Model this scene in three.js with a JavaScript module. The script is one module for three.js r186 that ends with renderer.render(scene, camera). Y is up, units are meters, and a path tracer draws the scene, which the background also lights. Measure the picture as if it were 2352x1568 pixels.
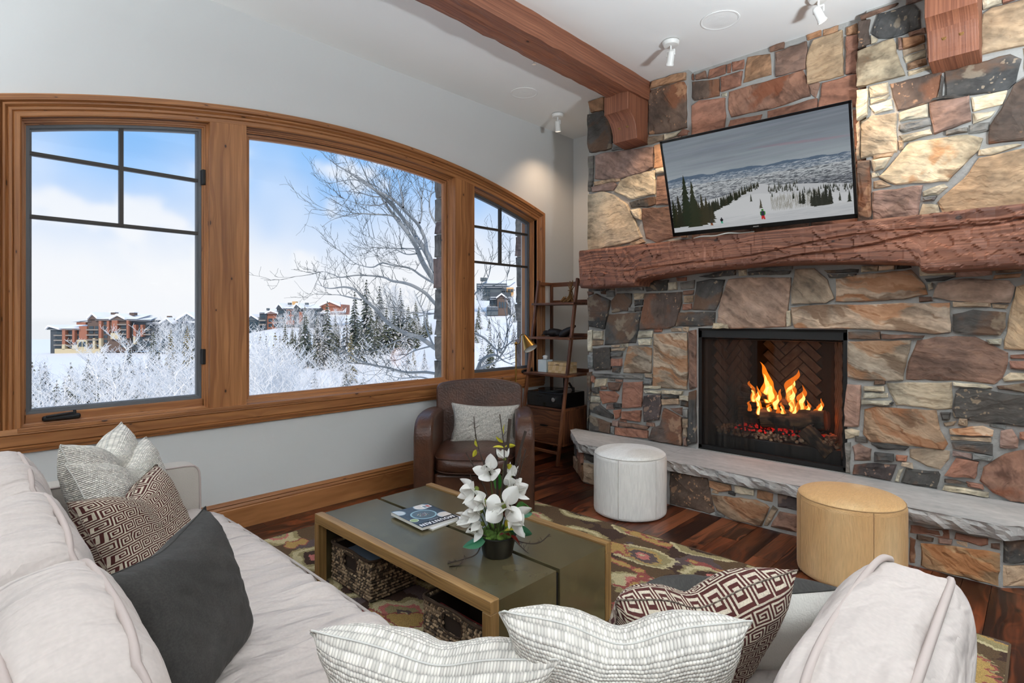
import * as THREE from 'three';
import { RoundedBoxGeometry } from 'three/addons/geometries/RoundedBoxGeometry.js';
import { mergeGeometries, mergeVertices } from 'three/addons/utils/BufferGeometryUtils.js';
import { RectAreaLightUniformsLib } from 'three/addons/lights/RectAreaLightUniformsLib.js';

// ---------------------------------------------------------------- camera, sky, sun, exposure
// The window wall runs along z at x = -3.92, the chimney stands across it at z = -4.33; the floor is y = 0.
const scene = new THREE.Scene();
const renderer = new THREE.WebGLRenderer();
renderer.toneMapping = THREE.LinearToneMapping;
renderer.toneMappingExposure = 1.0;
renderer.shadowMap.enabled = true;
RectAreaLightUniformsLib.init();

const FPX = 1277;                                   // focal length in pixels of the 2352 x 1568 frame
const camera = new THREE.PerspectiveCamera(2 * Math.atan(784 / FPX) * 180 / Math.PI, 2352 / 1568, 0.05, 2000);
camera.setViewOffset(2352, 1568, 0, 49.6, 2352, 1568);   // lens shifted down a little, as uprights stand upright
camera.position.set(0, 1.4, 0);
camera.rotation.y = 43.79 * Math.PI / 180;

// ---------------------------------------------------------------- numbers and noise
let seed = 7;
const rnd = () => { seed = (seed + 0x6d2b79f5) | 0; let t = Math.imul(seed ^ (seed >>> 15), 1 | seed); t = (t + Math.imul(t ^ (t >>> 7), 61 | t)) ^ t; return ((t ^ (t >>> 14)) >>> 0) / 4294967296; };
const rr = (a, b) => a + (b - a) * rnd();
const reseed = (s) => { seed = s; };
const PI = Math.PI, sin = Math.sin, cos = Math.cos, abs = Math.abs, min = Math.min, max = Math.max, floor = Math.floor, sqrt = Math.sqrt;
const clamp = (x, a = 0, b = 1) => x < a ? a : x > b ? b : x;
const mix = (a, b, t) => a + (b - a) * t;
const sstep = (a, b, x) => { const t = clamp((x - a) / (b - a)); return t * t * (3 - 2 * t); };
const mix3 = (a, b, t) => [mix(a[0], b[0], t), mix(a[1], b[1], t), mix(a[2], b[2], t)];
const HASH = new Float32Array(65536); { for (let i = 0; i < 65536; i++) HASH[i] = rnd(); }
const hsh = (x, y, s = 0) => HASH[(Math.imul(x & 0xffff, 73856093) ^ Math.imul(y & 0xffff, 19349663) ^ Math.imul(s + 1, 83492791)) >>> 8 & 65535];
// value noise; px, py are whole periods so that a texture tiles
function vn(x, y, px = 4096, py = 4096, s = 0) {
  const ix = floor(x), iy = floor(y), fx = x - ix, fy = y - iy, u = fx * fx * (3 - 2 * fx), v = fy * fy * (3 - 2 * fy);
  const x0 = ((ix % px) + px) % px, x1 = (x0 + 1) % px, y0 = ((iy % py) + py) % py, y1 = (y0 + 1) % py;
  const a = hsh(x0, y0, s), b = hsh(x1, y0, s), c = hsh(x0, y1, s), d = hsh(x1, y1, s);
  return a + (b - a) * u + (c - a) * v + (a - b - c + d) * u * v;
}
function fbm(x, y, o = 4, px = 4096, py = 4096, s = 0) {
  let a = 0, w = 0.5, t = 0;
  for (let i = 0; i < o; i++) { a += w * vn(x, y, px, py, s + i * 7); t += w; x *= 2; y *= 2; px *= 2; py *= 2; w *= 0.5; }
  return a / t;
}
// ---------------------------------------------------------------- textures
function colorTex(w, h, fn, linearFilter = true) {
  const d = new Uint8Array(w * h * 4);
  for (let y = 0, i = 0; y < h; y++) for (let x = 0; x < w; x++, i += 4) { const c = fn((x + 0.5) / w, (y + 0.5) / h); d[i] = clamp(c[0], 0, 255); d[i + 1] = clamp(c[1], 0, 255); d[i + 2] = clamp(c[2], 0, 255); d[i + 3] = 255; }
  const t = new THREE.DataTexture(d, w, h, THREE.RGBAFormat); t.colorSpace = THREE.SRGBColorSpace; return fin(t);
}
function grayTex(w, h, fn) {
  const d = new Uint8Array(w * h);
  for (let y = 0, i = 0; y < h; y++) for (let x = 0; x < w; x++, i++) d[i] = clamp(fn((x + 0.5) / w, (y + 0.5) / h) * 255, 0, 255);
  return fin(new THREE.DataTexture(d, w, h, THREE.RedFormat));
}
function fin(t) { t.wrapS = t.wrapT = THREE.RepeatWrapping; t.magFilter = THREE.LinearFilter; t.minFilter = THREE.LinearFilter; t.needsUpdate = true; return t; }
function canvasTex(w, h, draw) { const c = document.createElement('canvas'); c.width = w; c.height = h; draw(c.getContext('2d'), w, h); const t = new THREE.CanvasTexture(c); t.colorSpace = THREE.SRGBColorSpace; t.magFilter = THREE.LinearFilter; t.needsUpdate = true; return t; }
const std = (o) => new THREE.MeshStandardMaterial(o);
const phy = (o) => new THREE.MeshPhysicalMaterial(o);
const hex = (h) => new THREE.Color(h);

// ---------------------------------------------------------------- objects
const used = new Map();
function numbered(n) { const k = used.get(n) ?? 0; used.set(n, k + 1); return k ? n + '_' + String(k).padStart(3, '0') : n; }
function mesh(name, geo, mat, parent) { const m = new THREE.Mesh(geo, mat); m.name = parent && parent !== scene ? name : numbered(name); m.castShadow = m.receiveShadow = true; if (parent) parent.add(m); return m; }
function tag(o, label, category, group) { o.userData.label = label; if (category) o.userData.category = category; if (group) o.userData.group = group; return o; }
function thing(name, label, category, pos = [0, 0, 0], turn = 0, group) { const g = new THREE.Group(); g.name = numbered(name); g.position.set(...pos); g.rotation.y = turn; scene.add(g); return tag(g, label, category, group); }
function struct(o, label, category = 'structure') { o.userData.kind = 'structure'; tag(o, label, category); if (!o.parent) scene.add(o); return o; }
function copy(src, pos, turn, label) { const c = src.clone(); c.name = numbered(src.name.replace(/_\d{3}$/, '')); c.userData = { ...src.userData }; if (label) c.userData.label = label; c.position.set(...pos); if (turn !== undefined) c.rotation.y = turn; scene.add(c); return c; }

// ---------------------------------------------------------------- geometry
// uv in metres by the way each face points; the grain of wood runs along axis g (0 x, 1 y, 2 z)
function metreUV(geo, g = 0, su = 1, sv = su, ou = 0, ov = 0) {
  if (geo.index) geo = geo.toNonIndexed();
  const p = geo.attributes.position, n = geo.attributes.normal, uv = new Float32Array(p.count * 2), P = (i, a) => p.array[i * 3 + a];
  for (let i = 0; i < p.count; i += 3) {
    const ax = [0, 1, 2].map((a) => abs(n.array[i * 3 + a] + n.array[i * 3 + 3 + a] + n.array[i * 3 + 6 + a]));
    const k = ax[0] > ax[1] && ax[0] > ax[2] ? 0 : ax[1] > ax[2] ? 1 : 2;
    let a = g, b = 3 - g - k;
    if (k === g) { a = (g + 1) % 3; b = (g + 2) % 3; }
    for (let j = i; j < i + 3; j++) { uv[j * 2] = P(j, a) * su + ou; uv[j * 2 + 1] = P(j, b) * sv + ov; }
  }
  geo.setAttribute('uv', new THREE.BufferAttribute(uv, 2));
  return geo;
}
function box(w, h, d, x = 0, y = 0, z = 0, r = 0, g = 0, s = 1) {
  let b = r ? new RoundedBoxGeometry(w, h, d, 2, min(r, w / 2.01, h / 2.01, d / 2.01)) : new THREE.BoxGeometry(w, h, d);
  b = metreUV(b, g, s, s, rnd() * 5, rnd() * 5); b.translate(x, y, z); return b;
}
function span(x0, x1, y0, y1, z0, z1, r = 0, g = 0, s = 1) { return box(x1 - x0, y1 - y0, z1 - z0, (x0 + x1) / 2, (y0 + y1) / 2, (z0 + z1) / 2, r, g, s); }
function merge(list) { const l = list.map((g) => (g.index ? g.toNonIndexed() : g)); l.forEach((g) => { for (const k of Object.keys(g.attributes)) if (!['position', 'normal', 'uv', 'color'].includes(k)) g.deleteAttribute(k); }); if (l.some((g) => !g.attributes.uv)) l.forEach((g) => g.deleteAttribute('uv')); if (l.some((g) => !g.attributes.color)) l.forEach((g) => g.deleteAttribute('color')); return mergeGeometries(l); }
function cyl(r0, r1, h, x = 0, y = 0, z = 0, n = 20) { const g = new THREE.CylinderGeometry(r1, r0, h, n); g.translate(x, y + h / 2, z); return g; }
function bar(a, b, r0, r1 = r0, n = 8) {
  const A = new THREE.Vector3(...a), B = new THREE.Vector3(...b), L = A.distanceTo(B), g = new THREE.CylinderGeometry(r1, r0, L, n);
  g.translate(0, L / 2, 0); g.applyQuaternion(new THREE.Quaternion().setFromUnitVectors(new THREE.Vector3(0, 1, 0), B.sub(A).normalize())); g.translate(...a); return g;
}
// a square-section bar from a to b, w across and d deep
function plankBar(a, b, w, d, r = 0, s = 1) {
  const A = new THREE.Vector3(...a), B = new THREE.Vector3(...b), L = A.distanceTo(B), g = box(w, L, d, 0, L / 2, 0, r, 1, s);
  g.applyQuaternion(new THREE.Quaternion().setFromUnitVectors(new THREE.Vector3(0, 1, 0), B.sub(A).normalize())); g.translate(...a); return g;
}
function tube(pts, r, n = 40, k = 8, closed = false) { return new THREE.TubeGeometry(new THREE.CatmullRomCurve3(pts.map((p) => new THREE.Vector3(...p)), closed), n, r, k, closed); }
function lathe(pts, n = 40) { return new THREE.LatheGeometry(pts.map((p) => new THREE.Vector2(p[0], p[1])), n); }
// a grid surface: fn(u, v) -> [x, y, z]; uv from fu
function grid(nu, nv, fn, fu) {
  const pos = [], uv = [], idx = [];
  for (let j = 0; j <= nv; j++) for (let i = 0; i <= nu; i++) { const u = i / nu, v = j / nv; pos.push(...fn(u, v)); const t = fu ? fu(u, v) : [u, v]; uv.push(t[0], t[1]); }
  for (let j = 0; j < nv; j++) for (let i = 0; i < nu; i++) { const a = j * (nu + 1) + i, b = a + 1, c = a + nu + 1, d = c + 1; idx.push(a, b, d, a, d, c); }
  const g = new THREE.BufferGeometry(); g.setAttribute('position', new THREE.Float32BufferAttribute(pos, 3)); g.setAttribute('uv', new THREE.Float32BufferAttribute(uv, 2)); g.setIndex(idx); g.computeVertexNormals(); return g;
}
function tint(geo, c) { const n = geo.attributes.position.count, a = new Float32Array(n * 3); for (let i = 0; i < n; i++) { a[i * 3] = c[0]; a[i * 3 + 1] = c[1]; a[i * 3 + 2] = c[2]; } geo.setAttribute('color', new THREE.BufferAttribute(a, 3)); return geo; }
const lin = (h) => hex(h).toArray();
// ---------------------------------------------------------------- sky
{
  const W = 1024, H = 512, d = new Float32Array(W * H * 4);
  for (let y = 0, i = 0; y < H; y++) for (let x = 0; x < W; x++, i += 4) {
    const el = ((y + 0.5) / H - 0.5) * 180, az = x / W * 64;
    const t = sstep(2.5, 17.5, el + (fbm(az, el * 0.12, 3, 64, 64, 3) - 0.5) * 7);
    let c = mix3([0.93, 0.95, 0.985], [0.27, 0.55, 0.98], t);
    c = mix3(c, [0.50, 0.63, 0.86], sstep(20, 60, el));
    const cl = sstep(0.54, 0.76, fbm(az * 1.5 + el * 0.05, el * 0.35, 5, 96, 256, 9)) * (1 - 0.7 * sstep(12, 45, el));
    c = mix3(c, [0.95, 0.965, 0.99], cl * 0.8);
    if (el < 0) c = [0.85, 0.88, 0.92];
    const k = 1.0; d[i] = c[0] * k; d[i + 1] = c[1] * k; d[i + 2] = c[2] * k; d[i + 3] = 1;
  }
  const t = new THREE.DataTexture(d, W, H, THREE.RGBAFormat, THREE.FloatType); t.mapping = THREE.EquirectangularReflectionMapping; t.magFilter = THREE.LinearFilter; t.needsUpdate = true;
  scene.background = t;
}
// a low veiled sun behind the house lights the snow outside
const sun = new THREE.DirectionalLight(0xffeed8, 2.4);
sun.position.set(60, 55, 40); sun.target.position.set(0, 0, 0); sun.shadow.radius = 8; sun.castShadow = true;
sun.shadow.mapSize.set(2048, 2048); Object.assign(sun.shadow.camera, { left: -260, right: 260, top: 160, bottom: -160, near: 1, far: 700 });
scene.add(sun, sun.target);
// ---------------------------------------------------------------- materials
function woodTex(light, dark, knotC, { w = 1024, h = 512, streak = 40, contrast = 1, knots = [], wave = 0.25, s = 0, fine = 0.25 }) {
  return colorTex(w, h, (u, v) => {
    let vv = v, kn = 0, ring = 0;
    for (const [ku, kv, kr] of knots) {
      let du = u - ku, dv = v - kv; du -= Math.round(du); dv -= Math.round(dv);
      const q = (du * 2.4) ** 2 + dv * dv, e = Math.exp(-q / (kr * kr * 9));
      vv += dv * e * 0.9; const r = sqrt(q) / kr; kn = max(kn, sstep(1.15, 0.6, r)); ring = max(ring, sstep(2.6, 1, r) * 0.5);
    }
    const wv = vv + (fbm(u * 4, vv * 4, 3, 4, 4, s) - 0.5) * wave;
    const a = fbm(u * 3, wv * streak, 3, 3, streak, s + 3), b = fbm(u * 8, vv * streak * 4, 2, 8, streak * 4, s + 5), c = fbm(u * 3, vv * 3, 3, 3, 3, s + 8);
    let t = clamp(0.5 + (a - 0.5) * 1.7 * contrast + (b - 0.5) * fine * 2 + (c - 0.5) * 0.9 * contrast);
    const col = mix3(dark, light, t);
    return mix3(mix3(col, dark, ring), knotC, kn * 0.9);
  });
}
const TRIM_KNOTS = [[0.12, 0.3, 0.016], [0.36, 0.72, 0.022], [0.58, 0.2, 0.014], [0.8, 0.55, 0.025], [0.93, 0.85, 0.012], [0.45, 0.45, 0.01], [0.7, 0.9, 0.016], [0.22, 0.88, 0.011]];
const texTrim = woodTex([186, 128, 78], [136, 86, 48], [52, 30, 17], { knots: TRIM_KNOTS, s: 1, streak: 22, contrast: 0.8, wave: 0.16 });
const texBeam = woodTex([164, 110, 86], [100, 62, 48], [46, 28, 22], { knots: [[0.3, 0.4, 0.02], [0.75, 0.65, 0.03]], s: 40, streak: 44, contrast: 1.1, wave: 0.15 });
const texBeamS = woodTex([160, 104, 76], [108, 64, 46], [46, 28, 22], { knots: [[0.3, 0.4, 0.02], [0.75, 0.65, 0.03]], s: 44, streak: 70, contrast: 0.7, wave: 0.03 });
const texWalnut = woodTex([128, 80, 50], [70, 38, 22], [34, 18, 10], { s: 70, streak: 30, wave: 0.3 });
const texFloor = woodTex([126, 70, 42], [44, 20, 11], [20, 9, 6], { s: 100, streak: 12, wave: 0.9, contrast: 1.35, knots: [[0.2, 0.3, 0.02], [0.6, 0.75, 0.03], [0.85, 0.2, 0.025]] });
const texOak = woodTex([170, 132, 82], [110, 80, 44], [60, 40, 22], { s: 130, streak: 60, contrast: 0.8, wave: 0.08 });
const bumpWood = grayTex(512, 512, (u, v) => 0.6 * fbm(u * 4, v * 60, 3, 4, 60, 11) + 0.4 * fbm(u * 16, v * 16, 2, 16, 16, 12));
const M = {};
const rep = (t, a, b = a) => { const c = t.clone(); c.repeat.set(a, b); c.needsUpdate = true; return c; };
M.trim = std({ map: rep(texTrim, 0.62, 2.6), bumpMap: rep(bumpWood, 0.8, 2.6), bumpScale: 0.0006, roughness: 0.42 });
M.beam = std({ map: rep(texBeam, 0.7, 2.2), bumpMap: rep(bumpWood, 1, 2.5), bumpScale: 0.0015, roughness: 0.55 });
M.beamStraight = std({ map: rep(texBeamS, 0.6, 2.4), bumpMap: rep(bumpWood, 1, 2.5), bumpScale: 0.002, roughness: 0.55 });
M.walnut = std({ map: rep(texWalnut, 0.9, 3), roughness: 0.45 });
M.oak = std({ map: rep(texOak, 0.9, 3), roughness: 0.45 });
M.oakEnd = M.oak;
const floorMats = [0xffffff, 0xd8c8bc, 0xffe6d2, 0xb9a79a].map((c) => std({ color: c, map: rep(texFloor, 0.5, 2.2), bumpMap: rep(bumpWood, 0.7, 2), bumpScale: 0.0012, roughness: 0.34 }));
M.gap = std({ color: 0x0c0806, roughness: 0.9 });
// plaster
const bumpPlaster = grayTex(512, 512, (u, v) => fbm(u * 6, v * 6, 5, 6, 6, 21));
M.wall = std({ color: 0xd4d5d4, roughness: 0.85, bumpMap: rep(bumpPlaster, 0.8), bumpScale: 0.004 });
M.ceiling = std({ color: 0xf4f4f2, roughness: 0.9, bumpMap: rep(bumpPlaster, 0.6), bumpScale: 0.004 });
M.white = std({ color: 0xe9e8e4, roughness: 0.4 });
M.black = std({ color: 0x0d0d0e, roughness: 0.5 });
M.blackGloss = std({ color: 0x08080a, roughness: 0.15 });
M.sash = std({ color: 0x5d5f62, roughness: 0.45, metalness: 0.2 });
M.muntin = std({ color: 0x35302b, roughness: 0.5 });
M.glass = phy({ color: 0xffffff, transmission: 1, thickness: 0, roughness: 0, ior: 1.45, specularIntensity: 0.3 });
M.brass = std({ color: 0xb08a4a, metalness: 1, roughness: 0.32 });
M.chrome = std({ color: 0xcfcfcf, metalness: 1, roughness: 0.2 });
M.darkMetal = std({ color: 0x2a2826, metalness: 0.7, roughness: 0.45 });
// stone: grey-scale grain times the colour of each stone; 0 even sandstone, 1 patchy, 2 dark and speckled, 3 streaked
const stoneTex = [0, 1, 2, 3].map((k) => colorTex(768, 768, (u, v) => {
  const a = fbm(u * 5, v * 5, 5, 5, 5, 200 + k * 50), b = fbm(u * 24, v * 24, 3, 24, 24, 210 + k * 50), st = fbm(u * 3 + (a - 0.5) * 0.6, v * 34 + a * 5, 4, 3, 34, 220 + k * 50);
  let g = 0.7 + (a - 0.5) * 1.0 + (b - 0.5) * 0.42 + (st - 0.5) * [0.6, 0.45, 0.2, 0.85][k], w = (fbm(u * 3, v * 3, 3, 3, 3, 230 + k * 50) - 0.5) * 0.5;
  let c = [g * (1 + w * 0.35), g, g * (1 - w * 0.35)];
  if (k === 0) { const ln = sstep(0.03, 0.0, abs(st - 0.5)) * sstep(0.45, 0.6, a); c = mix3(c, [0.42, 0.36, 0.3], ln * 0.5); }
  if (k === 1) { const p = sstep(0.56, 0.68, fbm(u * 4 + 2, v * 5, 5, 4, 5, 300)); c = mix3(c, [0.2, 0.16, 0.14], p * 0.85); const q = sstep(0.6, 0.7, fbm(u * 5, v * 4, 4, 5, 4, 320)); c = mix3(c, [0.62, 0.36, 0.2], q * 0.7); }
  if (k === 2) { const sp = sstep(0.72, 0.8, fbm(u * 42, v * 42, 2, 42, 42, 340)) * sstep(0.4, 0.6, fbm(u * 4, v * 4, 3, 4, 4, 350)); c = mix3(c, [3.0, 2.5, 1.9], sp * 0.75); const q = sstep(0.57, 0.7, fbm(u * 3, v * 4, 5, 3, 4, 360)); c = mix3(c, [1.5, 0.85, 0.5], q * 0.7); const z = sstep(0.66, 0.72, fbm(u * 5, v * 5, 5, 5, 5, 366)); c = mix3(c, [2.6, 2.2, 1.7], z * 0.7); c = c.map((x) => x * 0.38); }
  if (k === 3) { const p = sstep(0.5, 0.62, fbm(u * 2 + v, v * 12 + a * 3, 4, 2, 12, 380)); c = mix3(c, [0.3, 0.23, 0.18], p * 0.8); const q = sstep(0.55, 0.65, fbm(u * 2, v * 9 + a * 2, 4, 2, 9, 390)); c = mix3(c, [0.75, 0.42, 0.22], q * 0.6); }
  return c.map((x) => 255 * Math.pow(clamp(x), 1 / 2.2));
}));
const stoneBump = grayTex(512, 512, (u, v) => { const a = fbm(u * 6, v * 6, 5, 6, 6, 401), st = fbm(u * 4 + a, v * 26 + a * 4, 3, 4, 26, 402); return 0.6 * a + 0.4 * st; });
const stoneMats = stoneTex.map((t) => std({ map: rep(t, 1.3), bumpMap: rep(stoneBump, 1.5), bumpScale: 0.022, roughness: 0.82, vertexColors: true }));
M.mortar = std({ color: 0xa3a19d, roughness: 0.95, bumpMap: rep(bumpPlaster, 6), bumpScale: 0.006 });
const texSlab = colorTex(512, 512, (u, v) => { const a = fbm(u * 3, v * 14, 5, 3, 14, 420), b = fbm(u * 40, v * 40, 2, 40, 40, 421); const g = 176 + (a - 0.5) * 42 + (b - 0.5) * 20; return [g, g * 0.975, g * 0.95]; });
M.slab = std({ map: rep(texSlab, 0.8, 1.2), bumpMap: rep(stoneBump, 1.2), bumpScale: 0.003, roughness: 0.7 });
M.slabRough = std({ map: rep(texSlab, 1.4, 1.6), bumpMap: rep(stoneBump, 3), bumpScale: 0.012, roughness: 0.85, flatShading: true });
// ---------------------------------------------------------------- the room shell
const XA = -3.92, ZP = -4.33, ZN = -4.40, ZB = -5.11, YC = 3.48, XR = 4.2, ZF = 4.6;
// arched window in the wall: s = -z along the wall
const WS0 = 0.327, WS1 = 4.453, WB = 0.825, ARC = { s: 2.37, y: -4.46, r: 7.225 };
const arcY = (s, r = ARC.r) => ARC.y + sqrt(r * r - (s - ARC.s) ** 2);
{
  // walls with thickness; the window wall has an arched opening
  const sh = new THREE.Shape(); sh.moveTo(-ZF, 0); sh.lineTo(-ZB, 0); sh.lineTo(-ZB, YC); sh.lineTo(-ZF, YC); sh.lineTo(-ZF, 0);
  const ho = new THREE.Path(); const o = 0.03; ho.moveTo(WS0 - o, WB - 0.02); ho.lineTo(WS0 - o, arcY(WS0 - o, ARC.r + o));
  for (let i = 1; i <= 40; i++) { const s = mix(WS0 - o, WS1 + o, i / 40); ho.lineTo(s, arcY(s, ARC.r + o)); }
  ho.lineTo(WS1 + o, WB - 0.02); ho.lineTo(WS0 - o, WB - 0.02); sh.holes.push(ho);
  let g = new THREE.ExtrudeGeometry(sh, { depth: 0.24, bevelEnabled: false }); g.rotateY(PI / 2); g.translate(XA - 0.24, 0, 0);
  g = metreUV(g, 2); struct(mesh('wall_left', g, M.wall, scene), 'white plaster wall around the arched window', 'wall');
  struct(mesh('wall_back', span(XA - 0.24, XR + 0.2, 0, YC, ZB - 0.2, ZB), M.wall, scene), 'white plaster wall behind the stone chimney', 'wall');
  struct(mesh('wall_right', span(XR, XR + 0.2, 0, YC, ZB, ZF), M.wall, scene), 'white plaster wall on the right outside the view', 'wall');
  struct(mesh('wall_front', span(XA, XR, 0, YC, ZF, ZF + 0.2), M.wall, scene), 'white plaster wall behind the viewer', 'wall');
  struct(mesh('ceiling', span(XA - 0.24, XR + 0.2, YC, YC + 0.25, ZB - 0.2, ZF + 0.2), M.ceiling, scene), 'flat white plaster ceiling', 'ceiling');
  // floor of walnut planks, laid towards the chimney
  const fl = struct(mesh('floor', span(XA - 0.24, XR + 0.2, -0.2, -0.012, ZB - 0.2, ZF + 0.2), M.gap, scene), 'dark walnut plank floor', 'floor');
  reseed(11); let x = XA, row = 0;
  const lens = [1.55, 1.1, 1.9];
  const geoCache = new Map();
  while (x < XR) {
    const w = [0.118, 0.15, 0.132][row % 3], x1 = min(x + w, XR); let z = ZB + rr(-1.4, 0) ;
    while (z < ZF) {
      const L = x > 1.0 || z > 0.2 ? 3.2 : rr(0.9, 1.9), z0 = max(z, ZB), z1 = min(z + L, ZF); z += L;
      if (z1 - z0 < 0.05) continue;
      const g2 = span(x + 0.0012, x1 - 0.0012, -0.012, 0, z0 + 0.001, z1 - 0.001, 0, 2); mesh('plank', g2, floorMats[floor(rnd() * 4)], fl);
    }
    x = x1; row++;
  }
}
// sweep of a moulding round the window: prof = [[offset outwards from the opening, x], ...]
function mouldRound(s0, s1, yb, r, prof, closed) {
  const N = 36, pos = [], uv = [], idx = [];
  prof.forEach(([d, x], j) => {
    const a = s0 - d, b = s1 + d, R = r + d, pts = [];
    const low = closed ? yb - d : yb;
    if (closed) { pts.push([b, low], [a, low]); } else pts.push([a, low]);
    for (let i = 0; i <= N; i++) { const s = mix(a, b, i / N); pts.push([s, arcY(s, R)]); }
    pts.push([b, low]);
    let L = 0;
    pts.forEach(([s, y], i) => { if (i) L += Math.hypot(s - pts[i - 1][0], y - pts[i - 1][1]); pos.push(x, y, -s); uv.push(L, j * 0.021 + d); });
    prof.n = pts.length;
  });
  const n = prof.n;
  for (let j = 0; j < prof.length - 1; j++) for (let i = 0; i < n - 1; i++) { const a = j * n + i, b = a + 1, c = a + n, d = c + 1; idx.push(a, d, b, a, c, d); }
  let g = new THREE.BufferGeometry(); g.setAttribute('position', new THREE.Float32BufferAttribute(pos, 3)); g.setAttribute('uv', new THREE.Float32BufferAttribute(uv, 2)); g.setIndex(idx);
  g = g.toNonIndexed(); g.computeVertexNormals(); return g;
}
const CAS = (h, k = 1) => [[0, XA - 0.02], [0, h - 0.016], [0.006, h - 0.010], [0.028, h - 0.008], [0.032, h - 0.014], [0.038, h - 0.006], [0.05, h - 0.004], [0.056, h - 0.012], [0.066, h], [0.074, h + 0.002], [0.08, h - 0.006], [0.086, h + 0.006], [0.112, h + 0.008], [0.118, h + 0.004], [0.118, XA - 0.01]];
{
  const face = XA + 0.03;
  const win = new THREE.Group(); win.name = 'window_1'; struct(win, 'wide arched window of three lights in a knotty alder frame', 'window');
  mesh('casing', mouldRound(WS0, WS1, WB - 0.002, ARC.r, CAS(face)), M.trim, win);
  // apron under the sill: a straight run of the same moulding
  const prof = [[0.0, XA - 0.01], [0.0, face + 0.004], [0.028, face + 0.008], [0.034, face - 0.004], [0.04, face + 0.002], [0.088, face + 0.0], [0.094, face - 0.008], [0.102, face + 0.002], [0.112, face - 0.002], [0.12, face - 0.01], [0.132, face - 0.012], [0.138, XA - 0.01]];
  const sa = 0.12, sb = 4.571;
  const g = grid(2, prof.length - 1, (u, v) => { const k = Math.round(v * (prof.length - 1)), [d, x] = prof[k]; return [x, WB + 0.002 - d, -mix(sb, sa, u)]; }, (u, v) => [mix(0, sb - sa, u) + 0.4, v * 0.22]).toNonIndexed(); g.computeVertexNormals();
  mesh('apron', g, M.trim, win);
  mesh('sill_board', span(XA - 0.17, face + 0.012, WB - 0.02, WB + 0.004, -sb + 0.09, -sa - 0.19, 0.004, 2), M.trim, win);
  mesh('head_jamb', mouldRound(WS0, WS1, WB, ARC.r, [[0.0, face - 0.012], [0.0, XA - 0.2], [0.03, XA - 0.2]]), M.trim, win);
  // two wide posts
  for (const [a, b] of [[1.244, 1.472], [3.316, 3.553]]) {
    const m = []; const top = (s) => arcY(s) + 0.004;
    const sh = new THREE.Shape(); sh.moveTo(a, WB); sh.lineTo(b, WB); sh.lineTo(b, top(b)); sh.lineTo((a + b) / 2, top((a + b) / 2)); sh.lineTo(a, top(a)); sh.lineTo(a, WB);
    let p = new THREE.ExtrudeGeometry(sh, { depth: 0.19, bevelEnabled: false }); p.rotateY(PI / 2); p.translate(face - 0.198, 0, 0); m.push(metreUV(p, 1, 1, 1, a * 2, 0.3));
    mesh('post', m[0], M.trim, win);
  }
  // three lights: frame, sash, panes
  const lights = [[WS0, 1.244, 'casement'], [1.472, 3.316, 'picture'], [3.553, WS1, 'casement']];
  for (const [a, b, kind] of lights) {
    const r = ARC.r, fr = mouldRound(a, b, WB, r, [[0, XA - 0.02], [-0.006, XA - 0.022], [-0.008, XA - 0.04], [-0.016, XA - 0.042], [-0.018, XA - 0.056], [-0.024, XA - 0.058], [-0.026, XA - 0.1]], true);
    mesh('stop_moulding', fr, M.trim, win);
    const yb = WB + (kind === 'picture' ? 0.02 : 0.028), sm = kind === 'picture' ? M.trim : M.sash;
    if (kind === 'casement') mesh('bottom_rail', span(XA - 0.095, XA - 0.045, WB + 0.012, WB + 0.062, -b + 0.02, -a - 0.02, 0.004, 2), M.trim, win);
    const e = kind === 'picture' ? 0.03 : 0.024, bot = kind === 'picture' ? 0.0 : 0.034;
    const sash = new THREE.Group(); sash.name = kind === 'picture' ? 'fixed_sash' : 'casement_sash'; win.add(sash);
    mesh('sash_frame', mouldRound(a + e, b - e, yb + bot, r - e, [[0, XA - 0.1], [0, XA - 0.066], [-0.016, XA - 0.068], [-0.018, XA - 0.078], [-0.026, XA - 0.08], [-0.026, XA - 0.11]], true), kind === 'picture' ? M.trim : M.sash, sash);
    const ga = a + e + 0.02, gb = b - e - 0.02, gy = yb + bot + 0.02, gs = new THREE.Shape(); gs.moveTo(ga, gy); gs.lineTo(gb, gy);
    for (let i = 0; i <= 16; i++) { const s = mix(gb, ga, i / 16); gs.lineTo(s, arcY(s, r - e - 0.02)); }
    const pg = new THREE.ShapeGeometry(gs); pg.rotateY(PI / 2); pg.translate(XA - 0.09, 0, 0);
    const pane = mesh('glass_pane', pg, M.glass, sash); pane.userData.label = 'clear window glass';
    if (a < 1) mesh('maker_label', span(XA - 0.068, XA - 0.066, yb + bot - 0.014, yb + bot - 0.006, -0.86, -0.74), M.black, sash);
    if (kind === 'casement') {
      const mid = (ga + gb) / 2, w = 0.011;
      mesh('muntin', span(XA - 0.108, XA - 0.072, 1.955, arcY(mid, r - e), -mid - w, -mid + w, 0.003), M.muntin, sash);
      for (const y of [2.31, 1.965]) mesh('muntin', span(XA - 0.106, XA - 0.074, y - w, y + w, -gb - 0.01, -ga + 0.01, 0.003), M.muntin, sash);
      const hs = a < 1 ? b - 0.016 : a + 0.016;
      for (const y of [2.33, 1.16]) mesh('hinge', span(XA - 0.07, XA - 0.035, y - 0.05, y + 0.05, -hs - 0.012, -hs + 0.012, 0.004), M.black, win);
      // folding crank on the bottom rail
      const ks = a < 1 ? 0.50 : 4.36, k = new THREE.Group(); k.name = 'crank_handle'; k.userData.label = 'dark folding window crank'; win.add(k);
      mesh('crank_cover', span(XA - 0.05, XA - 0.022, WB + 0.018, WB + 0.048, -ks - 0.085, -ks + 0.085, 0.012), M.black, k);
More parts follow.
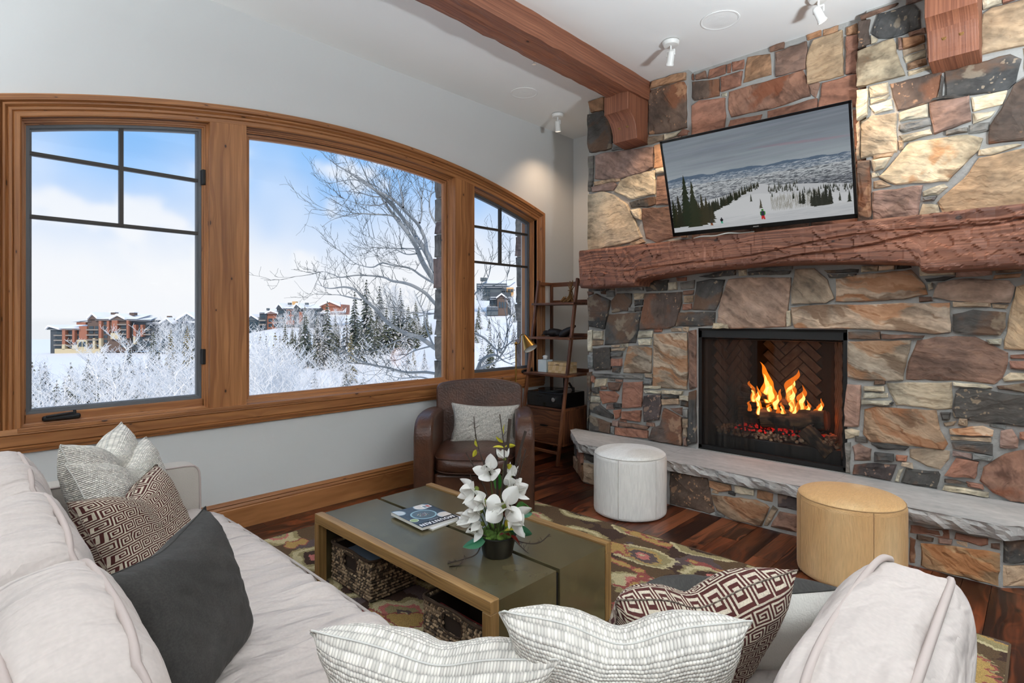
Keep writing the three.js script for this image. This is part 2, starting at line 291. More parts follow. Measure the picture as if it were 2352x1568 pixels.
      mesh('crank_arm', plankBar([XA - 0.02, WB + 0.046, -ks + 0.07], [XA - 0.018, WB + 0.056, -ks - 0.05], 0.014, 0.012, 0.004), M.black, k);
      mesh('crank_knob', cyl(0.009, 0.007, 0.02, XA - 0.02, WB + 0.05, -ks - 0.055, 12), M.black, k);
    }
  }
  // baseboard along the window wall
  const bp = [[0.0, 0.0], [0.022, 0.0], [0.022, 0.135], [0.019, 0.14], [0.021, 0.15], [0.015, 0.165], [0.02, 0.172], [0.016, 0.182], [0.009, 0.19], [0.0, 0.192]];
  const bg = grid(2, bp.length - 1, (u, v) => { const [d, y] = bp[Math.round(v * (bp.length - 1))]; return [XA + d, y, mix(ZB, ZF, u)]; }, (u, v) => [u * 9.7, v * 0.3]).toNonIndexed(); bg.computeVertexNormals();
  struct(mesh('baseboard_left', bg, M.trim, scene), 'knotty alder baseboard under the window', 'baseboard');
  struct(mesh('baseboard_back', span(XA, -3.16, 0, 0.19, ZB, ZB + 0.02, 0.004), M.trim, scene), 'alder baseboard behind the ladder shelf', 'baseboard');
}
// stones of the chimney and the hearth base: plane, kind, outline in mm across and up
const STONES = `
P o -2314,3408 -2159,3398 -2155,3455 -2278,3471 -2471,3471 -2490,3417
P D -2314,2995 -2148,2997 -2152,3344 -2173,3386 -2314,3400 -2471,3400 -2509,3346 -2503,3022
P o -3109,3365 -2966,3355 -2966,3473 -3065,3475 -3139,3475
P d -3150,3079 -3121,2989 -2966,2975 -2868,2981 -2880,3199 -2966,3346 -3148,3356
P t -2561,3121 -2557,3026 -2511,3024 -2514,3254 -2553,3256
P g -2880,2957 -2675,2949 -2715,3010 -2870,3026
P t -2480,2932 -2368,2941 -2359,2989 -2499,3004 -2625,2947
P c -2350,2940 -2242,2946 -2181,2988 -2242,2978 -2350,2987
P r -2145,2936 -2138,2973 -2181,2993 -2234,2944
P p -3069,2731 -2966,2704 -2756,2685 -2557,2692 -2461,2725 -2452,2901 -2966,2957 -3065,2950
P g -3150,2625 -3109,2627 -3094,2717 -3087,2955 -3148,2958
P t -3087,2670 -2797,2665 -2786,2708 -3094,2708
P p -3098,2611 -2870,2589 -2828,2635 -2859,2667 -3109,2660
P c -2776,2538 -2685,2481 -2596,2484 -2439,2486 -2433,2700 -2655,2702 -2797,2665 -2859,2578
P o -2446,2714 -2332,2701 -2332,2817 -2372,2917 -2446,2908
P c -2424,2665 -2323,2658 -2332,2704 -2424,2702
P b -2428,2484 -2433,2392 -2278,2378 -2323,2650 -2424,2643
P C -3143,2058 -2902,2073 -2675,2096 -2566,2129 -2645,2310 -2715,2441 -2859,2551 -2966,2595 -3143,2596
P d -2675,2404 -2518,2387 -2439,2402 -2442,2469 -2596,2472 -2699,2456
P c -2635,2309 -2576,2284 -2586,2385 -2675,2383
P b -2566,2249 -2537,2117 -2424,2064 -2207,2100 -2242,2242 -2278,2362 -2576,2387
P t -2675,2044 -2537,2083 -2566,2112 -2675,2088
N r -2140,3413 -2124,3406 -2129,3465 -2140,3457
N b -2104,3403 -2011,3388 -2020,3452 -2104,3441
N r -2003,3383 -1857,3381 -1850,3452 -1987,3453
N r -1842,3381 -1815,3376 -1810,3449 -1839,3445
N r -1803,3380 -1711,3374 -1708,3449 -1803,3457
N D -2140,3269 -2121,3235 -1905,3215 -1905,3356 -2140,3399
N r -1889,3242 -1733,3251 -1718,3358 -1892,3360
N o -1703,3341 -1715,3266 -1527,3265 -1502,3264 -1513,3430 -1681,3456
N b -1471,3237 -1262,3233 -1249,3371 -1255,3432 -1471,3424
N T -1236,3366 -1255,3260 -1249,3116 -1016,3109 -1024,3428 -1210,3421
N o -1000,3384 -930,3372 -934,3445 -1000,3436
N r -1004,3112 -930,3096 -930,3363 -1000,3375
N r -2140,2910 -1865,2876 -1850,3044 -1857,3186 -2070,3221 -2140,3196
N B -1834,3086 -1810,3018 -1527,3006 -1229,3026 -1249,3159 -1281,3232 -1826,3224
N c -1886,3202 -1848,3196 -1845,3223 -1886,3229
N b -1226,3039 -1197,3003 -1166,3099 -1178,3112 -1246,3111
N r -1178,2914 -927,2868 -930,3092 -1153,3095
N r -1850,2888 -1599,2905 -1570,2980 -1818,2997
N r -1535,2889 -1185,2916 -1185,2997 -1527,2991
N b -2140,2649 -1962,2645 -1970,2860 -2140,2878
N r -1946,2610 -1666,2603 -1658,2844 -1946,2863
N b -1651,2570 -1361,2530 -1375,2850 -1643,2840
N o -1348,2557 -1128,2569 -1128,2873 -1354,2845
N r -1116,2580 -930,2582 -930,2849 -1116,2877
N D -2140,2323 -1810,2322 -1810,2569 -2140,2633
N r -1795,2319 -1513,2294 -1513,2530 -1795,2566
N b -1499,2291 -1141,2253 -1141,2502 -1499,2527
N r -1128,2265 -930,2262 -930,2555 -1128,2569
N p -2140,2062 -1658,2013 -1658,2285 -2140,2306
N b -1643,2011 -1242,1972 -1242,2240 -1643,2290
N r -1229,1970 -936,1950 -936,2242 -1229,2252
P b -898,3428 -702,3443 -686,3458 -755,3460 -904,3452
P D -915,3240 -842,3245 -853,3342 -842,3407 -912,3419
P d -831,3347 -837,3310 -798,3265 -712,3241 -568,3252 -573,3364 -608,3421 -798,3425
P c -839,3239 -811,3243 -800,3261 -838,3300
P K -921,3130 -921,2979 -755,2975 -649,2975 -686,3106 -712,3232 -914,3213
P o -660,3147 -548,3156 -548,3195 -660,3210
P t -660,3103 -548,3112 -548,3149 -665,3143
P c -649,3056 -543,3059 -543,3105 -660,3097
P o -637,3005 -538,3012 -543,3050 -639,3044
P c -634,2967 -509,2975 -504,2997 -634,2995
P c -461,2957 -348,2971 -353,3002 -465,2997
P S -717,2850 -691,2757 -489,2769 -461,2863 -465,2947 -731,2943
P c -919,2748 -859,2772 -853,2942 -919,2952
P c -842,2885 -739,2888 -744,2959 -848,2961
P c -842,2839 -755,2848 -733,2877 -842,2874
P c -820,2769 -717,2774 -723,2843 -848,2832
P C -900,2488 -798,2493 -694,2491 -696,2747 -831,2765 -900,2741
P c -681,2686 -533,2677 -533,2760 -681,2743
P g -683,2627 -660,2609 -514,2623 -519,2667 -681,2664
P c -660,2546 -509,2561 -519,2592 -683,2589
P d -446,2775 -357,2762 -163,2736 -121,2775 -97,2901 -146,2946 -446,2937
P T -276,3099 -281,2984 -72,2973 -72,3232 -223,3241 -267,3217
P d -485,2786 -461,2773 -449,2896 -464,2919
P p -519,2673 -499,2559 -321,2600 -330,2752 -524,2760
P c -312,2654 -180,2662 -159,2738 -321,2740
P c -312,2580 -232,2601 -210,2633 -316,2645
P D -189,2624 -236,2544 -241,2442 -180,2440 -72,2427 -72,2788 -130,2755
P K -712,2431 -793,2344 -702,2278 -558,2266 -432,2256 -367,2328 -285,2417 -267,2482 -339,2520 -629,2537
P c -289,2383 -223,2375 -97,2405 -113,2417 -285,2414
P T -423,2195 -485,2132 -451,2043 -72,2033 -72,2385 -285,2368 -357,2255
P t -825,2466 -723,2469 -712,2489 -825,2490
P c -820,2388 -765,2397 -728,2460 -831,2460
P c -842,2344 -787,2350 -798,2375 -837,2382
P t -825,2273 -723,2275 -776,2326 -825,2322
P p -825,2040 -588,2036 -578,2121 -558,2251 -649,2254 -831,2254
P c -558,2180 -480,2180 -432,2220 -451,2245 -558,2211
P g -558,2148 -499,2147 -485,2172 -558,2168
P c -583,2042 -465,2039 -480,2117 -558,2134
P D -913,2051 -838,2041 -842,2465 -915,2471
P t -919,2482 -903,2488 -905,2745 -923,2723
P b -536,3044 -294,3024 -303,3388 -548,3465
P d -509,2786 -519,2771 -339,2750 -451,2788
P d -3132,1337 -2966,1311 -2923,1456 -2902,1581 -3053,1649 -3148,1606
P d -2880,1465 -2715,1481 -2675,1550 -2675,1637 -2828,1642 -2891,1572
P c -2645,1584 -2557,1590 -2547,1633 -2655,1636
P d -2645,1523 -2566,1530 -2557,1578 -2649,1575
P d -2635,1480 -2576,1479 -2566,1518 -2635,1514
P d -2528,1649 -2332,1650 -2314,1741 -2537,1743
P c -2310,1650 -2234,1655 -2242,1721 -2310,1716
P g -2199,1654 -2087,1657 -2079,1729 -2207,1711
P d -3150,1671 -2859,1670 -2859,1759 -3150,1755
P g -2828,1660 -2557,1659 -2557,1744 -2838,1740
P S -2576,1402 -2586,1316 -2314,1327 -2251,1353 -2190,1548 -2190,1634 -2528,1632
P E -2955,1312 -2966,1167 -2635,1194 -2605,1316 -2586,1467 -2923,1452
P c -2615,1238 -2471,1250 -2461,1306 -2605,1299
P b -2181,1609 -2096,1610 -2087,1646 -2181,1642
P t -2173,1544 -2096,1546 -2087,1603 -2173,1599
P r -2181,1483 -2104,1490 -2104,1535 -2181,1531
P d -2096,1482 -1907,1472 -1867,1556 -1828,1718 -1939,1730 -2062,1712
P d -2251,1344 -1915,1355 -1907,1464 -2225,1464
P q -1862,1556 -1894,1383 -1782,1330 -1373,1349 -1346,1614 -1340,1710 -1632,1726 -1797,1719
P c -1931,1330 -1797,1331 -1788,1380 -1923,1375
P t -1330,1642 -1330,1515 -1110,1517 -1056,1550 -1098,1680 -1185,1767 -1307,1768
P d -1639,1741 -1353,1735 -1340,1760 -1647,1771
P g -1647,1782 -1329,1769 -1326,1804 -1639,1819
P c -1721,1741 -1658,1742 -1661,1793 -1724,1791
P d -1939,1737 -1743,1750 -1743,1788 -1907,1775 -2037,1751
P d -1098,1727 -915,1719 -910,1743 -1122,1749
P d -1086,1693 -932,1694 -921,1714 -1098,1719
P s -1047,1529 -864,1525 -649,1533 -533,1560 -548,1622 -619,1722 -864,1711 -1047,1684
P c -527,1587 -506,1596 -511,1635 -531,1625
P d -538,1640 -451,1642 -394,1666 -451,1669 -548,1659
P q -507,1541 -376,1514 -146,1497 -126,1592 -151,1630 -357,1651 -480,1629
P o -223,1640 -105,1645 -97,1667 -215,1664
P T -157,1379 -174,1231 -72,1226 -72,1610 -120,1592
P s -1330,1416 -1313,1342 -864,1340 -489,1311 -418,1324 -423,1506 -1160,1506 -1337,1491
P c -1364,1352 -1342,1359 -1336,1470 -1364,1463
P t -408,1479 -232,1476 -232,1502 -408,1512
P t -223,1470 -163,1464 -151,1489 -226,1496
P d -408,1330 -348,1313 -189,1310 -165,1356 -163,1444 -312,1463 -408,1435
P c -239,1257 -186,1253 -182,1291 -250,1284
P c -3150,1095 -3109,1098 -3098,1306 -3150,1296
P g -3150,936 -3094,942 -3098,1076 -3150,1066
P d -3150,504 -3150,357 -3121,645 -3109,909 -3150,897
P c -3082,1218 -2988,1220 -2977,1299 -3082,1297
P t -3105,1153 -2988,1166 -2977,1213 -3105,1208
P d -3082,924 -2891,945 -2902,1147 -3094,1131
P t -2880,1112 -2756,1120 -2735,1148 -2880,1134
P g -2880,1062 -2776,1067 -2766,1108 -2887,1103
P r -2880,973 -2776,979 -2776,1051 -2880,1044
P d -2870,920 -2797,924 -2786,966 -2870,961
P l -2741,1051 -2762,918 -2480,936 -2474,1153 -2635,1174 -2711,1162
P c -2592,1175 -2480,1182 -2471,1238 -2601,1226
P l -2457,1031 -2467,811 -2147,822 -2138,1015 -2147,1294 -2457,1280
P b -2121,824 -2064,845 -2067,1319 -2130,1310
P g -3076,860 -2561,880 -2557,919 -3105,891
P c -3082,759 -2955,787 -2934,858 -3076,838
P b -2912,755 -2807,755 -2776,825 -2923,823
P r -3016,673 -2983,613 -2838,646 -2807,711 -2859,747 -3027,732
P r -2772,732 -2772,600 -2576,630 -2566,682 -2557,859 -2762,835
P c -2553,795 -2387,809 -2378,835 -2543,821
P c -2534,757 -2387,767 -2387,789 -2553,778
P c -2368,769 -2190,777 -2181,807 -2368,799
P d -2368,734 -2225,745 -2216,762 -2368,754
P t -2368,672 -2216,693 -2216,741 -2374,720
P m -2553,615 -2543,505 -2405,540 -2378,668 -2387,761 -2543,732
P d -3121,525 -2870,491 -2870,526 -3031,613 -3132,603
P r -2845,485 -2797,517 -2786,586 -2866,568
P r -2772,503 -2586,500 -2576,601 -2772,570
P d -3121,350 -2902,352 -2891,449 -3132,492
P r -2849,350 -2655,350 -2509,365 -2509,430 -2849,418
P b -2807,436 -2518,440 -2499,468 -2655,474 -2797,464
P S -2387,497 -2461,465 -2499,358 -2424,350 -2190,350 -2190,583 -2278,621 -2350,646
P b -2242,617 -2190,599 -2190,669 -2305,648
P d -2138,363 -2059,392 -2067,825 -2121,804
P d -969,1269 -785,1273 -787,1324 -969,1319
P b -774,1276 -558,1285 -548,1303 -780,1309
P l -974,1010 -887,994 -660,1011 -639,1152 -619,1272 -971,1253
P b -637,1127 -647,1017 -404,1029 -215,1020 -180,1060 -155,1153 -155,1209 -223,1252 -303,1300 -489,1296 -588,1269
P p -990,842 -996,668 -910,680 -898,825 -898,960 -976,960
P c -879,925 -760,932 -765,964 -876,955
P c -885,872 -744,892 -744,922 -879,909
P c -890,832 -728,843 -723,873 -890,863
P C -731,919 -699,846 -451,843 -413,853 -408,925 -413,1017 -753,985
P d -411,851 -402,800 -72,787 -72,966 -376,985 -393,965
P d -197,994 -72,982 -72,1040 -206,1011
P c -172,1038 -72,1054 -72,1094 -146,1094 -179,1061
P r -145,1176 -72,1177 -72,1205 -145,1196
P r -145,1117 -72,1116 -72,1166 -149,1162
P c -407,999 -250,992 -223,1002 -267,1017 -407,1018
P K2 -885,631 -842,585 -608,596 -451,596 -432,635 -470,714 -489,836 -809,826 -876,799
P d -459,778 -423,786 -418,832 -468,826
P t -449,741 -404,753 -390,782 -454,762
P s -421,697 -223,713 -219,748 -267,768 -425,729
P t -416,662 -228,678 -232,704 -421,682
P d -407,609 -223,599 -223,665 -416,647
P c -988,583 -910,614 -906,651 -955,658 -994,646
P g -988,350 -961,350 -964,434 -958,565 -994,552
P p -936,445 -842,462 -837,538 -910,565 -947,540
P d -818,459 -712,478 -712,526 -818,521
P r -699,483 -644,490 -639,526 -699,522
P t -627,518 -536,475 -470,469 -427,540 -423,592 -548,590 -627,571
P m -947,351 -798,350 -728,350 -712,402 -696,459 -864,438 -936,416
P c -705,350 -684,350 -660,441 -684,430
P d -673,350 -489,350 -470,436 -480,456 -647,443
P r -449,440 -303,448 -294,470 -285,551 -393,556
P d -449,396 -330,411 -394,419 -449,416
P c -459,350 -367,350 -241,350 -241,375 -321,381 -449,378
P B -265,522 -283,438 -223,381 -145,350 -72,350 -72,660 -170,617
P p -191,650 -113,662 -109,707 -138,768 -187,750
P r -105,719 -72,707 -72,763 -105,753
P d -796,547 -649,560 -629,584 -840,576
P d -798,836 -712,851 -712,864 -809,850
H d -2860,202 -2732,192 -2732,262 -2860,262
H t -2860,11 -2732,9 -2732,172 -2860,174 -2860,124
H b -2693,167 -2367,149 -2367,262 -2702,262
H r -2349,145 -2079,161 -2079,262 -2349,262
H t -2702,5 -2367,10 -2367,134 -2702,148
H d -2349,6 -2079,6 -2079,146 -2349,129
H D -2055,5 -1743,5 -1700,30 -1728,135 -1757,262 -2055,251
H o -1740,202 -1671,182 -1581,208 -1588,244 -1740,248
H c -1558,199 -1429,207 -1429,244 -1558,250
H o -1413,191 -1309,188 -1303,245 -1407,249
H K2 -1683,48 -1561,9 -1378,12 -1327,149 -1346,164 -1416,181 -1725,147
H m -1276,164 -1153,167 -1153,252 -1276,251
H t -1363,22 -1340,22 -1272,149 -1306,167
H b -1319,24 -1157,29 -1153,140 -1264,138
H d -1141,151 -872,181 -872,252 -1141,249
H r -1141,26 -872,27 -872,163 -1141,139
H b -862,160 -579,154 -579,243 -862,248
H o -862,30 -682,34 -682,148 -862,148
H r -557,183 -526,186 -370,196 -377,248 -559,229
H r -358,204 -244,196 -217,211 -217,246 -351,241
H b -206,197 -170,201 -170,220 -170,232 -206,222
H X -509,12 -480,5 -306,5 -174,5 -170,86 -170,126 -170,179 -306,168 -450,150 -508,138
H D -559,5 -533,14 -529,156 -559,167
P r -178,3250 129,3249 125,3415 -175,3410
P t -81,2793 130,2795 131,2967 -92,2963
P t -2937,3307 -2720,3314 -2729,3476 -2934,3472
P g -2722,3324 -2514,3324 -2511,3464 -2719,3475
P r -83,1626 135,1625 135,1752 -86,1763
P r -67,348 131,344 132,492 -64,498
P t -67,1263 135,1256 133,1404 -65,1408
P g -67,803 134,806 130,955 -65,950
P c -67,1419 124,1414 134,1554 -59,1563
P d -56,2016 128,2011 130,2163 -67,2162
P c -58,2624 136,2627 130,2766 -66,2770
P p -68,657 128,655 124,793 -66,803
P b -58,952 135,953 128,1103 -57,1100
P b -60,2320 133,2316 132,2459 -62,2465
P d -60,498 130,498 127,651 -57,644
P r -57,2468 126,2474 130,2617 -64,2611
P t -64,1108 126,1105 126,1256 -56,1250
P c -60,2166 128,2161 127,2313 -58,2308
P d -2321,2721 -2140,2725 -2141,2875 -2318,2875
P r -61,2977 132,2977 124,3114 -63,3120
P r -2298,2576 -2138,2572 -2140,2721 -2298,2716
P g -59,3122 133,3132 136,3234 -57,3233
P p -395,1661 -226,1666 -224,1757 -384,1762
P r -3155,1871 -3008,1871 -3001,1970 -3151,1970
P c -574,1679 -399,1676 -396,1753 -578,1761
P b -3156,1765 -3009,1765 -3011,1866 -3152,1856
P d -2281,2464 -2146,2469 -2142,2567 -2281,2566
P t -2868,3138 -2737,3144 -2733,3241 -2868,3236
P g -2334,2014 -2140,2013 -2138,2074 -2333,2081
P b -3150,1970 -3007,1974 -3010,2050 -3155,2058
P t -2865,3035 -2738,3044 -2736,3135 -2862,3136
P t -2855,2012 -2673,2014 -2680,2083 -2853,2077
P r -2270,2365 -2144,2372 -2142,2459 -2270,2457
P t 5,1763 134,1770 132,1832 13,1844
P p 12,1841 134,1843 132,1923 13,1914
P r 12,1925 126,1922 134,1993 7,1999
P d -209,1674 -94,1679 -94,1748 -218,1751
P t -300,3386 -186,3390 -177,3464 -296,3461
P p -2340,2875 -2203,2884 -2196,2938 -2346,2935
P b -2890,3243 -2745,3248 -2746,3301 -2891,3300
P p -2242,2265 -2140,2257 -2140,2329 -2243,2335
P d -2606,2019 -2464,2009 -2460,2058 -2604,2062
P p -2995,2011 -2861,2009 -2863,2063 -3004,2057
P p -61,1568 87,1568 86,1618 -62,1616
P r -274,3309 -178,3310 -181,3383 -275,3381
P g -335,2526 -232,2521 -238,2575 -335,2578
P c -3116,619 -3015,627 -3009,671 -3116,673
P g -2457,2015 -2345,2017 -2342,2058 -2457,2060
P g -2945,1614 -2851,1612 -2860,1665 -2949,1664
P t -172,3422 -81,3417 -83,3468 -173,3473
P p -2946,568 -2858,578 -2861,627 -2939,619
P p -647,3424 -551,3426 -548,3475 -641,3471
P c -266,3248 -180,3255 -182,3302 -269,3304
P p -72,3427 23,3425 21,3473 -68,3475
P b 36,3426 133,3423 127,3470 39,3467
P d -2206,678 -2125,677 -2124,729 -2201,724
P g -2547,834 -2473,836 -2475,885 -2544,889
P c -891,1721 -798,1722 -795,1757 -889,1762
P c -2210,729 -2129,729 -2127,775 -2209,769
P t -2176,506 -2129,513 -2129,582 -2179,581
P d -376,3426 -297,3424 -300,3470 -378,3468
P p -2874,430 -2813,425 -2810,481 -2876,472
P b -630,3214 -542,3209 -546,3248 -635,3247
P d -3097,724 -3029,714 -3030,761 -3105,757
P d -2856,593 -2780,604 -2778,638 -2855,638
P g -2214,2195 -2143,2187 -2145,2234 -2213,2236
P t -2292,1299 -2194,1301 -2202,1329 -2298,1331
P g -314,563 -227,567 -219,595 -310,597
P p -409,568 -316,562 -320,593 -408,598
P t -2179,432 -2138,431 -2147,508 -2175,504
P r -2233,1727 -2153,1725 -2152,1756 -2244,1759
P t -2185,1307 -2138,1296 -2130,1348 -2189,1338
P g -2175,595 -2134,592 -2132,660 -2176,657
P g -440,2538 -338,2536 -337,2561 -438,2564
P g -2885,352 -2855,353 -2850,420 -2891,419
P c -2674,2966 -2604,2962 -2603,3001 -2673,2994
P t -779,2009 -704,2010 -696,2035 -777,2041
P t -2537,896 -2467,895 -2471,930 -2540,931
P d -931,574 -860,576 -862,609 -931,610
P r -337,391 -263,390 -267,418 -346,420
P g -2699,1476 -2637,1472 -2634,1505 -2698,1512
P t -2193,2088 -2145,2085 -2144,2125 -2200,2131
P b -577,1513 -507,1519 -516,1545 -578,1548
P b -3013,745 -2939,753 -2938,778 -3011,779
P c -2777,1154 -2715,1157 -2712,1188 -2785,1181
P t -792,1725 -705,1727 -706,1753 -788,1754
P t -2194,2884 -2140,2877 -2142,2917 -2194,2923
P t -3105,681 -3027,684 -3026,705 -3107,711
P b -2521,480 -2443,474 -2450,504 -2521,505
P d -699,1729 -617,1735 -625,1759 -693,1757
P b -3147,1634 -3094,1644 -3092,1665 -3155,1672
P d -2200,2135 -2147,2138 -2143,2177 -2200,2176
P t -672,457 -608,449 -612,485 -666,482
P r -2450,1292 -2380,1296 -2371,1321 -2451,1320
P t -585,2018 -508,2013 -508,2035 -585,2043
P r -2802,473 -2729,473 -2735,498 -2804,503
P b -2170,350 -2142,353 -2147,426 -2172,417
P t -340,2017 -269,2009 -267,2036 -342,2038
P r -3104,813 -3074,808 -3073,876 -3106,872
P b -3008,1643 -2957,1637 -2954,1676 -3010,1664
P t -384,762 -338,756 -338,803 -376,801
P g -2921,837 -2857,838 -2852,865 -2925,860
P g -239,767 -167,761 -165,788 -236,790
P p -2672,2010 -2609,2009 -2615,2041 -2670,2037
P b -2841,833 -2775,835 -2768,859 -2843,858
P b -684,3151 -661,3146 -668,3223 -686,3226
P d -822,969 -759,977 -759,999 -817,1000
P c 95,1564 134,1566 126,1609 95,1614
P t -2881,1149 -2803,1154 -2802,1173 -2873,1168
P t -683,2499 -662,2504 -658,2558 -688,2563
N r -2146,1979 -1968,1978 -1962,2044 -2136,2048
N o -1952,1976 -1812,1978 -1811,2023 -1951,2026
N b -1655,2857 -1541,2856 -1534,2896 -1657,2903
N b -1509,3438 -1411,3432 -1407,3477 -1513,3473
N o -1151,3435 -1054,3433 -1051,3477 -1144,3478
N o -1250,3437 -1159,3439 -1160,3481 -1257,3477
N r -918,2434 -872,2425 -877,2506 -922,2500
N r -1391,2854 -1303,2859 -1305,2895 -1391,2898
N r -1489,2860 -1399,2855 -1393,2895 -1487,2889
N o -1806,1976 -1702,1974 -1706,2010 -1808,2008
N o -917,2762 -876,2757 -871,2833 -919,2825
N r -918,3279 -873,3289 -877,3356 -911,3358
N r -913,2963 -879,2969 -870,3038 -915,3040
N r -921,3121 -874,3129 -874,3190 -918,3194
N o -1338,2524 -1240,2529 -1230,2554 -1334,2554
N r -912,3203 -877,3205 -877,3280 -919,3272
N o -916,2678 -874,2676 -878,2744 -922,2743
N r -1215,2519 -1134,2514 -1131,2552 -1215,2551
N b -1777,2857 -1688,2857 -1689,2888 -1777,2892
N o -911,3048 -876,3049 -878,3122 -918,3121
H r -665,12 -569,3 -565,82 -673,78
H c -668,87 -564,86 -561,153 -673,157
H g -1699,9 -1633,4 -1625,30 -1704,36
H d -526,157 -451,161 -447,185 -524,186
H p -426,164 -370,171 -365,198 -427,191
H t -351,179 -298,170 -298,203 -357,196
H g -761,7 -696,11 -695,34 -762,29
H d -1604,180 -1558,174 -1553,202 -1605,205
H t -1729,160 -1679,161 -1674,185 -1719,184
`.trim().split("\n");
// ---------------------------------------------------------------- stone chimney
const KIND = {   // colour of the stone (sRGB), grain
  t: ['#c2a17c', 0], c: ['#ddcaa6', 0], C: ['#d0b48c', 0], T: ['#c49d6e', 0], l: ['#bda68a', 3], q: ['#bb9478', 0], o: ['#bb8350', 0],
  r: ['#b06f4e', 0], b: ['#966b52', 0], B: ['#a06c50', 1], p: ['#ad8470', 0], m: ['#9a8078', 2], g: ['#8d8880', 0],
  d: ['#8f877f', 2], D: ['#b08a70', 2], E: ['#9c9892', 2], S: ['#b4917c', 2], K: ['#e0c394', 1], K2: ['#b48c64', 3], s: ['#d2ac86', 3], X: ['#c99a62', 3],
};
// a quarried stone: a rough-edged outline, chamfered, its face uneven; z0 is the mortar plane
function stoneGeo(out, z0, h, col, ang) {
  const pts = [];
  for (let i = 0; i < out.length; i++) {
    const [ax, ay] = out[i], [bx, by] = out[(i + 1) % out.length], L = Math.hypot(bx - ax, by - ay), n = max(1, min(6, Math.round(L / 0.05)));
    for (let k = 0; k < n; k++) { const t = k / n, j = k ? rr(-0.0045, 0.0045) : 0; pts.push([mix(ax, bx, t) - (by - ay) / (L + 1e-6) * j, mix(ay, by, t) + (bx - ax) / (L + 1e-6) * j]); }
  }
  let cx = 0, cy = 0; pts.forEach((p) => { cx += p[0] / pts.length; cy += p[1] / pts.length; });
  const toC = (p, d) => { const L = Math.hypot(cx - p[0], cy - p[1]) + 1e-6, t = min(0.3, d / L); return [mix(p[0], cx, t), mix(p[1], cy, t)]; };
  const n = pts.length, r0 = pts.map((p) => [...p, z0 - 0.02]), r1 = pts.map((p) => [...p, z0 + h - rr(0.004, 0.012)]), r2 = pts.map((p) => [...toC(p, rr(0.006, 0.014)), z0 + h - rr(0, 0.003)]);
  const r3 = pts.map((p) => { const q = [mix(p[0], cx, 0.45), mix(p[1], cy, 0.45)]; return [...q, z0 + h + (fbm(q[0] * 9, q[1] * 9, 2, 4096, 4096, 77) - 0.5) * 0.022]; });
  const C = [cx, cy, z0 + h + rr(-0.003, 0.006)], pos = [], tri = (a, b, c) => pos.push(...a, ...b, ...c), rings = [r0, r1, r2, r3];
  for (let k = 0; k < 3; k++) for (let i = 0; i < n; i++) { const j = (i + 1) % n, A = rings[k], B = rings[k + 1]; tri(A[i], A[j], B[j]); tri(A[i], B[j], B[i]); }
  for (let i = 0; i < n; i++) tri(r3[i], r3[(i + 1) % n], C);
  const g = new THREE.BufferGeometry(); g.setAttribute('position', new THREE.Float32BufferAttribute(pos, 3)); g.computeVertexNormals();
  const N = pos.length / 3, uv = new Float32Array(N * 2), ou = rnd() * 3, ov = rnd() * 3, ca = cos(ang), sa = sin(ang);
  for (let i = 0; i < N; i++) { const x = pos[i * 3], y = pos[i * 3 + 1] + (pos[i * 3 + 2] - z0 - h) * 0.7; uv[i * 2] = x * ca + y * sa + ou; uv[i * 2 + 1] = -x * sa + y * ca + ov; }
  g.setAttribute('uv', new THREE.BufferAttribute(uv, 2)); return tint(g, col);
}
function stoneColor(kind) { let c = hex(KIND[kind][0]).toArray(); const gy = c[0] * 0.3 + c[1] * 0.55 + c[2] * 0.15; c = c.map((q) => mix(q, gy, 0.24) * 1.12); const k = rr(0.88, 1.12), w = rr(-0.05, 0.05); return [c[0] * k * (1 + w), c[1] * k, c[2] * k * (1 - w)]; }
